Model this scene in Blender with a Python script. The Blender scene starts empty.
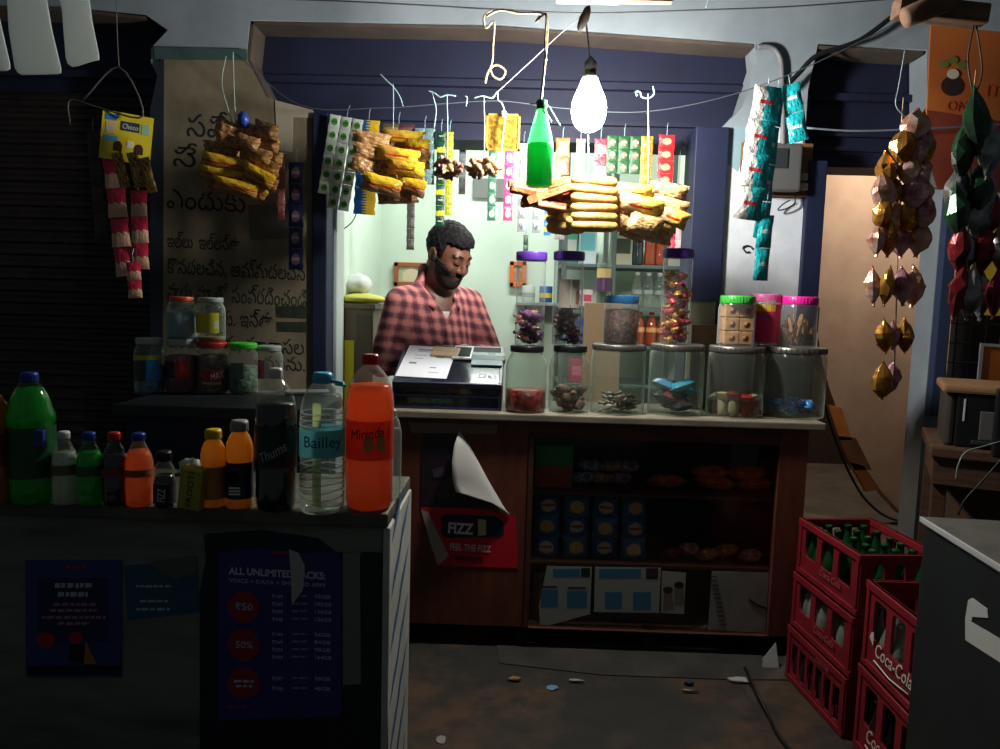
import bpy, bmesh, math, random
import numpy as np
from mathutils import Vector, Matrix, Euler
random.seed(7)
C = bpy.context.scene.collection
PI = math.pi
# ------------------------------------------------------------------ camera frame
F = 750.0
CAM = Vector((0, 0, 1.343))
_t, _r, _yw = math.radians(5.7), math.radians(1.6), math.radians(1.0)
_f = Vector((-math.sin(_yw) * math.cos(_t), math.cos(_yw) * math.cos(_t), -math.sin(_t)))
_r0 = Vector((math.cos(_yw), math.sin(_yw), 0))
_u0 = _r0.cross(_f)
RT = _r0 * math.cos(_r) + _u0 * math.sin(_r)
UP = _u0 * math.cos(_r) - _r0 * math.sin(_r)
def ray(px, py): return RT * ((px - 500) / F) + UP * ((374.5 - py) / F) + _f
def P(px, py, Y):
    d = ray(px, py); return CAM + d * (Y / d.y)
def PZ(px, py, z):
    d = ray(px, py); return CAM + d * ((z - CAM.z) / d.z)
def XZ(px, py, Y):
    p = P(px, py, Y); return (p.x, p.z)
cd = bpy.data.cameras.new('camera'); cd.sensor_width = 36; cd.lens = 36 * F / 1000; cd.clip_start = .02
co = bpy.data.objects.new('camera', cd); C.objects.link(co)
co.matrix_world = Matrix(((RT.x, UP.x, -_f.x, CAM.x), (RT.y, UP.y, -_f.y, CAM.y), (RT.z, UP.z, -_f.z, CAM.z), (0, 0, 0, 1)))
bpy.context.scene.camera = co

# ------------------------------------------------------------------ materials
def L(c):
    if isinstance(c, str):
        c = tuple(int(c[i:i + 2], 16) for i in (1, 3, 5))
    return tuple((v / 255 / 12.92 if v / 255 <= .04045 else ((v / 255 + .055) / 1.055) ** 2.4) for v in c)
_mc = {}
def nodes(name):
    m = bpy.data.materials.new(name); m.use_nodes = True
    return m, m.node_tree, m.node_tree.nodes['Principled BSDF']
def mix_rgb(nt, fac, a, b):
    n = nt.nodes.new('ShaderNodeMix'); n.data_type = 'RGBA'
    for i, v in ((0, fac), (6, a), (7, b)):
        if hasattr(v, 'links'): nt.links.new(v, n.inputs[i])
        elif i == 0: n.inputs[0].default_value = v
        else: n.inputs[i].default_value = (*v, 1)
    return n.outputs[2]
def mth(nt, op, a, b=0.0, c=None):
    n = nt.nodes.new('ShaderNodeMath'); n.operation = op
    for i, v in enumerate((a, b) if c is None else (a, b, c)):
        if hasattr(v, 'links'): nt.links.new(v, n.inputs[i])
        else: n.inputs[i].default_value = v
    return n.outputs[0]
def noise(nt, scale, detail=3, coord='Object', stretch=None, rough=.6):
    tc = nt.nodes.new('ShaderNodeTexCoord'); n = nt.nodes.new('ShaderNodeTexNoise')
    n.inputs['Scale'].default_value = scale; n.inputs['Detail'].default_value = detail; n.inputs['Roughness'].default_value = rough
    src = tc.outputs[coord]
    if stretch:
        mp = nt.nodes.new('ShaderNodeMapping'); mp.inputs['Scale'].default_value = stretch
        nt.links.new(src, mp.inputs[0]); src = mp.outputs[0]
    nt.links.new(src, n.inputs['Vector']); return n.outputs[0]
def ramp(nt, src, a, b):
    n = nt.nodes.new('ShaderNodeMapRange'); n.inputs[1].default_value = a; n.inputs[2].default_value = b
    nt.links.new(src, n.inputs[0]); return n.outputs[0]
def bump(nt, b, src, strength, dist=.01):
    n = nt.nodes.new('ShaderNodeBump'); n.inputs['Strength'].default_value = strength; n.inputs['Distance'].default_value = dist
    nt.links.new(src, n.inputs['Height']); nt.links.new(n.outputs[0], b.inputs['Normal'])
def M(rgb, rough=.6, metal=0.0, rgb2=None, ns=8, nlo=.35, nhi=.65, bmp=0, emis=0, translucent=0, stretch=None, spec=.5, coat=0):
    key = (rgb, rough, metal, rgb2, ns, nlo, nhi, bmp, emis, translucent, stretch, spec, coat)
    if key in _mc: return _mc[key]
    m, nt, b = nodes('material')
    c = L(rgb); b.inputs['Roughness'].default_value = rough; b.inputs['Metallic'].default_value = metal
    b.inputs['Specular IOR Level'].default_value = spec; b.inputs['Coat Weight'].default_value = coat
    col = None
    if rgb2:
        nz = noise(nt, ns, 4, stretch=stretch); f = ramp(nt, nz, nlo, nhi)
        col = mix_rgb(nt, f, c, L(rgb2)); nt.links.new(col, b.inputs['Base Color'])
        if bmp: bump(nt, b, nz, bmp)
    else:
        b.inputs['Base Color'].default_value = (*c, 1)
        if bmp: bump(nt, b, noise(nt, ns, 4, stretch=stretch), bmp)
    if emis:
        b.inputs['Emission Color'].default_value = (*c, 1); b.inputs['Emission Strength'].default_value = emis
    if translucent:
        t = nt.nodes.new('ShaderNodeBsdfTranslucent'); mx = nt.nodes.new('ShaderNodeMixShader'); mx.inputs[0].default_value = translucent
        if col is not None: nt.links.new(col, t.inputs[0])
        else: t.inputs[0].default_value = (*c, 1)
        nt.links.new(b.outputs[0], mx.inputs[1]); nt.links.new(t.outputs[0], mx.inputs[2])
        nt.links.new(mx.outputs[0], nt.nodes['Material Output'].inputs[0])
    _mc[key] = m; return m
def glass(tint=(250, 253, 251), refl=.9, ior=1.45, rough=.06, body=0.0, bodycol=(200, 215, 205)):
    """thin clear wall: see-through with a fresnel reflection and an optional pale haze painted in to lighten it"""
    key = ('glass', tint, refl, ior, rough, body, bodycol)
    if key in _mc: return _mc[key]
    m, nt, b = nodes('clear_glass')
    tr = nt.nodes.new('ShaderNodeBsdfTransparent'); tr.inputs[0].default_value = (*L(tint), 1)
    gl = nt.nodes.new('ShaderNodeBsdfGlossy'); gl.inputs['Roughness'].default_value = rough; gl.inputs[0].default_value = (refl, refl, refl, 1)
    lw = nt.nodes.new('ShaderNodeLayerWeight'); lw.inputs[0].default_value = .5; r0 = ((ior - 1) / (ior + 1)) ** 2
    fr = mth(nt, 'ADD', mth(nt, 'MULTIPLY', mth(nt, 'POWER', lw.outputs['Facing'], 4), .7), r0 * 1.4)
    mx = nt.nodes.new('ShaderNodeMixShader'); nt.links.new(fr, mx.inputs[0]); nt.links.new(tr.outputs[0], mx.inputs[1]); nt.links.new(gl.outputs[0], mx.inputs[2])
    out = mx.outputs[0]
    if body:  # pale haze painted in for light caught by the walls and rims
        df = nt.nodes.new('ShaderNodeBsdfDiffuse'); df.inputs[0].default_value = (*L(bodycol), 1)
        tl = nt.nodes.new('ShaderNodeBsdfTranslucent'); tl.inputs[0].default_value = (*L(bodycol), 1)
        ad = nt.nodes.new('ShaderNodeMixShader'); nt.links.new(df.outputs[0], ad.inputs[1]); nt.links.new(tl.outputs[0], ad.inputs[2])
        m2 = nt.nodes.new('ShaderNodeMixShader'); bf = mth(nt, 'MINIMUM', mth(nt, 'ADD', mth(nt, 'MULTIPLY', mth(nt, 'POWER', lw.outputs['Facing'], 3), min(.75, body * 7)), body), .85); nt.links.new(bf, m2.inputs[0])
        nt.links.new(out, m2.inputs[1]); nt.links.new(ad.outputs[0], m2.inputs[2]); out = m2.outputs[0]
    nt.links.new(out, nt.nodes['Material Output'].inputs[0]); _mc[key] = m; return m
def uvprint(base, accent, kind='ellipse', acc2=None, rough=.3, nrm=.25, tl=.0, metal=0):
    """printed wrapper: artwork laid out in the packet's own UV square"""
    key = ('uv', base, accent, kind, acc2, rough, nrm, tl, metal)
    if key in _mc: return _mc[key]
    m, nt, b = nodes('printed_wrapper')
    uv = nt.nodes.new('ShaderNodeUVMap'); sp = nt.nodes.new('ShaderNodeSeparateXYZ'); nt.links.new(uv.outputs[0], sp.inputs[0])
    u, v = sp.outputs[0], sp.outputs[1]
    if kind == 'ellipse':
        du = mth(nt, 'MULTIPLY', mth(nt, 'SUBTRACT', u, .5), 1.0); dv = mth(nt, 'MULTIPLY', mth(nt, 'SUBTRACT', v, .48), 1.15)
        d = mth(nt, 'SQRT', mth(nt, 'ADD', mth(nt, 'MULTIPLY', du, du), mth(nt, 'MULTIPLY', dv, dv)))
        nz = mth(nt, 'MULTIPLY', mth(nt, 'SUBTRACT', noise(nt, 14, 2, 'UV'), .5), .25)
        f = mth(nt, 'LESS_THAN', mth(nt, 'ADD', d, nz), .3)
    elif kind == 'band':
        f = mth(nt, 'LESS_THAN', mth(nt, 'ABSOLUTE', mth(nt, 'SUBTRACT', v, .5)), .2)
    elif kind == 'lower':
        f = mth(nt, 'LESS_THAN', mth(nt, 'ADD', v, mth(nt, 'MULTIPLY', noise(nt, 5, 2, 'UV'), .3)), .62)
    elif kind == 'side':
        f = mth(nt, 'LESS_THAN', mth(nt, 'ADD', u, mth(nt, 'MULTIPLY', noise(nt, 5, 2, 'UV'), .3)), .62)
    elif kind == 'blotch':
        f = ramp(nt, noise(nt, 7, 3, 'UV'), .47, .55)
    elif kind == 'fan':
        w = mth(nt, 'SINE', mth(nt, 'MULTIPLY', v, 30))
        f = mth(nt, 'LESS_THAN', mth(nt, 'ADD', mth(nt, 'MULTIPLY', w, .12), .48), u)
    col = mix_rgb(nt, f, L(base), L(accent))
    if acc2:
        e = mth(nt, 'LESS_THAN', mth(nt, 'ABSOLUTE', mth(nt, 'SUBTRACT', v, .5)), .06)
        g = mth(nt, 'LESS_THAN', mth(nt, 'ABSOLUTE', mth(nt, 'SUBTRACT', u, .5)), .26)
        if kind == 'lower':
            e = mth(nt, 'LESS_THAN', mth(nt, 'ABSOLUTE', mth(nt, 'SUBTRACT', mth(nt, 'ADD', v, mth(nt, 'MULTIPLY', noise(nt, 5, 2, 'UV'), .3)), .66)), .06); g = 1.0
        col = mix_rgb(nt, mth(nt, 'MULTIPLY', e, g), col, L(acc2))
    nt.links.new(col, b.inputs['Base Color']); b.inputs['Roughness'].default_value = rough; b.inputs['Metallic'].default_value = metal
    if nrm: bump(nt, b, noise(nt, 6, 3, 'UV'), nrm, .02)
    if tl:
        t = nt.nodes.new('ShaderNodeBsdfTranslucent'); mx = nt.nodes.new('ShaderNodeMixShader'); mx.inputs[0].default_value = tl
        nt.links.new(col, t.inputs[0]); nt.links.new(b.outputs[0], mx.inputs[1]); nt.links.new(t.outputs[0], mx.inputs[2])
        nt.links.new(mx.outputs[0], nt.nodes['Material Output'].inputs[0])
    _mc[key] = m; return m

# ------------------------------------------------------------------ object plumbing
def link(name, me, mat=None, parent=None):
    o = bpy.data.objects.new(name, me); C.objects.link(o)
    if mat is not None and not len(me.materials): me.materials.append(mat)
    if parent is not None: o.parent = parent
    return o
def thing(name, label, cat, loc=(0, 0, 0), rot=(0, 0, 0), group=None):
    o = bpy.data.objects.new(name, None); C.objects.link(o); o.empty_display_size = .05
    o.location = loc; o.rotation_euler = rot; tag(o, label, cat, group); return o
def tag(o, label, cat, group=None, kind=None):
    o['label'] = label; o['category'] = cat
    if group: o['group'] = group
    if kind: o['kind'] = kind
    return o
def struct(o):
    o['kind'] = 'structure'; return o
_kids = {}
def dup(o, label=None, group=None, loc=None, rot=None, scale=None):
    r = o.copy(); C.objects.link(r)
    for ch in list(o.children):
        c = ch.copy(); C.objects.link(c); c.parent = r
        for g in list(ch.children):
            d = g.copy(); C.objects.link(d); d.parent = c
    if label: r['label'] = label
    if group: r['group'] = group
    if loc is not None: r.location = loc
    if rot is not None: r.rotation_euler = rot
    if scale is not None: r.scale = scale if hasattr(scale, '__len__') else (scale,) * 3
    return r

# ------------------------------------------------------------------ mesh builder
class MB:
    def __init__(s): s.v = []; s.f = []; s.uv = None; s.sm = []
    def add(s, vs, fs, smooth=False, M4=None):
        n = len(s.v)
        s.v += [tuple(M4 @ Vector(v)) if M4 else tuple(v) for v in vs]
        for f in fs: s.f.append([i + n for i in f]); s.sm.append(smooth)
        return s
    def box(s, x0, x1, y0, y1, z0, z1, M4=None):
        vs = [(x, y, z) for x in (x0, x1) for y in (y0, y1) for z in (z0, z1)]
        return s.add(vs, [(0, 1, 3, 2), (4, 6, 7, 5), (0, 4, 5, 1), (2, 3, 7, 6), (0, 2, 6, 4), (1, 5, 7, 3)], False, M4)
    def rbox(s, x0, x1, y0, y1, z0, z1, r=.004, seg=2, M4=None):
        bm = bmesh.new(); bmesh.ops.create_cube(bm, size=1)
        for v in bm.verts: v.co = Vector(((x0 + x1) / 2 + v.co.x * (x1 - x0), (y0 + y1) / 2 + v.co.y * (y1 - y0), (z0 + z1) / 2 + v.co.z * (z1 - z0)))
        r = min(r, .45 * min(x1 - x0, y1 - y0, z1 - z0))
        bmesh.ops.bevel(bm, geom=bm.edges[:], offset=r, segments=seg, affect='EDGES', profile=.6)
        bm.verts.index_update()
        s.add([v.co[:] for v in bm.verts], [[v.index for v in f.verts] for f in bm.faces], False, M4); bm.free(); return s
    def lathe(s, prof, n=24, M4=None, squash=1.0, capb=True, capt=True):
        vs, fs = [], []
        for r, z in prof:
            for k in range(n):
                a = 2 * PI * k / n; vs.append((r * math.cos(a), r * squash * math.sin(a), z))
        for i in range(len(prof) - 1):
            for k in range(n):
                k2 = (k + 1) % n; fs.append((i * n + k, i * n + k2, (i + 1) * n + k2, (i + 1) * n + k))
        if capb: fs.append(list(range(n - 1, -1, -1)))
        if capt: fs.append([(len(prof) - 1) * n + k for k in range(n)])
        return s.add(vs, fs, True, M4)
    def tube(s, pts, r, n=6, M4=None, closed=False):
        pts = [Vector(p) for p in pts]; rs = r if hasattr(r, '__len__') else [r] * len(pts)
        vs, fs = [], []; ref = None
        for i, p in enumerate(pts):
            d = (pts[(i + 1) % len(pts)] - pts[i - 1]) if closed else (pts[min(i + 1, len(pts) - 1)] - pts[max(i - 1, 0)])
            d.normalize()
            if ref is None: ref = Vector((0, 0, 1)) if abs(d.z) < .9 else Vector((1, 0, 0))
            a = d.cross(ref); a = a.normalized() if a.length > 1e-5 else d.orthogonal().normalized()
            b = a.cross(d); ref = b
            for k in range(n):
                t = 2 * PI * k / n; vs.append(p + (a * math.cos(t) + b * math.sin(t)) * rs[i])
        m = len(pts)
        for i in range(m if closed else m - 1):
            for k in range(n):
                k2 = (k + 1) % n; j = (i + 1) % m; fs.append((i * n + k, i * n + k2, j * n + k2, j * n + k))
        if not closed: fs.append(list(range(n - 1, -1, -1))); fs.append([(m - 1) * n + k for k in range(n)])
        return s.add(vs, fs, True, M4)
    def blob(s, c, r, n=12, m=8, M4=None, jit=0):
        c = Vector(c); r = r if hasattr(r, '__len__') else (r, r, r)
        prof = [(math.sin(PI * i / m), -math.cos(PI * i / m)) for i in range(m + 1)]
        vs, fs = [], []
        for q, z in prof:
            for k in range(n):
                a = 2 * PI * k / n; j = 1 + random.uniform(-jit, jit)
                vs.append((c.x + r[0] * max(q, .001) * math.cos(a) * j, c.y + r[1] * max(q, .001) * math.sin(a) * j, c.z + r[2] * z * j))
        for i in range(m):
            for k in range(n):
                k2 = (k + 1) % n; fs.append((i * n + k, i * n + k2, (i + 1) * n + k2, (i + 1) * n + k))
        return s.add(vs, fs, True, M4)
    def prism(s, poly, y0, y1, M4=None):
        """poly in XZ, pushed from y0 to y1"""
        n = len(poly); vs = [(x, y0, z) for x, z in poly] + [(x, y1, z) for x, z in poly]
        fs = [list(range(n)), list(range(2 * n - 1, n - 1, -1))] + [(i, i + n, (i + 1) % n + n, (i + 1) % n) for i in range(n)]
        return s.add(vs, fs, False, M4)
    def mesh(s, name):
        me = bpy.data.meshes.new(name); me.from_pydata(s.v, [], s.f); me.update()
        bm = bmesh.new(); bm.from_mesh(me); bmesh.ops.recalc_face_normals(bm, faces=bm.faces[:]); bm.to_mesh(me); bm.free()
        me.polygons.foreach_set('use_smooth', s.sm); return me
    def build(s, name, mat, parent=None): return link(name, s.mesh(name), mat, parent)

def plate_mesh(outline, holes, y0, y1):
    """flat panel with real holes: XZ outline, thickness along Y"""
    cu = bpy.data.curves.new('panel', 'CURVE'); cu.dimensions = '2D'; cu.fill_mode = 'BOTH'; cu.extrude = (y1 - y0) / 2
    for pl in [outline] + list(holes):
        sp = cu.splines.new('POLY'); sp.points.add(len(pl) - 1); sp.use_cyclic_u = True
        for p, (x, z) in zip(sp.points, pl): p.co = (x, z, 0, 1)
    o = bpy.data.objects.new('panel', cu); me = bpy.data.meshes.new_from_object(o); bpy.data.objects.remove(o)
    ym = (y0 + y1) / 2
    for v in me.vertices: v.co = Vector((v.co.x, ym - v.co.z, v.co.y))
    return me
def text_mesh(body, size, ext=.0004, align='CENTER', shear=0, spacing=1.0, lines=1.0, bold=0):
    """lettering lying in XZ, facing -Y, baseline at z=0"""
    cu = bpy.data.curves.new('lettering', 'FONT'); cu.body = body; cu.size = size; cu.extrude = ext; cu.align_x = align; cu.shear = shear
    cu.space_character = spacing; cu.space_line = lines; cu.resolution_u = 3; cu.offset = bold * size
    o = bpy.data.objects.new('lettering', cu); me = bpy.data.meshes.new_from_object(o); bpy.data.objects.remove(o)
    for v in me.vertices: v.co = Vector((v.co.x, -v.co.z, v.co.y))
    return me
def text(body, size, mat, parent=None, loc=(0, 0, 0), rot=(0, 0, 0), name='lettering', width=None, **k):
    me = text_mesh(body, size, **k)
    if width:
        xs = [v.co.x for v in me.vertices]; w = max(xs) - min(xs) if xs else 1
        for v in me.vertices: v.co.x *= width / w
    o = link(name, me, mat, parent); o.location = loc; o.rotation_euler = rot; return o
def bend_to_cylinder(me, R, squash=1.0):
    for v in me.vertices:
        a = v.co.x / R; rr = R - v.co.y
        v.co = Vector((rr * math.sin(a), -rr * squash * math.cos(a), v.co.z))
def pillow_mesh(w, h, t, n=8, crimp=.12, wr=.0, seed=0):
    """sealed packet: puffed middle, flat crimped ends, front and back, with UVs. XZ plane, facing -Y"""
    rnd = random.Random(seed); vs, fs, uvs = [], [], []
    for side in (-1, 1):
        base = len(vs)
        for j in range(n + 1):
            for i in range(n + 1):
                u, v = i / n, j / n; a = 2 * u - 1; b = 2 * v - 1
                bb = max(0, (1 - crimp) - abs(b)) / (1 - crimp)
                d = (1 - a ** 4) ** .6 * min(1, bb * 3) ** .5 * (1 - .25 * b * b) if abs(a) < 1 else 0
                pinch = 1 - .08 * (1 - abs(b)) 
                vs.append((a * w / 2 * pinch + rnd.uniform(-wr, wr) * w, side * (t / 2 * d + .0004) + rnd.uniform(-wr, wr) * t, b * h / 2 + rnd.uniform(-wr, wr) * h)); uvs.append((u, v))
        for j in range(n):
            for i in range(n):
                q = [base + j * (n + 1) + i, base + j * (n + 1) + i + 1, base + (j + 1) * (n + 1) + i + 1, base + (j + 1) * (n + 1) + i]
                fs.append(q if side < 0 else q[::-1])
    me = bpy.data.meshes.new('packet'); me.from_pydata(vs, [], fs); me.update()
    ul = me.uv_layers.new(name='UVMap')
    for lp in me.loops: ul.data[lp.index].uv = uvs[lp.vertex_index]
    me.polygons.foreach_set('use_smooth', [True] * len(me.polygons)); return me
def card_mesh(w, h, t=.0012, n=1, curl=None):
    """thin printed sheet with UVs in XZ, facing -Y; curl(u,v)->(dx,dy,dz)"""
    vs, fs, uvs = [], [], []
    for y in (-t / 2, t / 2):
        for j in range(n + 1):
            for i in range(n + 1):
                u, v = i / n, j / n; d = curl(u, v) if curl else (0, 0, 0)
                vs.append(((u - .5) * w + d[0], y + d[1], (v - .5) * h + d[2])); uvs.append((u, v))
    k = (n + 1) ** 2
    for j in range(n):
        for i in range(n):
            q = [j * (n + 1) + i, j * (n + 1) + i + 1, (j + 1) * (n + 1) + i + 1, (j + 1) * (n + 1) + i]
            fs.append(q); fs.append([a + k for a in q[::-1]])
    rim = [i for i in range(n + 1)] + [(j) * (n + 1) + n for j in range(1, n + 1)] + [n * (n + 1) + i for i in range(n - 1, -1, -1)] + [j * (n + 1) for j in range(n - 1, 0, -1)]
    for a, b in zip(rim, rim[1:] + rim[:1]): fs.append((b, a, a + k, b + k))
    me = bpy.data.meshes.new('sheet'); me.from_pydata(vs, [], fs); me.update()
    ul = me.uv_layers.new(name='UVMap')
    for lp in me.loops: ul.data[lp.index].uv = uvs[lp.vertex_index]
    return me
def spline(pts, n=8):
    """Catmull-Rom through points"""
    p = [Vector(q) for q in pts]; p = [p[0] * 2 - p[1]] + p + [p[-1] * 2 - p[-2]]; out = []
    for i in range(1, len(p) - 2):
        for k in range(n):
            t = k / n; a, b, c, d = p[i - 1:i + 3]
            out.append(.5 * ((2 * b) + (c - a) * t + (2 * a - 5 * b + 4 * c - d) * t * t + (3 * b - a - 3 * c + d) * t ** 3))
    out.append(p[-2]); return out
def pxline(pts, Y): return [P(x, y, Y + (d[0] if d else 0)) for x, y, *d in pts]
def cord(name, label, cat, pts, Y, r, mat, n=6, group=None, sm=6, parent=None):
    w = spline(pxline(pts, Y), sm); o = MB().tube(w, r, n).build(name, mat, parent)
    if parent is None: tag(o, label, cat, group)
    return o
# signed-distance sculpting -> one continuous surface
def sd_ell(p, c, r, R=None):
    q = p - np.array(c)
    if R is not None: q = q @ np.array(R)
    r = np.array(r); k0 = np.linalg.norm(q / r, axis=-1); k1 = np.linalg.norm(q / (r * r), axis=-1)
    return k0 * (k0 - 1) / np.maximum(k1, 1e-6)
def sd_cone(p, a, b, ra, rb):
    a = np.array(a); b = np.array(b); ba = b - a; pa = p - a
    h = np.clip((pa @ ba) / (ba @ ba), 0, 1)
    return np.linalg.norm(pa - h[..., None] * ba, axis=-1) - (ra + (rb - ra) * h)
def smin(a, b, k):
    h = np.clip(.5 + .5 * (b - a) / k, 0, 1); return b + (a - b) * h - k * h * (1 - h)
def smax(a, b, k): return -smin(-a, -b, k)
def surfnet(fn, lo, hi, step, name):
    lo = np.array(lo, float); n = np.ceil((np.array(hi) - lo) / step).astype(int) + 1
    ax = [lo[i] + step * np.arange(n[i]) for i in range(3)]
    vol = np.empty(tuple(n), np.float32)
    for i0 in range(0, n[0], 16):
        g = np.stack(np.meshgrid(ax[0][i0:i0 + 16], ax[1], ax[2], indexing='ij'), -1); vol[i0:i0 + 16] = fn(g)
    ins = vol < 0; acc = np.zeros(tuple(n - 1) + (3,)); cnt = np.zeros(tuple(n - 1))
    sl = lambda o: tuple(slice(o[i], n[i] - 1 + o[i]) for i in range(3))
    cor = [(x, y, z) for x in (0, 1) for y in (0, 1) for z in (0, 1)]
    for a in cor:
        for d in range(3):
            if a[d]: continue
            b = list(a); b[d] = 1
            va, vb = vol[sl(a)], vol[sl(b)]; cr = (va < 0) != (vb < 0)
            t = np.where(cr, va / np.where(va == vb, 1, va - vb), 0)
            for q in range(3): acc[..., q] += np.where(cr, a[q] + (t if q == d else 0), 0)
            cnt += cr
    act = cnt > 0; idx = -np.ones(act.shape, int); idx[act] = np.arange(act.sum())
    cell = np.argwhere(act); V = lo + step * (cell + acc[act] / cnt[act][:, None])
    faces = []
    for d in range(3):
        a = vol.take(range(n[d] - 1), d); b = vol.take(range(1, n[d]), d); cr = np.argwhere((a < 0) != (b < 0))
        e1, e2 = [i for i in range(3) if i != d]
        for c in cr:
            if min(c[e1], c[e2]) < 1 or c[e1] >= n[e1] - 1 or c[e2] >= n[e2] - 1: continue
            q = []
            for o1, o2 in ((0, 0), (1, 0), (1, 1), (0, 1)):
                k = list(c); k[e1] -= o1; k[e2] -= o2; q.append(int(idx[tuple(k)]))
            faces.append(q if (ins[tuple(c)] == (d != 1)) else q[::-1])
    me = bpy.data.meshes.new(name); me.from_pydata(V.tolist(), [], faces); me.update()
    bm = bmesh.new(); bm.from_mesh(me); bmesh.ops.recalc_face_normals(bm, faces=bm.faces[:]); bm.to_mesh(me); bm.free()
    me.polygons.foreach_set('use_smooth', [True] * len(me.polygons)); return me
AMB = .06; EXPO = 0.0; BULB = 430
# ================================================================== SETTING
WY = 3.25          # front face of the shop wall
FZ = .08           # raised shop floor
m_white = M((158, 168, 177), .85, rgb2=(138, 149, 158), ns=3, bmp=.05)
m_teal = M((150, 172, 170), .85, rgb2=(128, 152, 152), ns=4)
m_cream = M((150, 136, 112), .9, rgb2=(118, 106, 86), ns=5, bmp=.06)
m_room = M((206, 220, 206), .85, rgb2=(196, 212, 198), ns=2)
m_brownsof = M((92, 80, 71), .9, rgb2=(76, 66, 60), ns=6)
m_blue = M((23, 29, 60), .65, rgb2=(18, 23, 48), ns=5, bmp=.05)
m_bluefr = M((23, 32, 66), .6, rgb2=(19, 26, 54), ns=7)
m_dark = M((30, 27, 26), .8)
m_conc = M((104, 98, 88), .9, rgb2=(80, 75, 68), ns=4, bmp=.1)
m_black = M((14, 14, 15), .5)
def px_poly(pts, Y): return [XZ(x, y, Y) for x, y in pts]
def down(pts, z, Y):
    """close an opening outline at height z below its first and last points"""
    a = px_poly(pts, Y); return a + [(a[-1][0], z), (a[0][0], z)]
hole_main = down([(312, 118), (298, 108), (266, 97), (246, 60), (250, 20), (500, 25), (755, 43), (757, 62), (742, 108), (722, 128)], FZ, WY)
hole_left = down([(-140, 2), (60, 6), (146, 15), (168, 30), (151, 48), (151, 62), (167, 97), (159, 110)], .05, WY)
hole_right = down([(808, 90), (818, 44), (927, 50), (927, 185), (943, 190)], FZ, WY)
win_px = [(949, 200), (1080, 205), (1080, 470), (945, 466)]
hole_win = px_poly(win_px, WY)
X0, X1 = -3.2, 3.4
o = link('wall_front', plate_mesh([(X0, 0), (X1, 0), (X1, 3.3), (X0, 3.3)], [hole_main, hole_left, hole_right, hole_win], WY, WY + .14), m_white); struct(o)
# soffit and reveal lining of the main recess
def liner(name, pts, mat, y0=WY + .004, y1=WY + .2, t=.012):
    a = [Vector((x, 0, z)) for x, z in px_poly(pts, WY)]; mb = MB()
    for p, q in zip(a, a[1:]):
        d = (q - p).normalized(); n = Vector((d.z, 0, -d.x)) * t
        poly = [(p.x, p.z), (q.x, q.z), (q.x + n.x, q.z + n.z), (p.x + n.x, p.z + n.z)]
        mb.prism(poly, y0, y1)
    return struct(mb.build(name, mat))
liner('trim_1', [(266, 98), (247, 60), (251, 21), (500, 26), (754, 44)], m_brownsof)
liner('trim_2', [(-130, 3), (60, 7), (145, 16)], m_brownsof)
liner('trim_3', [(819, 45), (924, 51)], m_brownsof)
def beam(name, x0, x1, ytop, ybot, ledges, Y=3.40):
    xa, zt = XZ(x0, ytop, Y); xb, _ = XZ(x1, ytop, Y); zb = XZ((x0 + x1) / 2, ybot, Y)[1]; zt = XZ((x0 + x1) / 2, ytop, Y)[1]
    mb = MB().box(xa, xb, Y, Y + .2, zb, zt)
    for yy, h, d in ledges:
        z = XZ((x0 + x1) / 2, yy, Y)[1]
        mb.prism([(xa, z - h), (xb, z - h), (xb, z), (xa, z)], Y - d, Y)
    return struct(mb.build(name, m_blue))
beam('trim_4', 240, 765, 4, 142, [(82, .03, .035), (120, .018, .03), (138, .02, .04)])
beam('trim_5', 790, 955, 20, 168, [(96, .03, .035), (135, .015, .03), (148, .02, .02)])
beam('trim_6', -170, 176, -30, 112, [(70, .03, .03)])
# painted frames of the openings
def post(name, x0, x1, ytop, zb, Y0, Y1, mat, yref=250):
    xa, xb = XZ(x0, yref, Y0)[0], XZ(x1, yref, Y0)[0]; zt = XZ(x0, ytop, Y0)[1]
    return struct(MB().rbox(xa, xb, Y0, Y1, zb, zt, .005).build(name, mat))
post('trim_7', 312, 326.5, 112, FZ, WY - .03, WY + .17, m_bluefr)
post('trim_8', 325, 337, 128, FZ, WY + .1, WY + .24, M((170, 182, 178), .8))
post('trim_9', 690, 723, 126, FZ, WY - .03, WY + .16, m_bluefr)
post('trim_10', 803, 822, 160, FZ, WY - .03, WY + .16, m_bluefr)
post('trim_11', 944, 957, 196, .9, WY - .04, WY + .1, M((48, 62, 92), .55))
# the left rolling shutter
mb = MB(); xa, xb = XZ(-150, 250, 3.36)[0], XZ(172, 250, 3.36)[0]; zt = XZ(60, 90, 3.38)[1]
prof = []; z = .05; k = 0
while z < zt: prof.append((3.36 + (.012 if k % 4 in (1, 2) else 0), z)); z += .018 if k % 2 else .009; k += 1
prof += [(3.42, zt), (3.42, .05)]
n = len(prof); vs = [(xa, y, z) for y, z in prof] + [(xb, y, z) for y, z in prof]
mb.add(vs, [list(range(n)), list(range(2 * n - 1, n - 1, -1))] + [(i, i + n, (i + 1) % n + n, (i + 1) % n) for i in range(n)])
struct(mb.build('door_1', M((44, 32, 30), .55, rgb2=(30, 22, 22), ns=9)))
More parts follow.
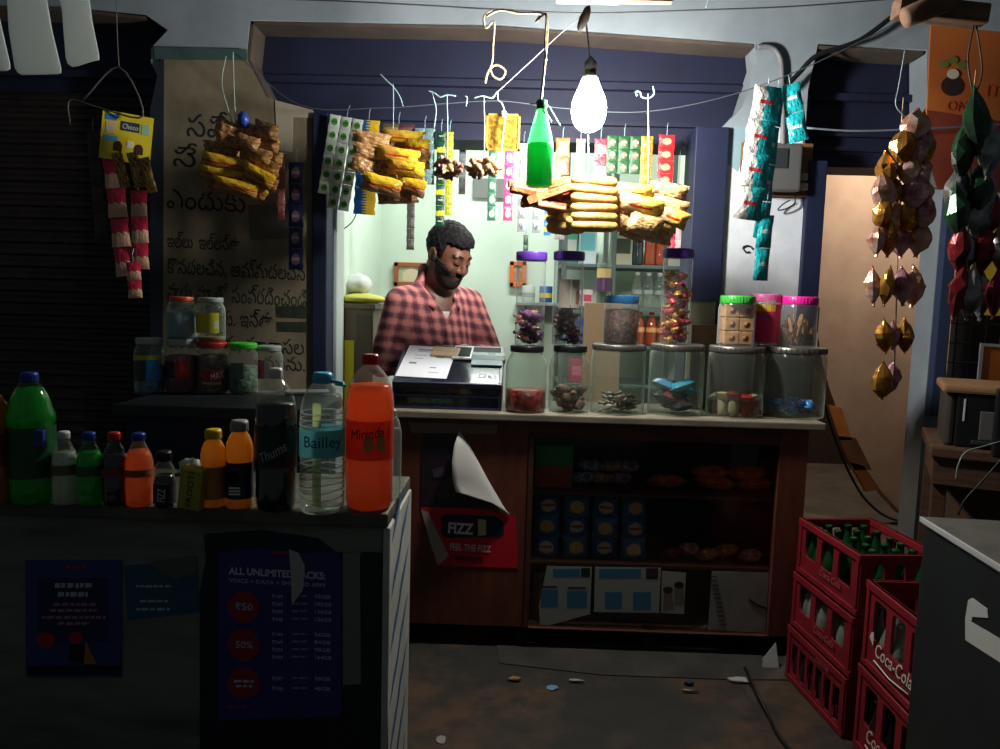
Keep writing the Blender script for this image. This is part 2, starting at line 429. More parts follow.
# cream painted stretch of wall with the Telugu lettering
cream = link('wall_left', plate_mesh(px_poly([(161, 58), (247, 60), (266, 97), (298, 108), (312, 119), (312, 470), (161, 470)], WY - .012), [], WY - .012, WY - .001), m_cream); struct(cream)
struct(MB().prism(px_poly([(154, 47), (246, 49), (247, 60), (155, 59)], WY - .016), WY - .016, WY).build('trim_12', M((70, 98, 96), .8)))
struct(MB().prism(px_poly([(150, 110), (161, 58), (164, 58), (162, 470), (150, 470)], WY - .014), WY - .014, WY).build('trim_13', M((40, 48, 60), .8)))
ink = M((24, 26, 30), .8); inkg = M((34, 58, 40), .8)
TX = [(186, 136, 'సవే', 24, 40, 30, ink), (172, 166, 'సే', 22, 24, 30, ink), (166, 208, 'ఎందుకు', 22, 78, 22, ink), (167, 247, 'ఇల్లు  ఇల్లస్తా', 15, 72, 0, ink),
      (167, 273, 'కొనదలచిన, అమ్మదలచిన', 17, 138, 0, ink), (167, 299, 'వారు మాతో సంప్రదించండి', 18, 140, 0, inkg),
      (167, 322, 'స్థలకరీళ్ళు. ఇస్తా', 17, 106, 0, ink), (167, 347, 'ఇంటిరాళ్ళు, హాలాసల', 17, 138, 0, ink), (263, 369, 'మును.', 16, 42, 0, ink)]
sc = WY / F
for x, y, s, size, w, rot, mm in TX:
    p = P(x, y, WY - .0125)
    t = text(s, size * sc * 1.25, mm, cream, p, (0, math.radians(1.6), 0), align='LEFT', width=w * sc)
# rough darker repair patch on the cream wall
for poly in ([(276, 306), (306, 306), (306, 318), (277, 317)], [(277, 322), (306, 322), (306, 332), (277, 331)]):
    MB().prism(px_poly(poly, WY - .0145), WY - .0145, WY - .0125).build('dark_patch', M((52, 60, 46), .9, rgb2=(36, 44, 34), ns=30), cream)
MB().prism(px_poly([(248, 205), (298, 203), (300, 238), (250, 240)], WY - .0145), WY - .0145, WY - .0125).build('grey_patch', M((104, 98, 86), .9), cream)
MB().prism(px_poly([(275, 100), (313, 110), (313, 118), (293, 117), (292, 152), (277, 150)], WY - .0155), WY - .0155, WY - .0125).build('pale_patch', M((176, 166, 146), .9), cream)

# shop interior
RX0, RX1, RY1, RZ = -.905, 1.0, 5.05, 2.75
struct(MB().box(RX0 - .1, RX0, WY + .37, RY1, FZ, RZ).build('wall_left', m_room))
struct(MB().box(RX1, RX1 + .1, WY + .37, RY1, FZ, RZ).build('wall_right', M((214, 218, 206), .85)))
struct(MB().box(RX0 - .1, RX1 + .1, RY1, RY1 + .1, FZ, RZ).build('wall_back', m_room))
struct(MB().box(RX0 - .1, RX1 + .1, WY + .37, RY1 + .1, RZ, RZ + .1).build('ceiling', M((200, 205, 200), .9)))
struct(MB().box(-3.2, 3.4, WY - .06, 6.2, -.05, FZ).build('floor', M((120, 110, 98), .85, rgb2=(96, 88, 78), ns=5)))
# passage on the right: bowed plaster wall, side wall, end wall
pw = px_poly([(806, 150), (1010, 150), (1010, 560), (905, 517), (882, 492), (864, 466), (850, 440), (839, 415), (830, 390), (823, 365), (815, 320)], 4.35)
struct(link('wall_passage', plate_mesh(pw, [], 4.35, 4.47), M((184, 164, 146), .9, rgb2=(164, 142, 124), ns=3, bmp=.06)))
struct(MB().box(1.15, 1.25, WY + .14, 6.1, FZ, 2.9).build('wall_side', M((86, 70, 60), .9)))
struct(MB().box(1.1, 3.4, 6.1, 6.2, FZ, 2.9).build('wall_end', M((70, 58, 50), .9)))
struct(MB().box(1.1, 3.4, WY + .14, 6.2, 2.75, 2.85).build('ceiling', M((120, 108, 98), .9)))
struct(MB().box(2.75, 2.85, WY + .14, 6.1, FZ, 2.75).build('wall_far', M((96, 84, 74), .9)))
# window with an iron grille, near-black panel painting in the unlit room behind
wa, wz0 = XZ(946, 468, WY); wb, wz1 = XZ(1085, 198, WY)
g = MB()
for i in range(9): g.box(wa + .02 + i * .065, wa + .026 + i * .065, WY + .05, WY + .058, wz0, wz1)
for j in range(14): g.box(wa, wb, WY + .047, WY + .061, wz0 + .03 + j * .085, wz0 + .037 + j * .085)
struct(g.build('window_1', M((40, 42, 46), .5, metal=.4)))
struct(MB().box(2.06, wb + .1, WY + .3, WY + .34, wz0 - .1, wz1 + .1).build('window_dark_panel', M((22, 22, 24), .7)))

# street ground, wet dark concrete with brown earth patches
def ground_mat():
    m, nt, b = nodes('wet_concrete'); n1 = noise(nt, 1.6, 5); n2 = noise(nt, 9, 4)
    c = mix_rgb(nt, ramp(nt, n1, .46, .56), L((44, 43, 38)), L((82, 60, 43)))
    c = mix_rgb(nt, ramp(nt, n2, .45, .7), c, L((36, 36, 34))); nt.links.new(c, b.inputs['Base Color'])
    b.inputs['Roughness'].default_value = .75; bump(nt, b, n2, .35, .02); return m
struct(MB().box(-3.2, 3.4, -1.5, WY - .06, -.06, 0).build('ground', ground_mat()))
step = [(-.02, 2.66), (.35, 2.6), (.8, 2.6), (1.15, 2.62), (2.2, 2.62), (2.2, 3.19), (-1.2, 3.19), (-1.2, 3.0), (-.05, 3.0)]
mb = MB(); n = len(step); mb.add([(x, y, 0.0) for x, y in step] + [(x, y, .004) for x, y in step], [list(range(n)), list(range(2 * n - 1, n - 1, -1))] + [(i, i + n, (i + 1) % n + n, (i + 1) % n) for i in range(n)])
struct(mb.build('step', M((64, 60, 54), .85, rgb2=(44, 42, 38), ns=5, bmp=.2)))

struct(MB().prism(px_poly([(723, 150), (738, 172), (745, 128), (760, 100), (803, 100), (803, 480), (723, 480)], WY - .003), WY - .003, WY).build('trim_16', M((232, 236, 240), .85, rgb2=(206, 214, 222), ns=7, nlo=.3, nhi=.6)))  # pillar white raised above the wall's, stronger light painted into its colour
# pillar fittings: switchboard, conduit, holes in plaster
t = thing('switchboard', 'brown wooden switchboard with grey meter box on the white pillar', 'switchboard', P(773, 170, WY))
q = lambda x, y: (P(x, y, WY) - t.location)
a = q(741, 143); b_ = q(808, 198)
MB().rbox(a.x, b_.x, -.025, -.002, b_.z, a.z, .004).build('board', M((140, 98, 58), .5, rgb2=(112, 76, 44), ns=6, stretch=(1, 1, 8)), t)
a = q(758, 147); b_ = q(793, 194); mt = MB().rbox(a.x, b_.x, -.085, -.024, b_.z, a.z, .012, 3).build('meter_box', M((92, 92, 92), .35), t)
a = q(764, 152); b_ = q(780, 172); MB().rbox(a.x, b_.x, -.09, -.083, b_.z, a.z, .003).build('meter_window', M((50, 54, 56), .15), mt)
for y in (178, 188):
    for x in (796, 802):
        c = q(x, y); sw = MB().rbox(c.x - .012, c.x + .011, -.038, -.024, c.z - .014, c.z + .014, .003).build('switch', M((214, 206, 190), .4), t)
        MB().rbox(c.x - .004, c.x + .004, -.044, -.036, c.z - .008, c.z + .006, .002).build('rocker', M((190, 184, 172), .4), sw)
cord('conduit_pipe', 'grey bent conduit pipe running down the pillar above the switchboard', 'pipe', [(757, 47), (768, 47), (776, 51), (781, 62), (782, 85), (783, 120), (783, 146)], WY - .02, .011, M((120, 122, 126), .5), 8)
cord('cable_bundle', 'thick black cable bundle running from the pillar up to the right corner', 'cable', [(783, 90), (800, 72), (818, 55), (860, 40), (905, 8), (960, -20)], WY - .06, .010, M((22, 22, 24), .6), 8)
for i, (x, y) in enumerate(((727, 246), (747, 249), (775, 246))):
    mb = MB(); c = P(x, y, WY - .002); pts = [c + Vector((.018 * math.cos(a) * (1 + .3 * math.sin(3 * a)), -.006, .014 * math.sin(a))) for a in np.linspace(0, 5.4, 12)]
    if i == 1: tag(mb.tube(pts, .003, 5).build('wire_loop', m_black), 'small black wire loop poking out of the white pillar', 'wire')
cord('loose_wire', 'thin black wire loop dangling below the switchboard', 'wire', [(795, 196), (794, 204), (785, 209), (778, 210), (782, 205), (790, 200)], WY - .03, .003, m_black, 5)
# drawings and dirt are left to the plaster noise; a bulbous blue-grey paint patch near the pillar top
struct(MB().prism(px_poly([(722, 128), (745, 126), (745, 150), (738, 172), (722, 160)], WY - .004), WY - .004, WY).build('trim_14', M((140, 168, 180), .85)))
# ================================================================== LEFT COUNTER WITH DRINKS
LZ = .88
a_ = PZ(388, 514, LZ); LY0 = a_.y; LX1 = a_.x; LY1 = PZ(410, 476, LZ).y; LX0 = -1.75
m_lw = M((122, 126, 112), .75, rgb2=(84, 88, 78), ns=3, nlo=.4, nhi=.7, stretch=(1, 1, 5), bmp=.08)
t = thing('display_counter', 'old whitewashed wooden counter papered with posters, drinks lined up on top', 'counter', ((LX0 + LX1) / 2, (LY0 + LY1) / 2, 0))
l = t.location; w2 = (LX1 - LX0) / 2; d2 = (LY1 - LY0) / 2
MB().rbox(-w2, w2 - .012, -d2 + .012, d2 - .01, .0, LZ - .03, .006).build('body', m_lw, t)
top = MB().rbox(-w2, w2, -d2, d2, LZ - .032, LZ, .006).build('top', M((104, 100, 86), .6, rgb2=(70, 66, 56), ns=5, stretch=(1, 6, 1)), t)
sp = MB().rbox(w2 - .011, w2 + .004, -d2 + .006, d2 - .006, .02, LZ - .033, .003).build('side_panel', M((196, 198, 190), .7, rgb2=(172, 174, 166), ns=6), t)
mb = MB()
for i in range(13):
    z = .05 + i * .063; y0 = -d2 + .03 + .1 * (i % 2)
    mb.add([(w2 + .0052, y0, z), (w2 + .0052, y0 + .05, z + .05), (w2 + .0052, y0 + .17, z + .1), (w2 + .0052, y0 + .1, z + .045)], [(0, 1, 2, 3)])
    mb.add([(w2 + .0046, y0, z), (w2 + .0046, y0 + .05, z + .05), (w2 + .0046, y0 + .17, z + .1), (w2 + .0046, y0 + .1, z + .045)], [(3, 2, 1, 0)])
mb.build('blue_stripe', M((60, 104, 150), .7), sp)
def on_front(pts, off, mat, name, parent=None, label=None, cat='poster', th=.001):
    o = MB().prism(px_poly(pts, LY0 + .0115 - off), LY0 + .0115 - off - th, LY0 + .0115 - off).build(name, mat, parent)
    if label: tag(o, label, cat)
    return o
def quad(x0, y0, x1, y1): return [(x0, y0), (x1, y0), (x1, y1), (x0, y1)]
def smudges(parent, rows, x0, x1, off, mat, name='print', h=3.0, rough=True):
    """rows of print too small and dim to read"""
    mb = MB(); Y = LY0 + .0115 - off
    for y, xa, xb in rows:
        x = xa
        while x < xb:
            ww = random.uniform(3, 8); ww = min(ww, xb - x)
            mb.prism(px_poly([(x, y), (x + ww, y), (x + ww, y + h * random.uniform(.7, 1)), (x, y + h)], Y), Y - .0004, Y); x += ww + random.uniform(1, 2.2)
    return mb.build(name, mat, parent)
def flat_text(s, px, py, size_px, w_px, mat, parent, off, align='LEFT', **k):
    Y = LY0 + .0115 - off; return text(s, size_px * Y / F * 1.3, mat, parent, P(px, py, Y), (0, math.radians(1.2), 0), align=align, width=w_px * Y / F if w_px else None, **k)
pale = M((176, 178, 196), .7); red = M((176, 36, 44), .6)
p1 = on_front(quad(26, 560, 122, 677), .001, M((44, 62, 120), .5), 'poster', None, 'dark blue poster with a red logo pasted on the left of the white counter')
on_front(quad(38, 578, 108, 642), .0022, M((38, 36, 84), .5), 'panel', p1)
smudges(p1, [(565, 66, 86)], 0, 0, .0022, red, 'logo', 4)
smudges(p1, [(583, 55, 92), (592, 58, 88)], 0, 0, .0036, pale, 'heading', 5)
smudges(p1, [(603, 54, 96), (609, 50, 98), (616, 42, 106), (622, 58, 90)], 0, 0, .0036, M((170, 120, 150), .7), 'print', 3)
def disc(px, py, rx, ry, off, mat, parent, name='red_disc'):
    return on_front([(px + rx * math.cos(a), py + ry * math.sin(a)) for a in np.linspace(0, 2 * PI, 24, endpoint=False)], off, mat, name, parent)
disc(46, 640, 9, 8, .0034, red, p1); disc(76, 638, 7, 6, .0034, red, p1)
on_front(quad(69, 645, 85, 662), .0034, M((30, 16, 20), .6), 'cup', p1)
on_front([(86, 640), (97, 664), (84, 664)], .0038, M((170, 110, 70), .6), 'cone', p1)
on_front(quad(28, 666, 121, 675), .0022, M((18, 22, 48), .5), 'footer', p1)
p2 = on_front([(124, 566), (196, 560), (200, 612), (128, 620)], .001, M((30, 84, 112), .55), 'poster', None, 'small teal leaflet peeling off the white counter between two dark posters')
smudges(p2, [(585, 136, 172), (600, 140, 168), (608, 136, 170)], 0, 0, .0022, pale, 'print', 2.5)
on_front([(150, 562), (196, 556), (198, 572), (176, 580), (160, 572)], .0022, M((96, 98, 88), .8), 'torn_edge', p2)
p0 = on_front([(204, 534), (262, 530), (318, 538), (336, 552), (388, 556), (388, 760), (200, 760), (200, 590), (206, 560)], .001, M((24, 26, 44), .6, rgb2=(18, 20, 30), ns=6), 'backing_sheet', None, 'large torn dark backing sheet pasted under the posters on the white counter', 'paper')
p3 = on_front([(219, 553), (256, 548), (302, 553), (336, 552), (341, 560), (341, 716), (219, 720)], .0024, M((62, 54, 130), .5, rgb2=(52, 46, 112), ns=4), 'poster', None, 'large purple price poster with three red discs on the white counter')
hd = M((196, 192, 214), .6)
flat_text('ALL UNLIMITED PACKS:', 229, 574, 8, 101, hd, p3, .0036, bold=.03); flat_text('VOICE + DATA + SMS AND APPS', 229, 582, 4.5, 101, hd, p3, .0036)
smudges(p3, [(551, 272, 288)], 0, 0, .0036, red, 'logo', 4)
for cy, s1, s2, rows in ((607, '₹50', '', (('149', '42GB'), ('349', '105GB'), ('399', '126GB'), ('448', '126GB'))), (645, '50%', '', (('199', '56GB'), ('249', '84GB'), ('299', '98GB'), ('499', '164GB'))), (683, '', '', (('597', '28GB'), ('998', '48GB')))):
    disc(244, cy, 16, 16, .0036, M((150, 34, 54), .6), p3)
    if s1: flat_text(s1, 244, cy + 3, 8, 18, hd, p3, .005, 'CENTER')
    else: smudges(p3, [(cy - 3, 234, 254), (cy + 2, 236, 252)], 0, 0, .005, hd, 'print', 2.5)
    for i, (a, b) in enumerate(rows):
        y = cy - 9 + i * 7.6 if len(rows) > 2 else cy - 3 + i * 10
        flat_text('₹' + a, 272, y, 4.2, 11, hd, p3, .0036); flat_text(b, 314, y, 4.2, 17, hd, p3, .0036); smudges(p3, [(y - 3, 292, 308)], 0, 0, .0036, M((140, 130, 160), .6), 'print', 2)
smudges(p3, [(706, 226, 250)], 0, 0, .0036, red, 'print', 2)
pw_ = M((178, 178, 168), .7)
o = on_front([(343, 553), (360, 552), (361, 684), (343, 685)], .0024, M((124, 126, 116), .7), 'paper_strip', None, 'plain pale paper strip pasted beside the purple price poster', 'paper')
o = on_front([(289, 549), (299, 553), (305, 566), (303, 590), (292, 605), (291, 575)], .0056, pw_, 'torn_flap', p3, None)
o = on_front([(362, 552), (387, 553), (387, 748), (362, 748)], .0024, M((22, 34, 34), .6), 'paper_strip', None, 'dark green paper strip along the right edge of the white counter front', 'paper')
smudges(t, [], 0, 0, 0, pale) if False else None
# ---------------------------------------------------------------- bottles
PROF = {
 'pet2': [(.55, .012), (.72, 0), (.9, .012), (.99, .05), (1, .1), (1, .33), (.975, .345), (.975, .60), (1, .62), (1, .70), (.97, .76), (.88, .82), (.72, .875), (.5, .92), (.34, .945), (.28, .955), (.28, 1)],
 'green2': [(.55, .012), (.75, 0), (.92, .015), (1, .06), (1, .2), (.97, .215), (.97, .62), (.99, .63), (1.02, .66), (1.0, .7), (.9, .74), (.84, .79), (.7, .86), (.5, .92), (.36, .95), (.3, .96), (.3, 1)],
 'pet05': [(.6, .01), (.8, 0), (.95, .02), (1, .06), (.97, .12), (1, .2), (1, .36), (.95, .40), (.95, .46), (1, .5), (.98, .62), (.86, .72), (.62, .82), (.44, .89), (.4, .91), (.4, 1)],
 'mango': [(.8, .0), (.96, .01), (1, .05), (1, .1), (.93, .13), (.93, .56), (1, .6), (1.0, .7), (.92, .78), (.75, .85), (.56, .9), (.54, .92), (.54, 1)],
 'water': [(.75, .01), (.88, 0), (.97, .03), (1, .06)] + [q for i in range(7) for q in ((.965, .09 + i * .07), (1, .125 + i * .07))] + [(1, .60), (.985, .62), (1, .65), (.97, .76), (.88, .83), (.7, .9), (.45, .95), (.36, .96), (.36, 1)],
 'dumpy': [(.8, 0), (.96, .015), (1, .06), (1, .5), (.9, .55), (.9, .62), (.98, .66), (.92, .74), (.7, .82), (.62, .84), (.62, 1)],
 'glassbottle': [(.9, 0), (1, .02), (1, .5), (.9, .58), (.6, .7), (.42, .8), (.38, .92), (.44, .93), (.44, .97), (.4, 1)],
 'sauce': [(.9, 0), (1, .02), (1, .45), (.92, .55), (.62, .72), (.4, .82), (.36, .95), (.36, 1)],
}
def prof_clip(pr, zmax, k):
    out = []
    for (r0, z0), (r1, z1) in zip(pr, pr[1:]):
        if z0 <= zmax: out.append((r0 * k, z0))
        if z0 < zmax < z1: tt = (zmax - z0) / (z1 - z0); out.append(((r0 + (r1 - r0) * tt) * k, zmax)); break
    return out
def prof_r(pr, z):
    for (r0, z0), (r1, z1) in zip(pr, pr[1:]):
        if z0 <= z <= z1 and z1 > z0: return r0 + (r1 - r0) * (z - z0) / (z1 - z0)
    return pr[-1][0]
clear = glass((250, 252, 251), body=.03); clear_h = glass((250, 252, 251), body=.09)
def liquid_mat(rgb, tl=.55): return M(rgb, .18, translucent=tl, coat=.5)
def bottle_at(name, label, cat, loc, R, H, prof, caprgb, liq=None, fill=.9, shell=None, band=None, capfrac=.05, caprad=None, group=None, lobes=False, ridges=True):
    t = thing(name, label, cat, loc, group=group); pr = PROF[prof]; hb = H * (1 - capfrac * .35)
    sh = MB().lathe([(r * R, z * hb) for r, z in pr], 28, capt=False)
    sh.build('bottle_body', shell or clear, t)
    if liq:
        MB().lathe([(max(r * R - .0012, .001), .0015 + z * (hb)) for r, z in prof_clip(pr, fill, 1)], 28).build('liquid', liq, t)
    cr = caprad * R if caprad else pr[-1][0] * R * 1.16; ch = H * capfrac; mb = MB()
    n = 28; z0 = H - ch
    prf = [(cr, z0), (cr, z0 + ch * .8), (cr * .9, H), (cr * .4, H)]
    mb.lathe(prf, n); 
    if ridges:
        for k in range(18):
            a = 2 * PI * k / 18; mb.box(cr * .98, cr * 1.05, -cr * .06, cr * .06, z0 + .001, z0 + ch * .75, Matrix.Rotation(a, 4, 'Z'))
    mb.build('cap', caprgb, t)
    if band:
        for z1, z2, mat in band:
            zz = np.linspace(z1, z2, 8)
            rr = max(prof_r(pr, z) for z in zz) * R + .0012
            MB().lathe([(rr, z1 * hb), (rr, z2 * hb)], 36, capb=False, capt=False).build('label', mat, t)
    return t
def bottle(name, label, cat, cx, yb, yt, hw, prof, cap, z=LZ, **k):
    q = PZ(cx, yb, z); R = hw * (q.y) / F; R = hw * (q.y + R) / F; c = Vector((q.x * (q.y + R) / q.y, q.y + R, z))
    H = (yb - yt - hw * .10) * c.y / F * 1.0
    t = bottle_at(name, label, cat, c, R, H, prof, cap, **k); t['R'] = R; t['H'] = H; return t
def wrap_text(t, s, zfrac, size, mat, width=None, ang=0, tilt=0, shear=0, off=.0022, radius=None):
    R = t['R'] if radius is None else radius; me = text_mesh(s, size, .0003, shear=shear)
    if width:
        xs = [v.co.x for v in me.vertices]; ww = max(xs) - min(xs)
        for v in me.vertices: v.co.x *= width / ww
    if tilt:
        for v in me.vertices: x, z = v.co.x, v.co.z; v.co.x = x * math.cos(tilt) - z * math.sin(tilt); v.co.z = x * math.sin(tilt) + z * math.cos(tilt)
    bend_to_cylinder(me, R + off); o = link('lettering', me, mat, t); o.location = (0, 0, t['H'] * zfrac)
    fa = math.atan2(t.location.x, t.location.y); o.rotation_euler = (0, 0, -fa + ang); del_ = None; return o
wh = M((214, 212, 204), .4); bluecap = M((36, 56, 150), .35); redcap = M((196, 36, 36), .35); blackcap = M((18, 18, 20), .4)
D = 'on the white counter'
B = []
b = bottle('drink_bottle', 'amber drink bottle cut off by the left edge of the photo', 'bottle', -6, 509, 382, 20, 'pet2', M((180, 120, 40), .4), liq=liquid_mat((196, 112, 36)), band=[(.34, .61, M((110, 40, 24), .4))], capfrac=.07)
b = bottle('soda_bottle', 'large green soda bottle with blue cap at the left end of the counter', 'bottle', 34, 508, 371, 22.5, 'green2', bluecap, liq=liquid_mat((66, 186, 92), .7), fill=.9, shell=glass((190, 240, 196)), band=[(.215, .61, M((14, 62, 34), .4, rgb2=(20, 84, 44), ns=20))], capfrac=.075, caprad=.36)
MB().rbox(.4 * b['R'], 1.03 * b['R'], -1.0 * b['R'] * .8, -.7 * b['R'] * .8, b['H'] * .45, b['H'] * .58, .002).build('label_panel', M((40, 50, 130), .4), b)
b = bottle('soda_bottle', 'small clear bottle of whitish drink with a white cap', 'bottle', 66, 507, 430, 12.5, 'pet05', wh, liq=liquid_mat((184, 190, 178)), fill=.74, band=[(.44, .58, M((88, 92, 62), .5))], capfrac=.1)
b = bottle('soda_bottle', 'small green soda bottle with a dark blue cap', 'bottle', 91, 508, 431, 13, 'pet05', bluecap, liq=liquid_mat((70, 180, 96), .6), fill=.75, shell=glass((196, 240, 200)), band=[(.44, .58, M((30, 88, 46), .5))], capfrac=.1)
b = bottle('soda_bottle', 'small dark cola bottle with a red cap', 'bottle', 116, 508, 431, 13, 'pet05', redcap, liq=liquid_mat((24, 12, 10), .3), fill=.72, shell=glass((250, 252, 251)), band=[(.42, .55, M((120, 40, 40), .5))], capfrac=.1)
b = bottle('soda_bottle', 'small bright orange soda bottle with a dark blue cap', 'bottle', 140, 509, 432, 14, 'pet05', bluecap, liq=liquid_mat((255, 150, 80), .75), fill=.78, band=[(.44, .54, M((150, 70, 36), .5))], capfrac=.1)
b = bottle('drink_bottle', 'tiny dark bottle with black cap beside the yellow juice carton', 'bottle', 165, 510, 450, 10.5, 'dumpy', blackcap, liq=liquid_mat((22, 16, 16), .2), fill=.6, band=[(.1, .46, M((26, 24, 28), .5))], capfrac=.17)
wrap_text(b, 'FIZZ', .25, .022, wh, .028, 0, math.radians(86), radius=b['R'])
b = bottle('mango_drink_bottle', 'slim orange mango drink bottle with a yellow cap', 'bottle', 214, 510, 428, 13, 'mango', M((214, 180, 30), .4), liq=liquid_mat((255, 198, 90), .7), fill=.93, shell=glass((254, 244, 224)), band=[(.13, .56, M((178, 112, 30), .45, rgb2=(160, 96, 28), ns=30))], capfrac=.12)
b = bottle('mango_drink_bottle', 'orange mango drink bottle with grey cap and dark picture label', 'bottle', 240, 511, 419, 14, 'mango', M((150, 146, 140), .4), liq=liquid_mat((255, 198, 90), .7), fill=.93, shell=glass((254, 244, 224)), band=[(.13, .56, M((34, 34, 60), .45))], capfrac=.12)
o = link('orange_print', MB().lathe([(.0001, 0), (.014, 0)], 20, Matrix.Rotation(PI / 2, 4, 'X'), capb=False).mesh('d'), M((214, 110, 30), .5), b); o.location = (-.004, -b['R'] - .0022, b['H'] * .38)
smp = MB()
for i in range(3): smp.box(-.012, .012, -b['R'] - .0022, -b['R'] - .0012, b['H'] * (.18 + i * .035), b['H'] * (.19 + i * .035) + .002)
smp.build('print', wh, b)
b = bottle('cola_bottle', 'large black cola bottle with a white cap and slanted script', 'bottle', 276, 515, 367, 20.5, 'pet2', wh, liq=liquid_mat((10, 6, 7), .15), fill=.77, shell=glass((250, 252, 251)), band=[(.33, .62, M((20, 14, 18), .35))], capfrac=.07)
wrap_text(b, 'Thums', .40, .030, M((176, 170, 180), .5), .062, -.1, math.radians(28), .3)
MB().lathe([(b['R'] * 1.02, b['H'] * .315), (b['R'] * 1.02, b['H'] * .345)], 30, capb=False, capt=False).build('label_stripe', M((120, 64, 36), .5), b)
b = bottle('water_jug', 'large ribbed clear water bottle with pale blue cap and teal label', 'bottle', 322, 516, 372, 22.5, 'water', M((86, 180, 214), .35), liq=glass((250, 252, 251), .6, 1.2), fill=.86, shell=clear_h, band=[(.42, .62, M((104, 190, 196), .45, translucent=.3))], capfrac=.075, caprad=.44)
wrap_text(b, 'Bailley', .485, .034, M((28, 56, 84), .5), .085, 0)
R_, H_ = b['R'], b['H']
rg = MB()
for i in range(7): z = H_ * .955 * (.075 + i * .048); rg.tube([(R_ * 1.0 * math.cos(a), R_ * 1.0 * math.sin(a), z + .004 * math.sin(a * 2 + i)) for a in np.linspace(0, 2 * PI, 32, endpoint=False)], .0016, 5, closed=True)
for i in range(3): z = H_ * .955 * (.66 + i * .045); rr_ = R_ * (.99, .97, .93)[i]; rg.tube([(rr_ * math.cos(a), rr_ * math.sin(a), z) for a in np.linspace(0, 2 * PI, 32, endpoint=False)], .0014, 5, closed=True)
rg.build('rib', glass((250, 252, 251), body=.3, bodycol=(206, 220, 214)), b)
hn = MB().tube([(.01, 0, H_ * .945), (.02, -.004, H_ * .945), (.045, -.006, H_ * .93), (.05, -.006, H_ * .915), (.03, -.004, H_ * .92)], .0035, 6).build('handle_strap', M((86, 180, 214), .35), b)
MB().rbox(-.009, .009, -R_ * .97, -R_ * .95, H_ * .06, H_ * .40, .001).build('measure_strip', M((226, 234, 196), .5, translucent=.8), b)
MB().rbox(-.009, .009, -R_ * .97, -R_ * .95, H_ * .63, H_ * .80, .001).build('measure_strip', M((226, 234, 196), .5, translucent=.8), b)
b = bottle('orange_soda_bottle', 'largest bright orange soda bottle with a red cap at the counter corner', 'bottle', 369, 514, 354, 24, 'pet2', redcap, liq=liquid_mat((255, 150, 88), .8), fill=.82, shell=glass((252, 248, 246), body=.05), band=[(.345, .60, M((240, 120, 90), .45, rgb2=(226, 104, 76), ns=14, translucent=.6))], capfrac=.065, caprad=.33)
wrap_text(b, 'Mirinda', .48, .032, M((52, 30, 26), .5), .075, -.12, math.radians(6), .2)
wrap_text(b, '●●', .39, .05, M((216, 130, 60), .5), .05, .2, 0)
b = bottle('water_bottle', 'clear water bottle standing half hidden behind the orange soda', 'bottle', 391, 500, 408, 10, 'water', M((210, 214, 210), .4), liq=glass((250, 252, 251), .6, 1.2), fill=.8, shell=clear_h, capfrac=.07)
# juice carton, leaning a little
q = PZ(188, 511, LZ); s_ = q.y / F
t = thing('juice_carton', 'small yellow juice carton standing between the small bottles', 'carton', (q.x, q.y + .016, LZ), (0, math.radians(7), math.radians(-8)))
MB().rbox(-12.5 * s_, 12.5 * s_, -.014, .014, 0.002, 45 * s_, .002).build('carton', M((170, 158, 60), .5, rgb2=(150, 136, 50), ns=20), t)
text('FROOTI', 9 * s_, M((34, 60, 34), .5), t, (3.2 * s_, -.0148, 4 * s_), (0, math.radians(-90), 0), align='LEFT', width=36 * s_)
MB().rbox(-12.5 * s_, 12.5 * s_, -.0146, -.0138, 42.5 * s_, 45 * s_, .0004).build('top_fold', M((214, 190, 40), .5), t)
# crumpled paper behind the bottles
for (x, y, lb) in ((192, 462, 'small crumpled white paper behind the juice carton'),):
    q = P(x, y, 1.86); mb = MB().blob((0, 0, 0), (.03, .02, .02), 9, 6, jit=.3); o = mb.build('crumpled_paper', wh); o.location = (q.x, q.y, LZ + .018); tag(o, lb, 'paper')

# ---------------------------------------------------------------- table with plastic sweet jars, behind
TZ = 1.02
q0 = PZ(112, 404, TZ); q1 = PZ(330, 403, TZ)
t = thing('jar_table', 'dark blue table behind the drinks counter holding plastic sweet jars', 'table', (0, 0, 0))
ty0 = q0.y; ty1 = ty0 + .30; tx0 = q0.x; tx1 = XZ(318, 400, ty0)[0]
MB().rbox(tx0, tx1, ty0, ty1, TZ - .035, TZ, .006).build('tabletop', M((36, 38, 46), .5), t)
MB().rbox(tx0 + .03, tx1 - .02, ty0 + .02, ty0 + .04, .0, TZ - .036, .003).build('front_panel', M((22, 26, 56), .6), t)
for x in (tx0 + .05, tx1 - .05):
    MB().rbox(x - .025, x + .025, ty1 - .07, ty1 - .02, 0, TZ - .036, .004).build('leg', M((34, 34, 44), .5), t)
o = MB().rbox(-.07, .07, -.04, .04, 0, .012, .004).build('newspaper', M((150, 150, 142), .8)); q = PZ(292, 398, TZ); o.location = (q.x + .02, q.y + .1, TZ); o.rotation_euler = (0, 0, .3); tag(o, 'folded grey newspaper lying at the right end of the jar table', 'newspaper')
JP = [(.88, 0), (.97, .02), (1, .06), (1, .68), (.97, .76), (.86, .83), (.8, .86), (.8, .9)]
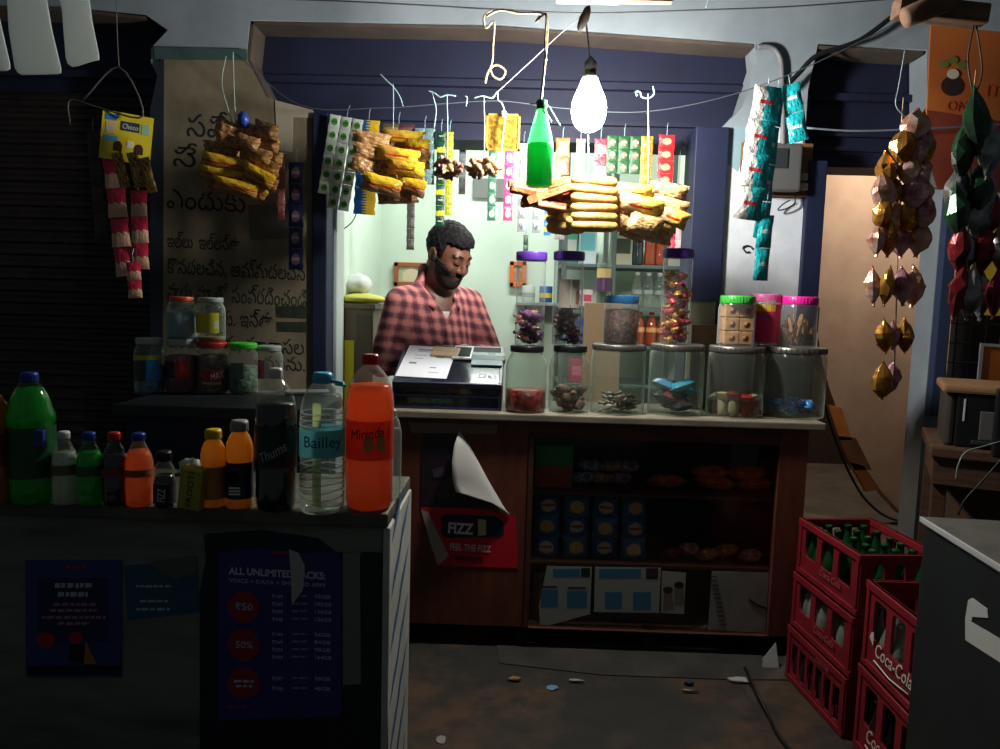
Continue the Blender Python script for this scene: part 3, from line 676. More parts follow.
def jar_at(name, label, loc, R, H, lid, lidmat, cont=None, clab=None, fill=.6, labels=(), prof=JP, shell=None, lidh=.11, lidr=.86, group=None, body='jar_body', lump=0):
    t = thing(name, label, 'jar', loc, group=group); hb = H * (1 - lidh * .8)
    MB().lathe([(r * R, z / prof[-1][1] * hb) for r, z in prof], 32, capt=False).build(body, shell or clear_h, t)
    if cont:
        pr = [(r * .95 * R, .003 + z / prof[-1][1] * hb) for r, z in prof if z / prof[-1][1] <= fill]
        pr += [(pr[-1][0], fill * hb), (pr[-1][0] * .6, fill * hb * 1.04), (.002, fill * hb * 1.03)]
        o = MB().lathe(pr, 32).build('sweets', cont); o.location = loc; tag(o, clab or ('sweets filling the ' + label), 'sweets', kind='stuff')
    mb = MB().lathe([(lidr * R, H * (1 - lidh)), (lidr * R * 1.01, H * (1 - lidh) + .002), (lidr * R * 1.01, H - .003), (lidr * R * .96, H), (lidr * R * .8, H - .001)], 32)
    for k in range(36):
        a = 2 * PI * k / 36; mb.box(lidr * R * 1.0, lidr * R * 1.025, -.0012, .0012, H * (1 - lidh) + .003, H - .004, Matrix.Rotation(a, 4, 'Z'))
    mb.build(lid, lidmat, t)
    for z1, z2, a0, a1, mat in labels:
        vs, fs = [], []; nn = 12
        for i in range(nn + 1):
            a = -PI / 2 + a0 + (a1 - a0) * i / nn
            for z in (z1, z2): vs.append((R * 1.012 * math.cos(a), R * 1.012 * math.sin(a), z * H))
        for i in range(nn): fs.append((2 * i, 2 * i + 2, 2 * i + 3, 2 * i + 1))
        MB().add(vs, fs, True).build('label', mat, t)
    t['R'] = R; t['H'] = H; return t
def jar(name, label, cx, yb, yt, hw, z, lid, lidmat, **k):
    q = PZ(cx, yb, z); R = hw * q.y / F; R = hw * (q.y + R) / F; c = Vector((q.x * (q.y + R) / q.y, q.y + R, z))
    return jar_at(name, label, c, R, (yb - yt - hw * .12) * c.y / F, lid, lidmat, **k)
cl_lid = M((170, 176, 176), .3)
gr = M
def lumpy(rgb, rgb2, ns=60, rough=.45): return M(rgb, rough, rgb2=rgb2, ns=ns, bmp=.8, nlo=.42, nhi=.58)
j1 = jar('sweet_jar', 'plastic jar with blue and yellow label, leftmost on the jar table', 150, 395, 337, 14.5, TZ, 'lid', cl_lid, clab='dark bluish sweets inside the jar with blue and yellow label', cont=lumpy((60, 84, 110), (120, 150, 176)), fill=.55, labels=[(.62, .70, -1.4, 1.4, M((196, 180, 40), .5)), (.25, .62, .25, 1.1, M((40, 130, 214), .5)), (.25, .6, -1.3, .2, M((60, 52, 44), .5))])
j2 = jar('sweet_jar', 'plastic jar of dark pink sweets with a red label', 182, 395, 338, 16, TZ, 'lid', cl_lid, clab='dark pink sweets inside the jar with red label on the jar table', cont=lumpy((140, 46, 84), (84, 36, 60)), fill=.75, labels=[(.28, .62, .1, .9, M((196, 40, 48), .5)), (.3, .6, -1.2, .0, M((60, 30, 40), .5))])
j3 = jar('sweet_jar', 'plastic jar of brown chocolates with a red lid', 213, 395, 341, 15, TZ, 'lid', redcap, clab='brown chocolates inside the red lidded jar on the jar table', cont=lumpy((80, 52, 42), (150, 112, 84)), fill=.8, lidr=.92, labels=[(.22, .46, -.3, .95, M((176, 32, 40), .5)), (.2, .25, -.3, .95, M((206, 200, 186), .5))])
j4 = jar('sweet_jar', 'plastic jar of dark green sweets with a bright green lid', 243, 395, 342, 14.5, TZ, 'lid', M((80, 214, 60), .35), clab='dark green sweets inside the green lidded jar on the jar table', cont=lumpy((54, 100, 60), (140, 160, 140)), fill=.6, lidr=.94, labels=[(.3, .62, -.6, .4, M((110, 118, 112), .5))])
j5 = jar('sweet_jar', 'clear plastic jar with a pink label at the right end of the jar table', 269, 393, 345, 14, TZ, 'lid', cl_lid, labels=[(.3, .7, -1.0, .0, M((206, 84, 120), .5)), (.3, .7, -.0, .25, M((206, 206, 200), .5))])
def stack_on(lower, name, label, cx, yb, yt, hw, lid, lidmat, **k):
    z = lower.location.z + lower['H'] + .001; s = lower.location.y / F; p = P(cx, yb, lower.location.y)
    return jar_at(name, label, Vector((p.x, lower.location.y, z)), hw * s, (yb - yt) * s, lid, lidmat, **k)
stack_on(j2, 'sweet_jar', 'nearly empty clear jar with an orange lid, stacked on the jar table', 182, 338, 296, 14, 'lid', M((226, 84, 50), .35), clab='pale layer of sweets inside the orange lidded jar', cont=M((150, 168, 180), .4, translucent=.4), fill=.7, lidr=.8)
stack_on(j3, 'sweet_jar', 'clear jar with a yellow label stacked on the red lidded jar', 211, 340, 296, 14, 'lid', cl_lid, labels=[(.2, .66, -1.1, .95, M((214, 196, 44), .5)), (.3, .48, .6, .9, M((206, 206, 200), .5))], clab='thin layer of sweets at the bottom of the yellow labelled jar', cont=M((140, 110, 80), .6), fill=.12)
wrap_text(j3, 'MAX', .30, .03, M((224, 220, 210), .5), .045, .3, math.radians(15), .2)
# ================================================================== MAIN COUNTER
MZ = .92
a_ = PZ(600, 416.5, MZ); MY0 = a_.y + .02; MX0 = P(392, 415, MY0).x - .06; MX1 = P(804, 500, MY0).x; MD = .37
m_wood = M((116, 60, 44), .5, rgb2=(92, 46, 34), ns=5, stretch=(6, 6, 1), bmp=.05)
m_wood2 = M((92, 50, 38), .55, rgb2=(72, 40, 30), ns=5, stretch=(1, 6, 6))
t = thing('shop_counter', 'brown wooden shop counter with glazed display, glass sweet jars standing on it', 'counter', (0, 0, 0))
mc = t; zb = .085
def px(x, y, Y=None): return P(x, y, MY0 if Y is None else Y)
MB().rbox(MX0 - .02, P(824, 420, MY0).x, MY0 - .025, MY0 + MD + .02, MZ - .028, MZ, .005).build('countertop', M((150, 140, 122), .5, rgb2=(120, 110, 94), ns=6, stretch=(1, 5, 5)), t)
xl = px(527, 500).x; xr = px(776, 500).x; zt = px(640, 441).z; zbm = px(640, 632).z
MB().rbox(MX0, xl - .001, MY0, MY0 + .02, zb, MZ - .03, .002).build('front_panel', m_wood, t)
MB().rbox(xl, xl + .02, MY0 - .006, MY0 + .03, zb, MZ - .03, .002).build('stile', m_wood2, t)
MB().rbox(xr, MX1, MY0 - .006, MY0 + .03, zb, MZ - .03, .002).build('stile', m_wood, t)
MB().rbox(xl + .02, xr, MY0 - .004, MY0 + .03, zt, MZ - .03, .002).build('top_rail', m_wood2, t)
MB().rbox(xl + .02, xr, MY0 - .004, MY0 + .03, zb, zbm, .002).build('bottom_rail', m_wood2, t)
MB().rbox(MX0, MX0 + .02, MY0 + .02, MY0 + MD, zb, MZ - .03, .002).build('side_panel', m_wood, t)
MB().rbox(MX1 - .02, MX1, MY0 + .03, MY0 + MD, zb, MZ - .03, .002).build('side_panel', m_wood, t)
MB().rbox(MX0 + .02, MX1 - .02, MY0 + MD - .015, MY0 + MD, zb, MZ - .03, .002).build('back_panel', M((30, 26, 24), .7), t)
MB().rbox(xl - .01, xl + .0, MY0 + .03, MY0 + MD - .016, zb, MZ - .03, .001).build('partition', m_wood2, t)
s1 = px(640, 497).z; s2 = px(640, 568).z
for z, nm in ((s1, 'shelf'), (s2, 'shelf'), (zbm, 'bottom_shelf')):
    MB().rbox(xl + .001, MX1 - .021, MY0 + .04, MY0 + MD - .016, z - .014, z, .002).build(nm, m_wood2, t)
MB().box(xl + .02, xr, MY0 + .012, MY0 + .016, zbm, zt).build('glass_pane', glass((250, 252, 251), .8, 1.4, .12), t)
for x in (MX0 + .02, xl - .03, (xl + xr) / 2, MX1 - .07):
    MB().rbox(x, x + .05, MY0 + .015, MY0 + .07, .0 if x < -.1 else .004, zb, .003).build('foot', M((30, 22, 18), .7), t)
    MB().rbox(x, x + .05, MY0 + MD - .08, MY0 + MD - .02, .004, zb, .003).build('foot', M((30, 22, 18), .7), t)

# ---- packets inside the glazed display
def pillow_thing(name, label, cat, loc, w, h, th, mat, rot=(0, 0, 0), group=None, seed=0, crimp=.12, wr=.012):
    o = link(name, pillow_mesh(w, h, th, 8, crimp, wr, seed), mat); o.location = loc; o.rotation_euler = rot; tag(o, label, cat, group); return o
SY = MY0 + .10
gm = M((30, 140, 60), .5)
def on_shelf(x0, x1, y0, y1, dy=0): 
    a = px(x0, y0, SY + dy); b = px(x1, y1, SY + dy); return a, b
a, b = on_shelf(536, 573, 444, 466); o = MB().rbox(a.x, b.x, SY, SY + .1, s1 + .085, s1 + .17, .003).build('green_box', gm); tag(o, 'green box on top of the red box inside the glazed display', 'box')
o = MB().rbox(a.x, b.x, SY, SY + .1, s1 + .0005, s1 + .084, .003).build('red_box', M((170, 60, 36), .5)); tag(o, 'red box under the green box inside the glazed display', 'box')
o2 = text('ILLA', .03, M((206, 200, 150), .5), o, ((a.x + b.x) / 2, SY - .001, s1 + .03)) if False else None
mats_up = [uvprint((60, 110, 170), (214, 206, 190), 'blotch', rough=.3), uvprint((196, 180, 150), (150, 90, 60), 'blotch', rough=.3), uvprint((120, 60, 120), (206, 180, 190), 'blotch', rough=.3)]
for i, (x, zo) in enumerate(((582, 0), (600, 0), (618, 0), (590, 1), (610, 1), (626, 1))):
    c = px(x, 480, SY + .03 + .01 * i); pillow_thing('snack_packet', 'pale and blue snack packet heaped beside the green box in the display', 'packet', (c.x, SY + .04, s1 + .035 + zo * .05), .1, .085, .04, mats_up[i % 3], (math.radians(70), 0, random.uniform(-.4, .4)), 'packets beside the green box', i)
om = uvprint((206, 76, 40), (226, 150, 70), 'blotch', rough=.3)
for i, (x, zo, w) in enumerate(((668, 0, .15), (718, 0, .16), (758, 0, .14), (712, 1, .15), (750, 1, .15))):
    c = px(x, 480, SY); pillow_thing('orange_packet', 'orange snack packet lying on the upper shelf of the display', 'packet', (c.x, SY + .05 - .01 * zo, s1 + .03 + zo * .045), w, .12, .05, om, (math.radians(78), random.uniform(-.1, .1), random.uniform(-.3, .3)), 'orange packets on the upper shelf', 20 + i)
o = MB().rbox(px(735, 450, SY + .1).x, px(760, 450, SY + .1).x, SY + .12, SY + .16, s1 + .001, s1 + .19, .003).build('grey_carton', M((110, 130, 130), .5)); tag(o, 'pale grey carton behind the orange packets in the display', 'carton')
bm_ = [uvprint((44, 84, 140), (196, 190, 170), 'ellipse', (190, 60, 50), rough=.3), uvprint((60, 110, 150), (214, 170, 110), 'ellipse', rough=.3)]
k = 0
for r in range(3):
    for i in range(4):
        c = px(546 + i * 29, 560, SY - .02); pillow_thing('blue_packet', 'blue snack packet stacked in rows on the middle shelf of the display', 'packet', (c.x, SY - .01 + .006 * (k % 3), s2 + .047 + r * .082), .1, .092, .05, bm_[(r + i) % 2], (math.radians(-4), random.uniform(-.08, .08), random.uniform(-.15, .15)), 'blue packets on the middle shelf', 40 + k); k += 1
ym = [uvprint((206, 180, 60), (190, 80, 50), 'blotch'), uvprint((190, 90, 110), (220, 200, 180), 'blotch'), uvprint((150, 50, 50), (80, 30, 30), 'blotch')]
for i, x in enumerate((672, 690, 708, 728, 750, 768)):
    c = px(x, 555, SY); pillow_thing('snack_packet', 'pink and yellow snack packet lying at the right of the middle shelf', 'packet', (c.x, SY + .02 * (i % 2), s2 + .03 + .012 * (i % 2)), .085, .07, .045, ym[(i + (i == 2)) % 3] if i else ym[2], (math.radians(60), 0, random.uniform(-.5, .5)), 'packets at the right of the middle shelf', 60 + i)
o = pillow_thing('brown_packet', 'crumpled brown packet at the left end of the lower display shelf', 'packet', (px(543, 600, SY).x, SY - .02, zbm + .1), .075, .19, .05, M((120, 88, 62), .6, rgb2=(90, 60, 44), ns=30), (0, 0, .2), None, 77, wr=.03)
# printed cards and notebook leaning behind the glass
def leaning(name, label, cat, pts, y, mat):
    o = MB().prism(px_poly(pts, MY0 + y), MY0 + y, MY0 + y + .002).build(name, mat); tag(o, label, cat); return o
cardw = M((206, 208, 202), .6); skyb = M((70, 150, 200), .6)
def bits(par, rects, y, mat, name='print'):
    mb = MB()
    for r in rects: mb.prism(px_poly(quad(*r), MY0 + y), MY0 + y - .0006, MY0 + y)
    return mb.build(name, mat, par)
c1 = leaning('printed_card', 'white and blue printed card standing at the left behind the display glass', 'card', [(547, 566), (592, 567), (590, 614), (540, 628), (539, 606)], .024, cardw)
bits(c1, [(553, 569, 580, 577), (541, 590, 558, 607), (567, 591, 587, 608)], .0238, skyb); bits(c1, [(581, 568, 590, 577)], .0238, M((40, 44, 50), .6), 'badge')
bits(c1, [(568, 587 , 586, 589), (542, 586, 557, 588)], .0234, M((60, 60, 70), .6), 'heading')
c2 = leaning('printed_card', 'wider white and blue printed card standing in the middle behind the display glass', 'card', [(595, 567), (661, 568), (659, 613), (594, 612)], .024, cardw)
bits(c2, [(599, 569, 641, 578), (605, 592, 622, 609), (633, 592, 651, 610)], .0238, skyb); bits(c2, [(646, 568, 658, 579)], .0238, M((40, 44, 50), .6), 'badge')
c3 = leaning('picture_card', 'pale card with small dark haired figures beside the blue printed cards', 'card', [(662, 571), (686, 573), (684, 614), (661, 613)], .026, cardw)
for x, y in ((668, 590), (679, 585)):
    MB().prism(px_poly([(x + 5 * math.cos(a), y + 3.4 * math.sin(a)) for a in np.linspace(0, 2 * PI, 14, endpoint=False)], MY0 + .0258), MY0 + .025, MY0 + .0258).build('hair_print', M((22, 20, 22), .6), c3)
    MB().prism(px_poly([(x - 4, y + 2), (x + 4, y + 2), (x + 6, y + 20), (x - 5, y + 20)], MY0 + .0258), MY0 + .0253, MY0 + .0258).build('figure_print', M((150, 140, 130), .6), c3)
nb = leaning('notebook', 'white spiral bound notebook standing at the right behind the display glass', 'notebook', [(712, 571), (771, 573), (768, 633), (708, 630)], .024, M((190, 192, 188), .6, rgb2=(170, 172, 168), ns=14))
mb = MB()
for i in range(12):
    y = 576 + i * 4.4; c = px(713 + i * .9, y, MY0 + .024); mb.tube([c + Vector((.012 * math.cos(a), .006 * math.sin(a), 0)) for a in np.linspace(0, 2 * PI, 10, endpoint=False)], .0016, 4, closed=True)
mb.build('spiral_binding', M((30, 30, 34), .4, metal=.6), nb)
MB().tube(pxline([(749, 599), (757, 605), (768, 609)], MY0 + .0225), .004, 6).build('pen_stroke', M((36, 36, 40), .6), nb)
o = MB().blob((0, 0, 0), (.16, .05, .03), 16, 8, jit=.08).build('dark_cloth', M((40, 38, 38), .9)); c = px(625, 625, SY); o.location = (c.x, SY + .02, zbm + .028); tag(o, 'rumpled dark cloth lying in front of the printed cards in the display', 'cloth')

# ---- posters on the front panel
def on_counter(pts, off, mat, name, parent=None, label=None, cat='poster'):
    o = MB().prism(px_poly(pts, MY0 - off), MY0 - off - .0008, MY0 - off).build(name, mat, parent)
    if label: tag(o, label, cat)
    return o
redp = M((206, 24, 48), .45)
fp = on_counter([(421, 507), (470, 508), (516, 516), (518, 568), (456, 566), (437, 565), (429, 540)], .0015, redp, 'poster', None, 'torn red drink poster on the brown counter front')
def ctext(s, x, y, spx, wpx, mat, par, off, **k):
    Y = MY0 - off; return text(s, spx * Y / F * 1.3, mat, par, P(x, y, Y), (0, math.radians(1.8), 0), width=wpx * Y / F, **k)
on_counter([(441, 516), (446, 514), (496, 516), (504, 522), (504, 534), (499, 537), (446, 538), (441, 533)], .0028, M((22, 26, 56), .5), 'bottle_print', fp)
on_counter([(478, 519), (486, 520), (486, 535), (478, 536)], .0042, M((206, 190, 140), .5), 'label_print', fp)
ctext('FIZZ', 460, 533.5, 12, 26, M((226, 226, 232), .5), fp, .0045, bold=.035); ctext('FEEL THE FIZZ', 470, 551, 7.5, 42, M((226, 190, 200), .5), fp, .003, bold=.03)
on_counter([(455, 556), (483, 557), (483, 561), (455, 560)], .003, M((110, 10, 30), .5), 'print', fp)
fl = link('peeled_corner', card_mesh(.11, .20, .001, 8, lambda u, v: (-.03 * (1 - v) * (1 - u), -.05 * (1 - u) * (1 - v), 0)), M((170, 160, 150), .7), None)
bpz = on_counter([(422, 430), (458, 431), (462, 470), (500, 508), (470, 508), (421, 506)], .0015, M((28, 26, 44), .45, rgb2=(54, 30, 46), ns=24), 'poster', None, 'torn dark poster with a curling white flap on the brown counter front')
bpy.data.objects.remove(fl)
fl = MB(); vs = []; rows = [((459, 431), (460, 431)), ((454, 446), (470, 447)), ((452, 462), (479, 463)), ((452, 478), (488, 480)), ((456, 492), (498, 497)), ((492, 503), (505, 509)), ((509, 514), (510, 515))]
nn = 6
for j, (l_, r_) in enumerate(rows):
    for i in range(nn + 1):
        u = i / nn; x = l_[0] + (r_[0] - l_[0]) * u; y = l_[1] + (r_[1] - l_[1]) * u
        vs.append(P(x, y, MY0 - .004 - .055 * math.sin(PI * min(1, j / 6)) * (1 - u) ** .7))
fs = [(j * (nn + 1) + i, j * (nn + 1) + i + 1, (j + 1) * (nn + 1) + i + 1, (j + 1) * (nn + 1) + i) for j in range(len(rows) - 1) for i in range(nn)]
me = fl.add(vs, fs, True).mesh('curled_flap'); o = link('curled_flap', me, M((214, 212, 206), .65, translucent=.25), bpz); sm_ = o.modifiers.new('thickness', 'SOLIDIFY'); sm_.thickness = .0012
on_counter([(421, 510), (428, 512), (449, 556), (438, 565), (432, 548)], .006, M((176, 162, 154), .7), 'torn_flap', fp)
on_counter([(408, 422), (498, 425), (496, 434), (412, 433)], .0032, M((120, 106, 90), .5), 'tape_strip', None, 'strip of yellowed tape across the top of the brown counter front', 'tape')
for i, (x, y) in enumerate(((432, 470), (440, 482), (448, 456), (436, 492))): on_counter([(x, y), (x + 12, y - 4), (x + 14, y + 6), (x + 2, y + 8)], .003, M((70, 66, 82), .5), 'print', bpz)

# ---- glass jars on the counter
LIDP = [(1.0, 0), (1.0, .02), (1.02, .05)]
BIG = [(.9, 0), (.985, .012), (1, .05), (1, .80), (.97, .86), (.93, .88), (.93, .9)]
RND = [(.86, 0), (.96, .015), (1, .06), (1, .66), (.96, .74), (.82, .82), (.76, .85), (.76, .9)]
TALL = [(.95, 0), (1, .01), (1, .95), (.97, .97), (.97, 1.0)]
SQ = [(.92, 0), (.99, .015), (1, .05), (1, .82), (.95, .9), (.9, .93), (.9, .95)]
gl = glass((246, 251, 247), .9, 1.5, .05, body=.09, bodycol=(196, 208, 194)); pl = glass((252, 253, 253), .85, 1.45, .1, body=.10, bodycol=(226, 230, 230))
black = M((26, 24, 26), .35); steel = M((120, 116, 110), .35, metal=.7)
G1 = jar('glass_jar', 'round glass jar of red sweets, leftmost beside the desk case', 525, 414, 345, 20.5, MZ, 'lid', black, prof=RND, shell=gl, lidh=.10, lidr=.80, cont=lumpy((176, 44, 36), (100, 30, 26), 50, .3), clab='red sweets filling the leftmost round glass jar', fill=.36)
G2 = jar('glass_jar', 'round glass jar of brown lumps, second from the desk case', 568, 414, 345, 20.5, MZ, 'lid', black, prof=RND, shell=gl, lidh=.10, lidr=.80)
G3 = jar('glass_jar', 'wide glass jar with brown striped sweets under the blue lidded jar', 616, 416, 344, 27, MZ, 'lid', steel, prof=BIG, shell=gl, lidh=.09, lidr=.97)
G4 = jar('glass_jar', 'wide glass jar holding crumpled teal wrappers', 674, 417, 344, 27, MZ, 'lid', steel, prof=BIG, shell=gl, lidh=.09, lidr=.97)
G5 = jar('glass_jar', 'wide glass jar holding red and white packets', 733, 419, 346, 27.5, MZ, 'lid', steel, prof=BIG, shell=gl, lidh=.09, lidr=.97)
G6 = jar('glass_jar', 'wide glass jar with a few blue wrapped sweets at the counter end', 792, 420, 347, 29, MZ, 'lid', steel, prof=BIG, shell=gl, lidh=.09, lidr=.97)
purple = M((96, 56, 160), .35)
U1 = stack_on(G1, 'tall_sweet_jar', 'tall clear jar with purple lid holding a few purple wrappers', 529, 345, 253, 14.5, 'lid', purple, prof=TALL, shell=pl, lidh=.095, lidr=1.04)
U2 = stack_on(G2, 'tall_sweet_jar', 'tall clear jar with purple lid, dark sweets and a white label', 566, 346, 254, 14.5, 'lid', purple, prof=TALL, shell=pl, lidh=.095, lidr=1.04, labels=[(.40, .70, .15, .8, M((206, 196, 184), .5)), (.40, .70, -.7, .1, M((190, 178, 166), .5)), (.44, .58, .5, .8, M((190, 110, 70), .5))])
U3 = stack_on(G3, 'plastic_jar', 'squat plastic jar with blue lid full of dark roasted gram', 620, 345, 297, 17.5, 'lid', M((60, 128, 190), .35), prof=SQ, shell=pl, lidh=.17, lidr=.93, cont=lumpy((112, 78, 58), (48, 34, 28), 75, .5), clab='dark roasted gram filling the blue lidded jar', fill=.8)
U4 = stack_on(G4, 'tall_sweet_jar', 'tall clear jar with purple lid full of red and gold sweets', 674, 345, 252, 14.5, 'lid', purple, prof=TALL, shell=pl, lidh=.095, lidr=1.04)
U5 = stack_on(G5, 'plastic_jar', 'plastic jar with green lid full of square brown biscuits', 735, 347, 298, 18, 'lid', M((70, 190, 70), .35), prof=SQ, shell=pl, lidh=.16, lidr=.93)
def on_lids(name, label, cx, yb, yt, hw, Y, z, **k):
    s = Y / F; p = P(cx, yb, Y); return jar_at(name, label, Vector((p.x, Y, z)), hw * s, (yb - yt) * s, 'lid', **k)
U6 = on_lids('plastic_jar', 'plastic jar with a pink lid and a bright pink packet label', 766, 347, 297, 16, G6.location.y + .05, G6.location.z + G6['H'] + .001, lidmat=M((226, 110, 170), .35), prof=SQ, shell=pl, lidh=.16, lidr=.93, labels=[(.06, .80, -.95, .75, M((232, 50, 110), .45)), (.66, .80, -.9, .3, M((236, 200, 60), .45))])
U7 = stack_on(G6, 'plastic_jar', 'plastic jar with a hot pink lid holding lumpy brown sweets', 797, 349, 300, 18, 'lid', M((240, 40, 160), .35), prof=SQ, shell=pl, lidh=.16, lidr=.93, labels=[(.3, .8, .8, 1.2, M((60, 80, 130), .5))])
U6.location.x -= .012
wrap_text(U6, 'oom', .50, .035, M((60, 130, 220), .5), .055, -.1, math.radians(10))
wrap_text(U6, 'alpen', .80, .03, wh, .05, .2, math.radians(8), .3)

# candies
def candy_mesh(l, r, fan=.9):
    mb = MB(); n = 12; pr = [(r * .95 * fan, -l * .5), (r * .22, -l * .27), (r * .75, -l * .2), (r, -l * .08), (r, l * .08), (r * .75, l * .2), (r * .22, l * .27), (r * .95 * fan, l * .5)]
    vs, fs = [], []
    for i, (q, z) in enumerate(pr):
        for k in range(n):
            a = 2 * PI * k / n; j = 1 + (.25 * math.sin(4 * a) if i in (0, 7) else .04 * math.sin(3 * a + i)); vs.append((q * j * math.cos(a), q * j * math.sin(a) * (.5 if i in (0, 7) else .85), z))
    for i in range(7):
        for k in range(n): fs.append((i * n + k, i * n + (k + 1) % n, (i + 1) * n + (k + 1) % n, (i + 1) * n + k))
    fs.append(list(range(n - 1, -1, -1))); fs.append([7 * n + k for k in range(n)])
    return mb.add(vs, fs, True).mesh('wrapped_sweet')
def fill_jar(jar_, name, label, meshes, n, rr, z0, z1, group, size, seed=1, upright=False):
    rnd = random.Random(seed); pts = []; tries = 0; size0 = size
    while len(pts) < n and tries < 4000:
        tries += 1; a = rnd.uniform(0, 2 * PI); q = rr * math.sqrt(rnd.random()); z = z0 + (z1 - z0) * (len(pts) / n) ** 1.0 + rnd.uniform(-.006, .006)
        p = Vector((q * math.cos(a), q * math.sin(a), max(z, z0)))
        if all((p - o).length > size for o in pts): pts.append(p)
        if tries % 400 == 0: size *= .9
    for i, p in enumerate(pts):
        me, mt = meshes[i % len(meshes)]; o = bpy.data.objects.new(name, me); C.objects.link(o)
        if not len(me.materials): me.materials.append(mt)
        o.location = jar_.location + p; o.rotation_euler = (rnd.uniform(1.1, 2) if not upright else rnd.uniform(-.3, .3), rnd.uniform(-.5, .5), rnd.uniform(0, 6.28)); tag(o, label, 'sweet', group)
def cands(cols, l, r): return [(candy_mesh(l, r), M(c, .25, metal=mt)) for c, mt in cols]
gR = lambda j: j['R']
fill_jar(U1, 'wrapped_sweet', 'purple foil wrapped sweet in the first tall purple lidded jar', cands([((130, 64, 130), 0), ((106, 52, 104), 0), ((176, 120, 110), 0)], .06, .017), 20, gR(U1) * .6, .016, .13, 'sweets in the first tall jar', .02, 1)
fill_jar(U2, 'wrapped_sweet', 'dark foil wrapped sweet in the second tall purple lidded jar', cands([((84, 46, 54), 0), ((110, 60, 50), 0), ((80, 96, 120), 0), ((150, 90, 60), 0)], .055, .016), 22, gR(U2) * .6, .016, .14, 'sweets in the second tall jar', .02, 2)
fill_jar(U4, 'wrapped_sweet', 'red and gold wrapped sweet in the tall jar right of the bulb', cands([((206, 50, 66), .1), ((226, 170, 60), .4), ((180, 56, 56), .1), ((230, 80, 100), .1), ((214, 156, 60), .4)], .05, .0155), 60, gR(U4) * .66, .014, .27, 'sweets in the red and gold jar', .017, 3)
lump = []
for i in range(3): lump.append((MB().blob((0, 0, 0), (.022, .018, .03), 10, 7, jit=.12).mesh('lump'), M((118, 80, 62), .6, rgb2=(84, 54, 44), ns=40, bmp=.5)))
fill_jar(G2, 'brown_sweet', 'dark brown lump of sweet in the second round glass jar', lump, 16, gR(G2) * .62, .02, .09, 'brown lumps in the second glass jar', .026, 4)
fill_jar(G3, 'striped_sweet', 'brown striped stick sweet in the wide jar under the blue lid', [(candy_mesh(.075, .014), uvprint((90, 66, 54), (190, 180, 170), 'blotch')) if False else (candy_mesh(.08, .014), M((120, 92, 78), .35, rgb2=(190, 174, 160), ns=60)), (candy_mesh(.08, .014), M((110, 74, 60), .35))], 16, gR(G3) * .6, .018, .075, 'striped sweets in the wide jar', .024, 5)
tw = []
for i in range(4): tw.append((pillow_mesh(.10, .075, .04, 6, .15, .05, i), [M((60, 156, 190), .25), M((66, 130, 170), .25), M((60, 60, 72), .3), M((120, 52, 58), .3)][i]))
fill_jar(G4, 'crumpled_wrapper', 'crumpled wrapper packet inside the wide jar of teal wrappers', [tw[2], tw[3], tw[2], tw[3], tw[0], tw[1], tw[0], tw[1], tw[0]], 9, gR(G4) * .42, .035, .13, 'wrappers in the teal jar', .035, 6)
rw = [(pillow_mesh(.055, .075, .03, 6, .12, .02, i), [M((176, 36, 40), .3), M((196, 180, 150), .35), M((150, 36, 36), .3)][i]) for i in range(3)]
for i, (x, y) in enumerate(((-.055, .02), (-.015, -.055), (.03, -.055), (.065, -.015), (.0, .05), (.05, .04), (-.05, -.03))):
    for lv in (0, 1):
        me, mt = rw[(i + lv) % 3 if lv else 1 if i in (1, 6) else 2]; o = bpy.data.objects.new('sweet_packet', me); C.objects.link(o)
        if not len(me.materials): me.materials.append(mt)
        o.location = G5.location + Vector((x, y, .04 + .032 * lv)); o.rotation_euler = (random.uniform(-.2, .2) + (1.2 if lv else 0), 0, random.uniform(-.8, .8)); tag(o, 'small red or white sweet packet in the wide jar under the biscuits', 'packet', 'packets in the red and white jar')
fill_jar(G6, 'wrapped_sweet', 'blue foil wrapped sweet in the wide jar at the counter end', cands([((60, 130, 220), .1), ((80, 160, 236), .1), ((46, 90, 170), .1)], .07, .02), 11, gR(G6) * .66, .02, .06, 'blue sweets in the end jar', .03, 8)
# biscuits in rows
bis = MB().rbox(-.028, .028, -.009, .009, -.0255, .0255, .006, 3).mesh('biscuit'); bm2 = M((206, 160, 108), .7, rgb2=(176, 124, 78), ns=50, bmp=.3); bis.materials.append(bm2)
star = MB().lathe([(.0001, 0), (.010, 0), (.0125, .001)], 6, Matrix.Rotation(PI / 2, 4, 'X'), capb=False).mesh('stamp'); star.materials.append(M((150, 96, 56), .7))
Rb = U5['R']
for lv in range(3):
    for (x, y) in ((-.030, -.035), (.030, -.035), (-.030, -.012), (.030, -.012), (-.03, .012), (.03, .012), (-.03, .035), (.03, .035)):
        if math.hypot(x, y) > Rb * 1.1: continue
        o = bpy.data.objects.new('square_biscuit', bis); C.objects.link(o); o.location = U5.location + Vector((x * .9 + random.uniform(-.002, .002), y * .9, .03 + lv * .052)); o.rotation_euler = (0, random.uniform(-.05, .05), random.uniform(-.08, .08)); tag(o, 'square brown biscuit stacked in the green lidded jar', 'biscuit', 'biscuits in the green lidded jar')
        if y < -.03:
            s_ = bpy.data.objects.new('stamp', star); C.objects.link(s_); s_.parent = o; s_.location = (0, -.0095, 0)
sev = [(MB().blob((0, 0, 0), (.013, .004, .032), 9, 9, jit=.14).mesh('lump'), M((190, 140, 92), .7, rgb2=(150, 100, 60), ns=80, bmp=.6))]
fill_jar(U7, 'nut_sweet', 'knobbly brown nut sweet in the hot pink lidded jar', sev, 22, gR(U7) * .66, .03, .10, 'nut sweets in the pink lidded jar', .021, 9, upright=True)
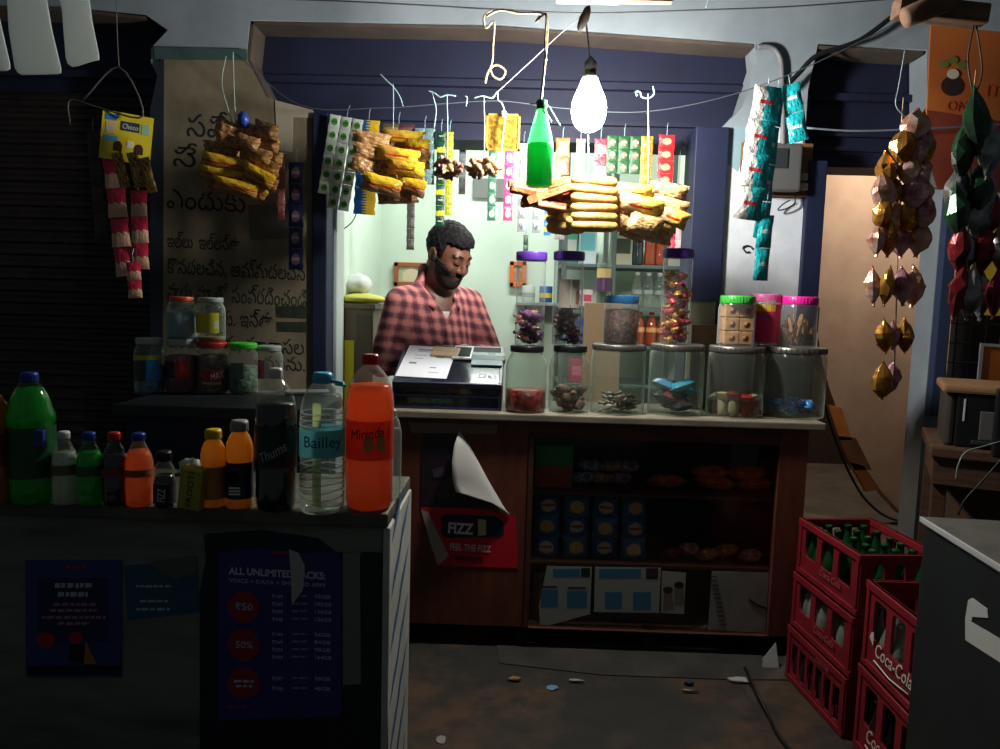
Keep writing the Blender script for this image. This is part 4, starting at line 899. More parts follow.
# spare blue lid between the jars
o = MB().lathe([(.03, 0), (.03, .016), (.027, .02)], 24).build('spare_lid', M((50, 120, 200), .35)); p = P(757, 303, G5.location.y + .07); o.location = (p.x, p.y + .06, G5.location.z + G5['H'] + .12); bpy.data.objects.remove(o)
# cardboard behind the jars, standing on the back of the counter
cb = M((150, 130, 110), .9, rgb2=(130, 112, 94), ns=10)
def cbox(label, x0, x1, y0, Y, d, mat=cb, name='cardboard_box', z=MZ + .0005):
    xa = P(x0, y0, Y).x; xb = P(x1, y0, Y).x; z1 = P((x0 + x1) / 2, y0, Y).z; t = thing(name, label, 'box', ((xa + xb) / 2, Y + d / 2, z))
    MB().rbox(-(xb - xa) / 2, (xb - xa) / 2, -d / 2, d / 2, 0, z1 - z, .003).build('box_body', mat, t)
    MB().rbox(-(xb - xa) / 2 - .001, (xb - xa) / 2 + .001, -.02, .02, z1 - z, z1 - z + .0015, .0005).build('tape', M((170, 150, 116), .4), t); return t
cbox('tan cardboard box behind the jars between the tall jar and biscuits', 692, 722, 325, MY0 + .27, .06)
cbox('grey cardboard box standing behind the biscuit jar', 690, 716, 302, MY0 + .335, .03, M((160, 164, 150), .9))
cbox('tan cardboard box behind the pink lidded jars at the counter end', 757, 815, 325, MY0 + .30, .09)

# ---- slanted desk case
q = PZ(387, 412, MZ); qr = PZ(501, 413, MZ); cx0, cx1 = q.x, qr.x; cy0 = MY0 + .035; cdp = .33; h0, h1 = .10, .225
navy = M((30, 30, 66), .4); 
t = thing('desk_case', 'dark blue sloping glass topped desk case with papers and phones on it', 'case', (cx0, cy0, MZ + .0005)); W = cx1 - cx0
MB().rbox(0, W, 0, cdp, 0, .008, .002).build('base', navy, t)
for x in (0, W - .012): MB().add([(x, .01, .008), (x, cdp - .01, .008), (x, .01, h0 - .012), (x, cdp - .01, h1 - .012), (x + .012, .01, .008), (x + .012, cdp - .01, .008), (x + .012, .01, h0 - .012), (x + .012, cdp - .01, h1 - .012)], [(0, 1, 3, 2), (4, 6, 7, 5), (0, 2, 6, 4), (1, 5, 7, 3), (0, 4, 5, 1), (2, 3, 7, 6)]).build('side_panel', navy, t)
MB().rbox(.012, W - .012, cdp - .02, cdp - .01, .008, h1 - .015, .001).build('back_panel', M((26, 28, 44), .6), t)
MB().rbox(.012, W - .012, .004, .10, .045, .051, .001).build('inner_shelf', navy, t)
MB().box(.013, W - .013, .004, .015, .009, h0 - .02).build('front_glass', glass((248, 250, 250), .8, 1.45, .08), t)
ang = math.atan2(h1 - h0, cdp); S = Matrix.Translation((0, 0, h0)) @ Matrix.Rotation(ang, 4, 'X'); sl = math.hypot(cdp, h1 - h0)
MB().rbox(0, W, 0, .014, -.02, 0, .002, M4=S).build('front_rail', navy, t); MB().rbox(0, W, sl - .014, sl, -.014, 0, .002, M4=S).build('rear_rail', navy, t)
for x in (0, W - .014): MB().rbox(x, x + .014, .014, sl - .014, -.012, 0, .002, M4=S).build('side_rail', navy, t)
MB().box(.014, W - .014, .014, sl - .014, -.006, -.001, S).build('glass_top', M((30, 34, 44), .12), t)
Sw = Matrix.Translation(t.location) @ S
def on_desk(name, label, cat, x, v, w, h, th, mat, rot=0, r=.003):
    o = MB().rbox(-w / 2, w / 2, -h / 2, h / 2, 0, th, r).build(name, mat); o.matrix_world = Sw @ Matrix.Translation((x, v, .0006)) @ Matrix.Rotation(rot, 4, 'Z'); tag(o, label, cat); return o
pp = on_desk('paper_sheet', 'white printed sheet of paper lying on the desk case', 'paper', W * .27, sl * .53, .20, .29, .0012, M((222, 224, 232), .6), -.06, .0004)
mb = MB(); 
for (x, y, w, h) in ((-.055, .10, .09, .012), (-.055, .087, .07, .004), (-.06, .05, .05, .004), (.03, .035, .03, .008), (-.06, .02, .04, .004), (-.07, -.03, .03, .016), (.02, -.06, .025, .008), (.02, -.10, .04, .004)): mb.box(x, x + w, y, y + h, .0012, .0016)
mb.build('print', M((120, 122, 138), .6), pp)
w_ = on_desk('wallet', 'tan wallet lying at the paper edge on the desk case', 'wallet', W * .43, sl * .76, .115, .085, .012, M((196, 166, 130), .55, rgb2=(178, 148, 114), ns=20), -.08, .006)
MB().box(-.045, .045, -.003, -.0015, .0115, .0125).build('fold', M((150, 122, 92), .6), w_)
ph = on_desk('mobile_phone', 'white framed mobile phone with a dark screen on the desk case', 'phone', W * .60, sl * .76, .08, .125, .01, M((200, 200, 198), .3), -.05, .005)
MB().rbox(-.033, .033, -.046, .046, .0098, .0106, .0003).build('screen', M((22, 26, 34), .1), ph); MB().rbox(-.008, .008, -.057, -.051, .0098, .0108, .0004).build('home_button', M((150, 150, 150), .3), ph)
nt_ = on_desk('receipt_book', 'pale teal receipt book at the right end of the desk case', 'book', W * .845, sl * .62, .125, .12, .006, M((126, 160, 166), .5), -.02, .001)
MB().box(-.07, .07, -.012, .022, .0058, .0066).build('cover_band', M((40, 84, 104), .5), nt_); MB().box(-.068, .0, .028, .055, .0058, .0066).build('pale_panel', M((186, 204, 200), .5), nt_); MB().box(.03, .068, .028, .055, .0058, .0066).build('pale_panel', M((186, 204, 200), .5), nt_)
tx = text('Dat', .05, M((96, 102, 116), .4), t, (0, 0, 0), name='lettering'); tx.matrix_local = S @ Matrix.Translation((W * .86, sl * .16, .0)) @ Matrix.Rotation(-PI / 2, 4, 'X')
ins = [((40, 120, 120), .06, .045, 'teal'), ((190, 176, 130), .05, .03, 'cream'), ((60, 150, 150), .07, .045, 'teal')]
for i, (x, z, w, h, c, lb) in enumerate(((.10, .025, .09, .03, (150, 150, 110), 'cream and teal packet on the bottom of the desk case'), (.19, .026, .1, .032, (60, 150, 150), 'teal packet beside the cream one inside the desk case'), (.29, .07, .05, .03, (206, 180, 50), 'yellow wrapped packet on the inner shelf of the desk case'), (.245, .068, .05, .028, (120, 60, 80), 'dark pink packet on the inner shelf of the desk case'), (.40, .07, .06, .03, (70, 84, 80), 'grey green packet at the right of the desk case shelf'))):
    o = pillow_thing('sweet_packet', lb, 'packet', t.location + Vector((x * W / .44, .055, z)), w, h, .02, uvprint(c, tuple(min(255, v + 60) for v in c), 'blotch'), (math.radians(-8), 0, .05), None, 90 + i)
# ================================================================== HANGING GOODS
_sm = {}
def sachet(w, h, th, mat, seed=0, crimp=.14):
    k = (round(w, 4), round(h, 4), th, mat.name, seed)
    if k not in _sm: _sm[k] = pillow_mesh(w, h, th, 6, crimp, .012, seed); _sm[k].materials.append(mat)
    return _sm[k]
def strip(label, x, y, cols, rows, cw, ch, Y, mat, name='sachet_strip', group=None, lean=0.0, yaw=0.0, th=.008, skip=(), loop=None):
    """a hanging sheet of joined sachets; x,y = top middle in the photo, cw,ch = one sachet in photo pixels"""
    s = Y / F; t = thing(name, label, 'sachets', P(x, y, Y), (0, lean, yaw), group)
    for r in range(rows):
        for c in range(cols):
            if (r, c) in skip: continue
            m = mat(r, c) if callable(mat) else mat
            o = bpy.data.objects.new('sachet', sachet(cw * s * .985, ch * s * .985, th, m, (r * 3 + c) % 4)); C.objects.link(o); o.parent = t
            o.location = ((c - (cols - 1) / 2) * cw * s, random.uniform(-.003, .003), -(r + .5) * ch * s); o.rotation_euler = (random.uniform(-.06, .06), 0, random.uniform(-.08, .08))
    if loop is not False:
        MB().tube([(0, 0, 0), (0, 0, .03), (.004, .004, (loop or .05))], .0015, 4).build('tie', M((150, 180, 186), .6), t)
    return t
U = uvprint
HY = 3.19
gw = U((214, 222, 214), (70, 150, 50), 'ellipse', (40, 96, 40))
strip('sheet of green and white sachets hanging left of the shopkeeper', 347, 117, 3, 7, 11.2, 12.8, HY, gw, lean=math.radians(9), skip=((6, 0),))
strip('blue and yellow sachet sheet half hidden behind the yellow snack pouches', 369, 120, 1, 7, 22, 13, HY + .03, U((24, 84, 150), (214, 176, 40), 'fan'), lean=math.radians(2.5))
strip('pair of dark brown sachets above the yellow snack pouches', 399, 124, 2, 1, 16, 12, HY + .04, lambda r, c: U((92, 82, 50), (140, 120, 60), 'band') if c == 0 else U((84, 52, 62), (120, 80, 84), 'band'))
strip('grey teal patterned sachet strip right of the yellow snack pouches', 425, 128, 2, 6, 10, 9, HY + .02, U((130, 150, 148), (70, 120, 118), 'blotch'))
gy = U((24, 66, 46), (18, 50, 40), 'ellipse', (170, 176, 150)); yy = U((206, 200, 50), (110, 130, 40), 'blotch')
strip('long dark green and yellow sachet strip above the shopkeeper', 441.5, 131, 1, 9, 9, 10.2, HY, lambda r, c: gy if r % 2 == 0 else U((28, 72, 50), (200, 196, 50), 'lower'))
strip('bright yellow sachet strip beside the dark green one', 450, 132, 1, 8, 7.5, 10, HY + .02, yy)
strip('faint grey sachet strip hanging deeper inside the shop', 463, 138, 1, 6, 7, 9, HY + .5, U((150, 158, 156), (126, 132, 134), 'band'))
strip('brown grey sachet strip hanging beside the shopkeeper head', 411, 196, 1, 5, 8, 10.5, HY + .4, U((96, 90, 84), (70, 66, 66), 'blotch'), loop=.35)
sil = U((176, 182, 182), (110, 116, 120), 'ellipse', rough=.2, metal=.4)
strip('green edged silver sachet strip below the gold card', 493, 150, 1, 5, 8.5, 13.6, HY + .02, U((60, 110, 84), (170, 184, 176), 'ellipse', rough=.2))
strip('pink edged silver sachet strip below the gold card', 509.5, 150, 1, 5, 9.5, 13.6, HY + .02, U((206, 70, 120), (196, 200, 204), 'ellipse', rough=.2))
strip('silver sachet strip behind the hanging green bottle', 524, 143, 1, 7, 9, 12.2, HY + .08, sil)
strip('short silver sachet strip hanging below the rusk sticks', 537, 194, 1, 3, 8, 12.6, HY + .12, sil, loop=.2)
strip('narrow blue sachet strip hanging below the rusk sticks', 550, 148, 1, 7, 7, 12, HY + .1, U((50, 120, 170), (220, 190, 60), 'band'))
strip('short dark green sachet strip above the first tall jar', 526, 235, 1, 2, 5, 10, HY + .1, U((40, 76, 56), (30, 60, 44), 'band'), loop=.3)
ob = U((226, 96, 50), (60, 120, 200), 'ellipse', (220, 220, 220))
strip('orange sachets with blue ovals hanging left of the bulb', 563, 138, 1, 2, 14, 17.5, HY, ob)
strip('peach coloured sachet strip hanging just left of the bulb cord', 581, 139, 1, 3, 9, 12.5, HY + .02, U((214, 176, 150), (180, 130, 100), 'blotch'))
strip('plain red sachet strip hanging right of the bulb', 601, 139, 1, 2, 12, 20, HY, U((196, 40, 60), (226, 150, 150), 'band'))
strip('green sachet sheet with brown cake pictures right of the bulb', 624.5, 136, 3, 3, 11.3, 12, HY + .01, U((22, 76, 38), (110, 70, 50), 'ellipse', (200, 180, 160)))
strip('gold and orange sachet strip right of the green sachet sheet', 647.5, 136, 1, 4, 12, 11.3, HY, U((206, 150, 50), (170, 90, 40), 'blotch'))
strip('red sachet strip with round pictures at the right of the shop opening', 667, 135, 1, 4, 16, 12.2, HY, U((206, 40, 46), (230, 150, 120), 'ellipse'))
strip('pale pink and red strip hanging behind the snack pouches', 678, 190, 1, 4, 12, 16, HY + .3, U((220, 200, 200), (206, 60, 90), 'side'), loop=.25)
strip('grey silver strip hanging in front of the inside wall', 560, 215, 1, 2, 10, 12, HY + .35, U((150, 150, 150), (110, 110, 110), 'blotch'), loop=.2)
# gold card with hook
s = 2.79 / F; t = thing('gold_card', 'square gold foil card hanging beside the green bottle', 'card', P(503.5, 114, 2.79))
link('card', card_mesh(33 * s, 35 * s, .002), U((176, 136, 50), (120, 92, 36), 'blotch', rough=.3, metal=.5), t).location = (0, 0, -17.5 * s)
fr = MB()
for x0, x1, z0, z1 in ((-16.5, 16.5, -2, 0), (-16.5, 16.5, -35, -33), (-16.5, -14.5, -35, 0), (14.5, 16.5, -35, 0)): fr.box(x0 * s, x1 * s, -.004, .003, z0 * s, z1 * s)
fr.build('card_frame', M((150, 116, 52), .4), t); MB().blob((0, -.006, 0), (.012, .006, .012)).build('hanger', M((190, 180, 150), .5), t)

# ---------------- snack pouch bundles
def pouch_bundle(label, group, items, Y, name='snack_pouch', hang=None):
    """items: x, y, w, h (photo px), roll, yaw, pitch, depth, material"""
    s = Y / F
    for i, (x, y, w, h, roll, yaw, pit, dy, mat, *nm) in enumerate(items):
        me = pillow_mesh(w * s, h * s, min(w, h) * s * .62, 8, .12, .03, i)
        o = link(nm[0] if nm else name, me, mat); o.location = P(x, y, Y + dy); o.rotation_euler = (pit, roll, yaw); tag(o, label, 'snack pouch', group)
yl = U((232, 190, 50), (190, 140, 90), 'lower', (206, 60, 40), rough=.22, nrm=.5); br = U((190, 150, 100), (150, 104, 66), 'blotch', rough=.22, nrm=.6); yl2 = U((236, 200, 60), (214, 160, 60), 'side', (206, 70, 40), rough=.22, nrm=.5)
B1 = [(372, 140, 38, 15, .06, .2, .3, 0, br), (403, 137, 42, 13, .05, 0, .5, .03, yl2), (417, 148, 28, 18, .15, -.3, .2, .02, yl), (370, 152, 34, 14, .1, .3, .2, -.02, br), (398, 155, 44, 14, .12, 0, .3, -.03, yl2), (366, 166, 30, 16, .25, .4, .1, -.01, br), (406, 168, 38, 15, .1, -.1, .4, -.04, yl2), (420, 160, 24, 16, .1, -.4, .2, .03, br), (380, 162, 30, 16, .2, .1, 0, .04, br), (384, 178, 30, 18, -.15, 0, .2, .02, br), (382, 185, 40, 18, .2, .2, .35, -.05, yl), (411, 186, 30, 17, .25, -.1, .3, -.02, yl), (398, 193, 40, 18, .05, 0, .6, .03, br), (408, 174, 34, 16, .1, -.2, .2, .04, br), (389, 145, 36, 15, .05, 0, .1, .06, br), (395, 198, 34, 12, -.05, .1, .4, .0, br)]
pouch_bundle('yellow and brown snack pouch in the bundle hanging above the shopkeeper', 'snack pouches in the bundle above the shopkeeper', B1, 2.93)
yb = U((236, 204, 90), (214, 170, 120), 'side', (200, 60, 30), rough=.22, nrm=.5); bb = U((216, 176, 124), (186, 140, 90), 'blotch', rough=.25, nrm=.6)
B6 = [(632, 191, 44, 15, .05, .1, .45, 0, yb), (668, 191, 38, 16, .18, -.2, .4, .02, bb), (640, 205, 46, 19, .2, .1, .45, -.04, yb), (670, 206, 36, 16, .25, -.2, .3, .0, bb), (621, 211, 24, 18, -.5, .4, .2, .02, bb), (673, 217, 30, 17, .35, -.1, .35, -.03, yb), (625, 221, 22, 16, -.3, .5, .1, -.02, bb), (645, 224, 36, 22, .25, .1, .2, -.03, bb), (655, 234, 36, 17, .2, 0, .3, .01, bb), (633, 232, 26, 15, .3, .2, .2, .04, bb), (655, 200, 40, 16, .1, .1, .1, .05, bb), (661, 226, 30, 18, -.15, .1, .1, .05, bb)]
pouch_bundle('tan snack pouch with yellow end in the bundle right of the bulb', 'snack pouches in the bundle right of the bulb', B6, 2.83)
yd = U((206, 160, 40), (170, 120, 66), 'lower', (176, 50, 36), rough=.2, nrm=.5); bd = U((176, 134, 84), (130, 90, 54), 'blotch', rough=.22, nrm=.6)
B0 = [(228, 129, 24, 15, .35, .3, .2, 0, bd), (247, 131, 24, 16, .3, 0, .2, .02, bd), (266, 131, 28, 17, .3, -.3, .2, 0, bd), (229, 141, 26, 14, .2, .3, .2, -.02, bd), (247, 143, 26, 15, .25, .0, .2, -.03, bd), (268, 145, 26, 15, .2, -.2, .2, .02, bd), (222, 151, 36, 15, .15, .2, .25, 0, bd), (256, 155, 34, 15, .25, -.1, .25, -.02, bd), (224, 163, 44, 15, .15, .15, .3, -.02, yd), (264, 166, 36, 15, .3, -.2, .3, .0, bd), (222, 175, 46, 14, .15, .1, .35, -.02, yd), (258, 176, 36, 17, .45, -.1, .3, -.03, yd), (236, 187, 44, 14, .2, .1, .35, -.04, yd), (252, 188, 36, 15, .5, -.1, .3, 0, yd), (220, 186, 34, 14, .1, .2, .3, .03, bd), (272, 158, 26, 16, .3, -.3, .2, .05, bd), (245, 165, 36, 16, .2, 0, .1, .06, bd), (268, 181, 26, 13, .5, -.3, .2, .03, bd)]
pouch_bundle('yellow brown snack pouch in the dim bundle before the lettered wall', 'snack pouches in the bundle before the lettered wall', B0, 2.75)
# two small bags of peanuts, a bag of chikki sticks, a rack of rusk rolls
def nut(label, cx, cy, mat, group, n, seed, wx, wy):
    rnd = random.Random(seed); Y = 2.76; s = Y / F
    for i in range(n):
        a = rnd.uniform(0, 6.28); q = math.sqrt(rnd.random()); me = MB().blob((0, 0, 0), (.011, .010, .020), 8, 7, jit=.14).mesh('cluster')
        o = link('peanut_sweet', me, mat); o.location = P(cx + wx * q * math.cos(a), cy + wy * q * math.sin(a), Y + rnd.uniform(-.03, .03)); o.rotation_euler = (rnd.uniform(0, 3), rnd.uniform(0, 3), rnd.uniform(0, 3)); tag(o, label, 'sweet', group)
nut('pinkish brown peanut sweet in the small bunch above the shopkeeper', 447, 168, M((176, 132, 116), .5, rgb2=(140, 96, 84), ns=60, bmp=.4), 'pinkish peanut sweets', 30, 5, 14, 8)
nut('tan peanut sweet in the bunch under the gold card', 483, 168, M((190, 152, 112), .5, rgb2=(140, 100, 66), ns=60, bmp=.4), 'tan peanut sweets', 34, 6, 16, 8)
rnd = random.Random(11)
stk = M((196, 112, 62), .5, rgb2=(150, 74, 38), ns=40, bmp=.7)
for i, (x, y, l, ro, dy) in enumerate(((528, 187, 40, .12, 0), (545, 185, 44, -.22, .02), (536, 193, 52, .1, -.02), (550, 194, 46, -.35, -.03), (530, 195, 34, .4, .02), (545, 201, 48, -.18, 0), (556, 186, 30, -.2, .03), (538, 204, 34, .25, .02), (551, 206, 30, .1, -.02), (524, 191, 26, .2, -.03))):
    s = 2.79 / F; me = MB().rbox(-l * s / 2, l * s / 2, -.015, .015, -.013, .013, .006, 2).mesh('stick')
    for v in me.vertices: v.co += Vector((rnd.uniform(-.002, .002), rnd.uniform(-.002, .002), rnd.uniform(-.0025, .0025)))
    o = link('jaggery_stick', me, stk); o.location = P(x, y, 2.79 + dy); o.rotation_euler = (rnd.uniform(-.3, .3), ro, rnd.uniform(-.3, .3)); tag(o, 'reddish brown jaggery stick in the bunch under the green bottle', 'sweet stick', 'jaggery sticks under the green bottle')
rm = M((202, 154, 84), .6, rgb2=(170, 116, 56), ns=26, bmp=.35, nlo=.45, nhi=.65)
for r in range(6):
    for c, (xx, dy, ll) in enumerate(((-.105, .05, .9), (-.055, .015, .55), (.035, -.03, 1.0))):
        s = 2.84 / F; L_ = 45 * s * (1.0 if c == 2 else .62); rad = .0215
        prf = [(rad * .35, -L_ / 2), (rad * .8, -L_ / 2 + .008), (rad, -L_ / 2 + .025), (rad * 1.03, 0), (rad, L_ / 2 - .025), (rad * .8, L_ / 2 - .008), (rad * .35, L_ / 2)]
        mb = MB().lathe(prf, 14, Matrix.Rotation(PI / 2, 4, 'Y'))
        o = mb.build('rusk_roll', rm); p = P(585, 180 + r * 8.9, 2.79); o.location = (p.x + xx * .85, p.y + dy * 1.1, p.z - .004 * c - .012 * (c == 0) - .006 * (c == 1)); o.rotation_euler = (rnd.uniform(-.2, .2), .03 + (.1 if c < 2 else rnd.uniform(-.05, .05)), -.45 if c < 2 else .05); tag(o, 'pale yellow rusk roll stacked in the bundle below the bulb', 'bread roll', 'rusk rolls below the bulb')
for x, y in ((580, 224), (597, 223), (571, 221)):
    o = MB().lathe([(.006, -.03), (.017, -.022), (.021, 0), (.017, .022), (.006, .03)], 12).build('rusk_roll', rm); o.location = P(x, y + 2, 2.77); o.rotation_euler = (1.2, .3, rnd.uniform(-.4, .4)); tag(o, 'pale yellow rusk roll stacked in the bundle below the bulb', 'bread roll', 'rusk rolls below the bulb')

# ---------------- chocolate card with red sachet strips on a wire hanger (left)
CY = 2.85; s = CY / F
t = thing('chocolate_card', 'bright yellow chocolate display card hanging at the left', 'card', P(103, 109, CY), (0, math.radians(6), math.radians(18)))
link('card', card_mesh(46 * s, 47 * s, .002), M((226, 206, 46), .45, rgb2=(214, 190, 40), ns=10), t).location = (23 * s, 0, -23.5 * s)
def ct(x0, x1, z0, z1, c, nm='print', y=-.0018): MB().rbox(x0 * s, x1 * s, y - .0008, y, -z1 * s, -z0 * s, .0002).build(nm, M(c, .5), t)
ct(17, 34, 8, 17, (40, 60, 80), 'logo_panel'); text('Choco', 7 * s, wh, t, (25.5 * s, -.003, -15 * s), width=14 * s, shear=.2)
ct(3, 13, 3, 9, (60, 130, 200)); ct(4, 12, 11, 22, (214, 190, 160)); ct(3, 15, 24, 29, (80, 170, 220)); ct(36, 43, 8, 18, (150, 190, 160))
for x in (16, 35): MB().prism([((x + 4 * math.cos(a)) * s, (-33 + 5 * math.sin(a)) * s) for a in np.linspace(0, PI, 9)] + [((x - 4) * s, -38 * s), ((x + 4) * s, -38 * s)], -.0028, -.0018).build('chocolate_print', M((70, 36, 24), .5), t)
ct(24, 30, 26, 33, (230, 224, 200))
for i, (x, y) in enumerate(((121, 160), (136, 160), (148, 165))):
    pillow_thing('chocolate_bar', 'slim gold and brown chocolate bar hanging from the yellow card', 'chocolate bar', P(x, y + 10, CY - .03), 10 * s, 34 * s, .014, U((176, 140, 60), (92, 50, 30), 'blotch', rough=.25), (0, -.22, .2), 'chocolate bars on the yellow card', 120 + i)
rp = U((206, 46, 76), (226, 180, 150), 'lower', rough=.3); dk = U((40, 22, 26), (70, 34, 40), 'blotch', rough=.2)
strip('dark sachet strip at the left edge of the yellow card hanger', 93, 132, 1, 4, 13, 26, CY + .03, dk, 'sachet_strip', lean=-.06, th=.014)
strip('red sachet strip hanging lowest but one left of the yellow card', 109, 128, 1, 5, 20, 29, CY + .02, rp, lean=-.09, th=.016)
strip('dark sachet strip between the red ones under the yellow card', 124, 200, 1, 3, 12, 24, CY + .03, dk, lean=-.05, th=.014)
strip('red sachet strip under the right side of the yellow card', 138, 190, 1, 3, 18, 26, CY + .02, rp, lean=-.02, th=.016)
strip('short red sachet strip hanging lowest of the left group', 133, 262, 1, 2, 15, 18, CY + .0, rp, lean=-.05, th=.014)
cord('wire_hanger', 'bent wire hanger holding the yellow chocolate card', 'hanger', [(70, 125), (70, 100), (100, 108), (143, 116), (119, 67), (82, 101)], CY, .0035, M((84, 76, 70), .5), 6, sm=5)
cord('hanging_string', 'thin string holding up the wire hanger of the yellow card', 'string', [(119, 67), (117, 30), (116, -30)], CY, .002, M((96, 92, 88), .7), 5)
# purple & reddish strips right of the dim bundle
strip('dull red sachet strip beside the dim snack pouches', 281, 158, 1, 4, 9, 15, 3.05, U((150, 60, 60), (170, 130, 120), 'blotch', rough=.3))
strip('dark blue and purple sachet strip before the blue door frame', 296, 162, 1, 5, 15, 21, 3.08, U((30, 34, 84), (150, 110, 140), 'ellipse', (190, 180, 190), rough=.25), th=.014)
cord('hanging_string', 'pale string holding the dim bundle of snack pouches', 'string', [(233, 52), (234, 90), (236, 124)], 2.75, .002, M((150, 170, 160), .6), 5)
cord('hanging_string', 'second pale string of the dim bundle, knotted lower', 'string', [(226, 56), (222, 85), (232, 122)], 2.75, .0018, M((150, 170, 160), .6), 5)
o = MB().blob((0, 0, 0), (.02, .02, .025), 10, 8, jit=.15).build('blue_knot', M((30, 60, 150), .4)); o.location = P(243, 119, 2.74); tag(o, 'small blue knot on top of the dim snack bundle', 'knot')

# ---------------- teal sachet sheet
te = U((30, 168, 176), (222, 222, 216), 'side', (206, 60, 70), rough=.25, nrm=.4); tp = U((24, 150, 160), (36, 178, 186), 'blotch', (200, 214, 214), rough=.25, nrm=.4)
TY = 2.75
strip('broad teal and white sachet sheet hanging in front of the pillar', 768, 86, 1, 4, 28, 32, TY, te, lean=math.radians(6), yaw=.12, th=.02, loop=.02)
strip('dark teal back strip of the hanging teal sachets', 778, 88, 1, 4, 16, 36, TY + .04, tp, lean=math.radians(4), yaw=.3, th=.016, loop=.02)
strip('short teal sachet flap folded over the right of the hook', 790, 84, 1, 2, 18, 28, TY + .01, tp, lean=math.radians(-12), yaw=-.3, th=.02, loop=.02)
strip('long narrow teal sachet strip hanging lowest before the pillar', 766, 215, 1, 2, 16, 32, TY + .01, tp, lean=math.radians(2), yaw=.1, th=.022, loop=.12)

# ---------------- gold and silver garlands at the right
def gem_mesh(w, h, d, seed):
    """puffed foil pouch pinched at both ends, creased all over"""
    rnd = random.Random(seed); n = 9; vs, fs = [], []; rings = [(.10, .5), (.16, .44), (.62, .27), (.95, .10), (1, -.04), (.80, -.22), (.30, -.40), (.14, -.45), (.20, -.5)]
    for k, z in rings:
        for i in range(n):
            a = 2 * PI * i / n + .2; j = rnd.uniform(.84, 1.12); vs.append((w / 2 * k * math.cos(a) * j, d / 2 * k * math.sin(a) * j, z * h + rnd.uniform(-.025, .025) * h))
    m = len(rings)
    for r in range(m - 1):
        for i in range(n):
            q = (r * n + i, r * n + (i + 1) % n, (r + 1) * n + (i + 1) % n, (r + 1) * n + i)
            fs += [(q[0], q[3], q[2]), (q[0], q[2], q[1])] if (i + r) % 2 else [(q[0], q[3], q[1]), (q[1], q[3], q[2])]
    fs.append(list(range(n))); fs.append([(m - 1) * n + i for i in range(n - 1, -1, -1)])
    me = bpy.data.meshes.new('foil_pouch'); me.from_pydata(vs, [], fs); me.update(); return me
gold = M((214, 156, 66), .24, metal=.6, rgb2=(150, 96, 40), ns=25, bmp=.5, translucent=.15); pink = M((164, 72, 100), .26, metal=.3, rgb2=(206, 170, 176), ns=22, bmp=.5, translucent=.15); cop = M((190, 120, 80), .24, metal=.45, rgb2=(214, 184, 176), ns=25, bmp=.5, translucent=.15)
def garland(name, label, x, y, Y, rows, mats, group=None):
    s = Y / F; t = thing(name, label, 'garland', P(x, y, Y)); k = 0
    for ry, items in rows:
        for dx, w, h, mi in items:
            me = gem_mesh(w * s, h * s, w * s * .8, k); me.materials.append(mats[mi]); o = bpy.data.objects.new('foil_pouch', me); C.objects.link(o); o.parent = t
            b = P(x + dx, ry, Y) - P(x, y, Y); o.location = (b.x, random.uniform(-.03, .03), b.z); o.rotation_euler = (random.uniform(-.15, .15), random.uniform(-.15, .15), random.uniform(0, 3)); k += 1
    yend = rows[-1][0]; MB().tube([(0, 0, .06), (0, 0, 0), (P(x - 8, yend, Y) - P(x, y, Y))], .002, 5).build('thread', M((190, 160, 120), .5), t)
    return t
garland('foil_garland', 'gold and pink foil pouch garland hanging before the passage', 902, 118, 2.35, [
    (128, [(8, 26, 34, 2), (18, 20, 34, 0)]), (148, [(-4, 26, 36, 0), (14, 28, 38, 1), (22, 20, 40, 0)]), (170, [(-14, 26, 38, 0), (4, 26, 38, 2), (18, 26, 40, 1)]),
    (192, [(-20, 24, 38, 2), (-4, 24, 36, 0), (10, 28, 40, 1), (22, 22, 36, 2)]), (214, [(-22, 24, 36, 0), (-6, 24, 38, 2), (8, 26, 38, 0), (20, 24, 36, 1)]),
    (238, [(-26, 20, 36, 2), (-14, 20, 38, 0), (2, 24, 38, 1), (17, 24, 38, 2)]), (286, [(-27, 16, 40, 2), (-17, 18, 40, 0), (-1, 20, 38, 1), (12, 28, 42, 2)]),
    (336, [(-20, 22, 34, 0), (-7, 16, 32, 1), (6, 24, 36, 0)]), (380, [(-24, 22, 38, 0), (-9, 22, 36, 1)])], [gold, pink, cop])
sg = M((40, 84, 50), .25, metal=.3, rgb2=(40, 50, 44), ns=14, bmp=.4); sr = M((150, 40, 42), .25, metal=.45, rgb2=(90, 30, 36), ns=14, bmp=.4); ss = M((170, 170, 168), .22, metal=.6, rgb2=(90, 90, 90), ns=20, bmp=.4)
garland('foil_garland', 'silver, green and red foil pouch garland at the right edge', 974, 92, 2.2, [
    (122, [(0, 26, 64, 0)]), (150, [(-8, 26, 60, 0), (12, 24, 60, 2)]), (190, [(-12, 24, 56, 2), (6, 30, 60, 0), (18, 20, 52, 2)]), (212, [(-18, 26, 56, 0), (6, 28, 60, 2), (20, 22, 50, 1)]),
    (248, [(-16, 22, 50, 1), (-4, 24, 52, 2), (12, 28, 52, 1), (24, 20, 50, 2)]), (292, [(-18, 22, 56, 1), (-8, 22, 56, 2), (12, 24, 56, 2), (18, 20, 52, 1)])], [sg, sr, ss])
cord('hanging_string', 'black looped string holding the silver foil garland', 'string', [(974, 24), (968, 60), (974, 92), (982, 70), (976, 24)], 2.2, .0025, M((26, 26, 26), .6), 5)
cord('hanging_string', 'pale string holding the gold foil garland', 'string', [(905, 50), (899, 85), (896, 105), (906, 118)], 2.35, .002, M((150, 170, 180), .5), 5)

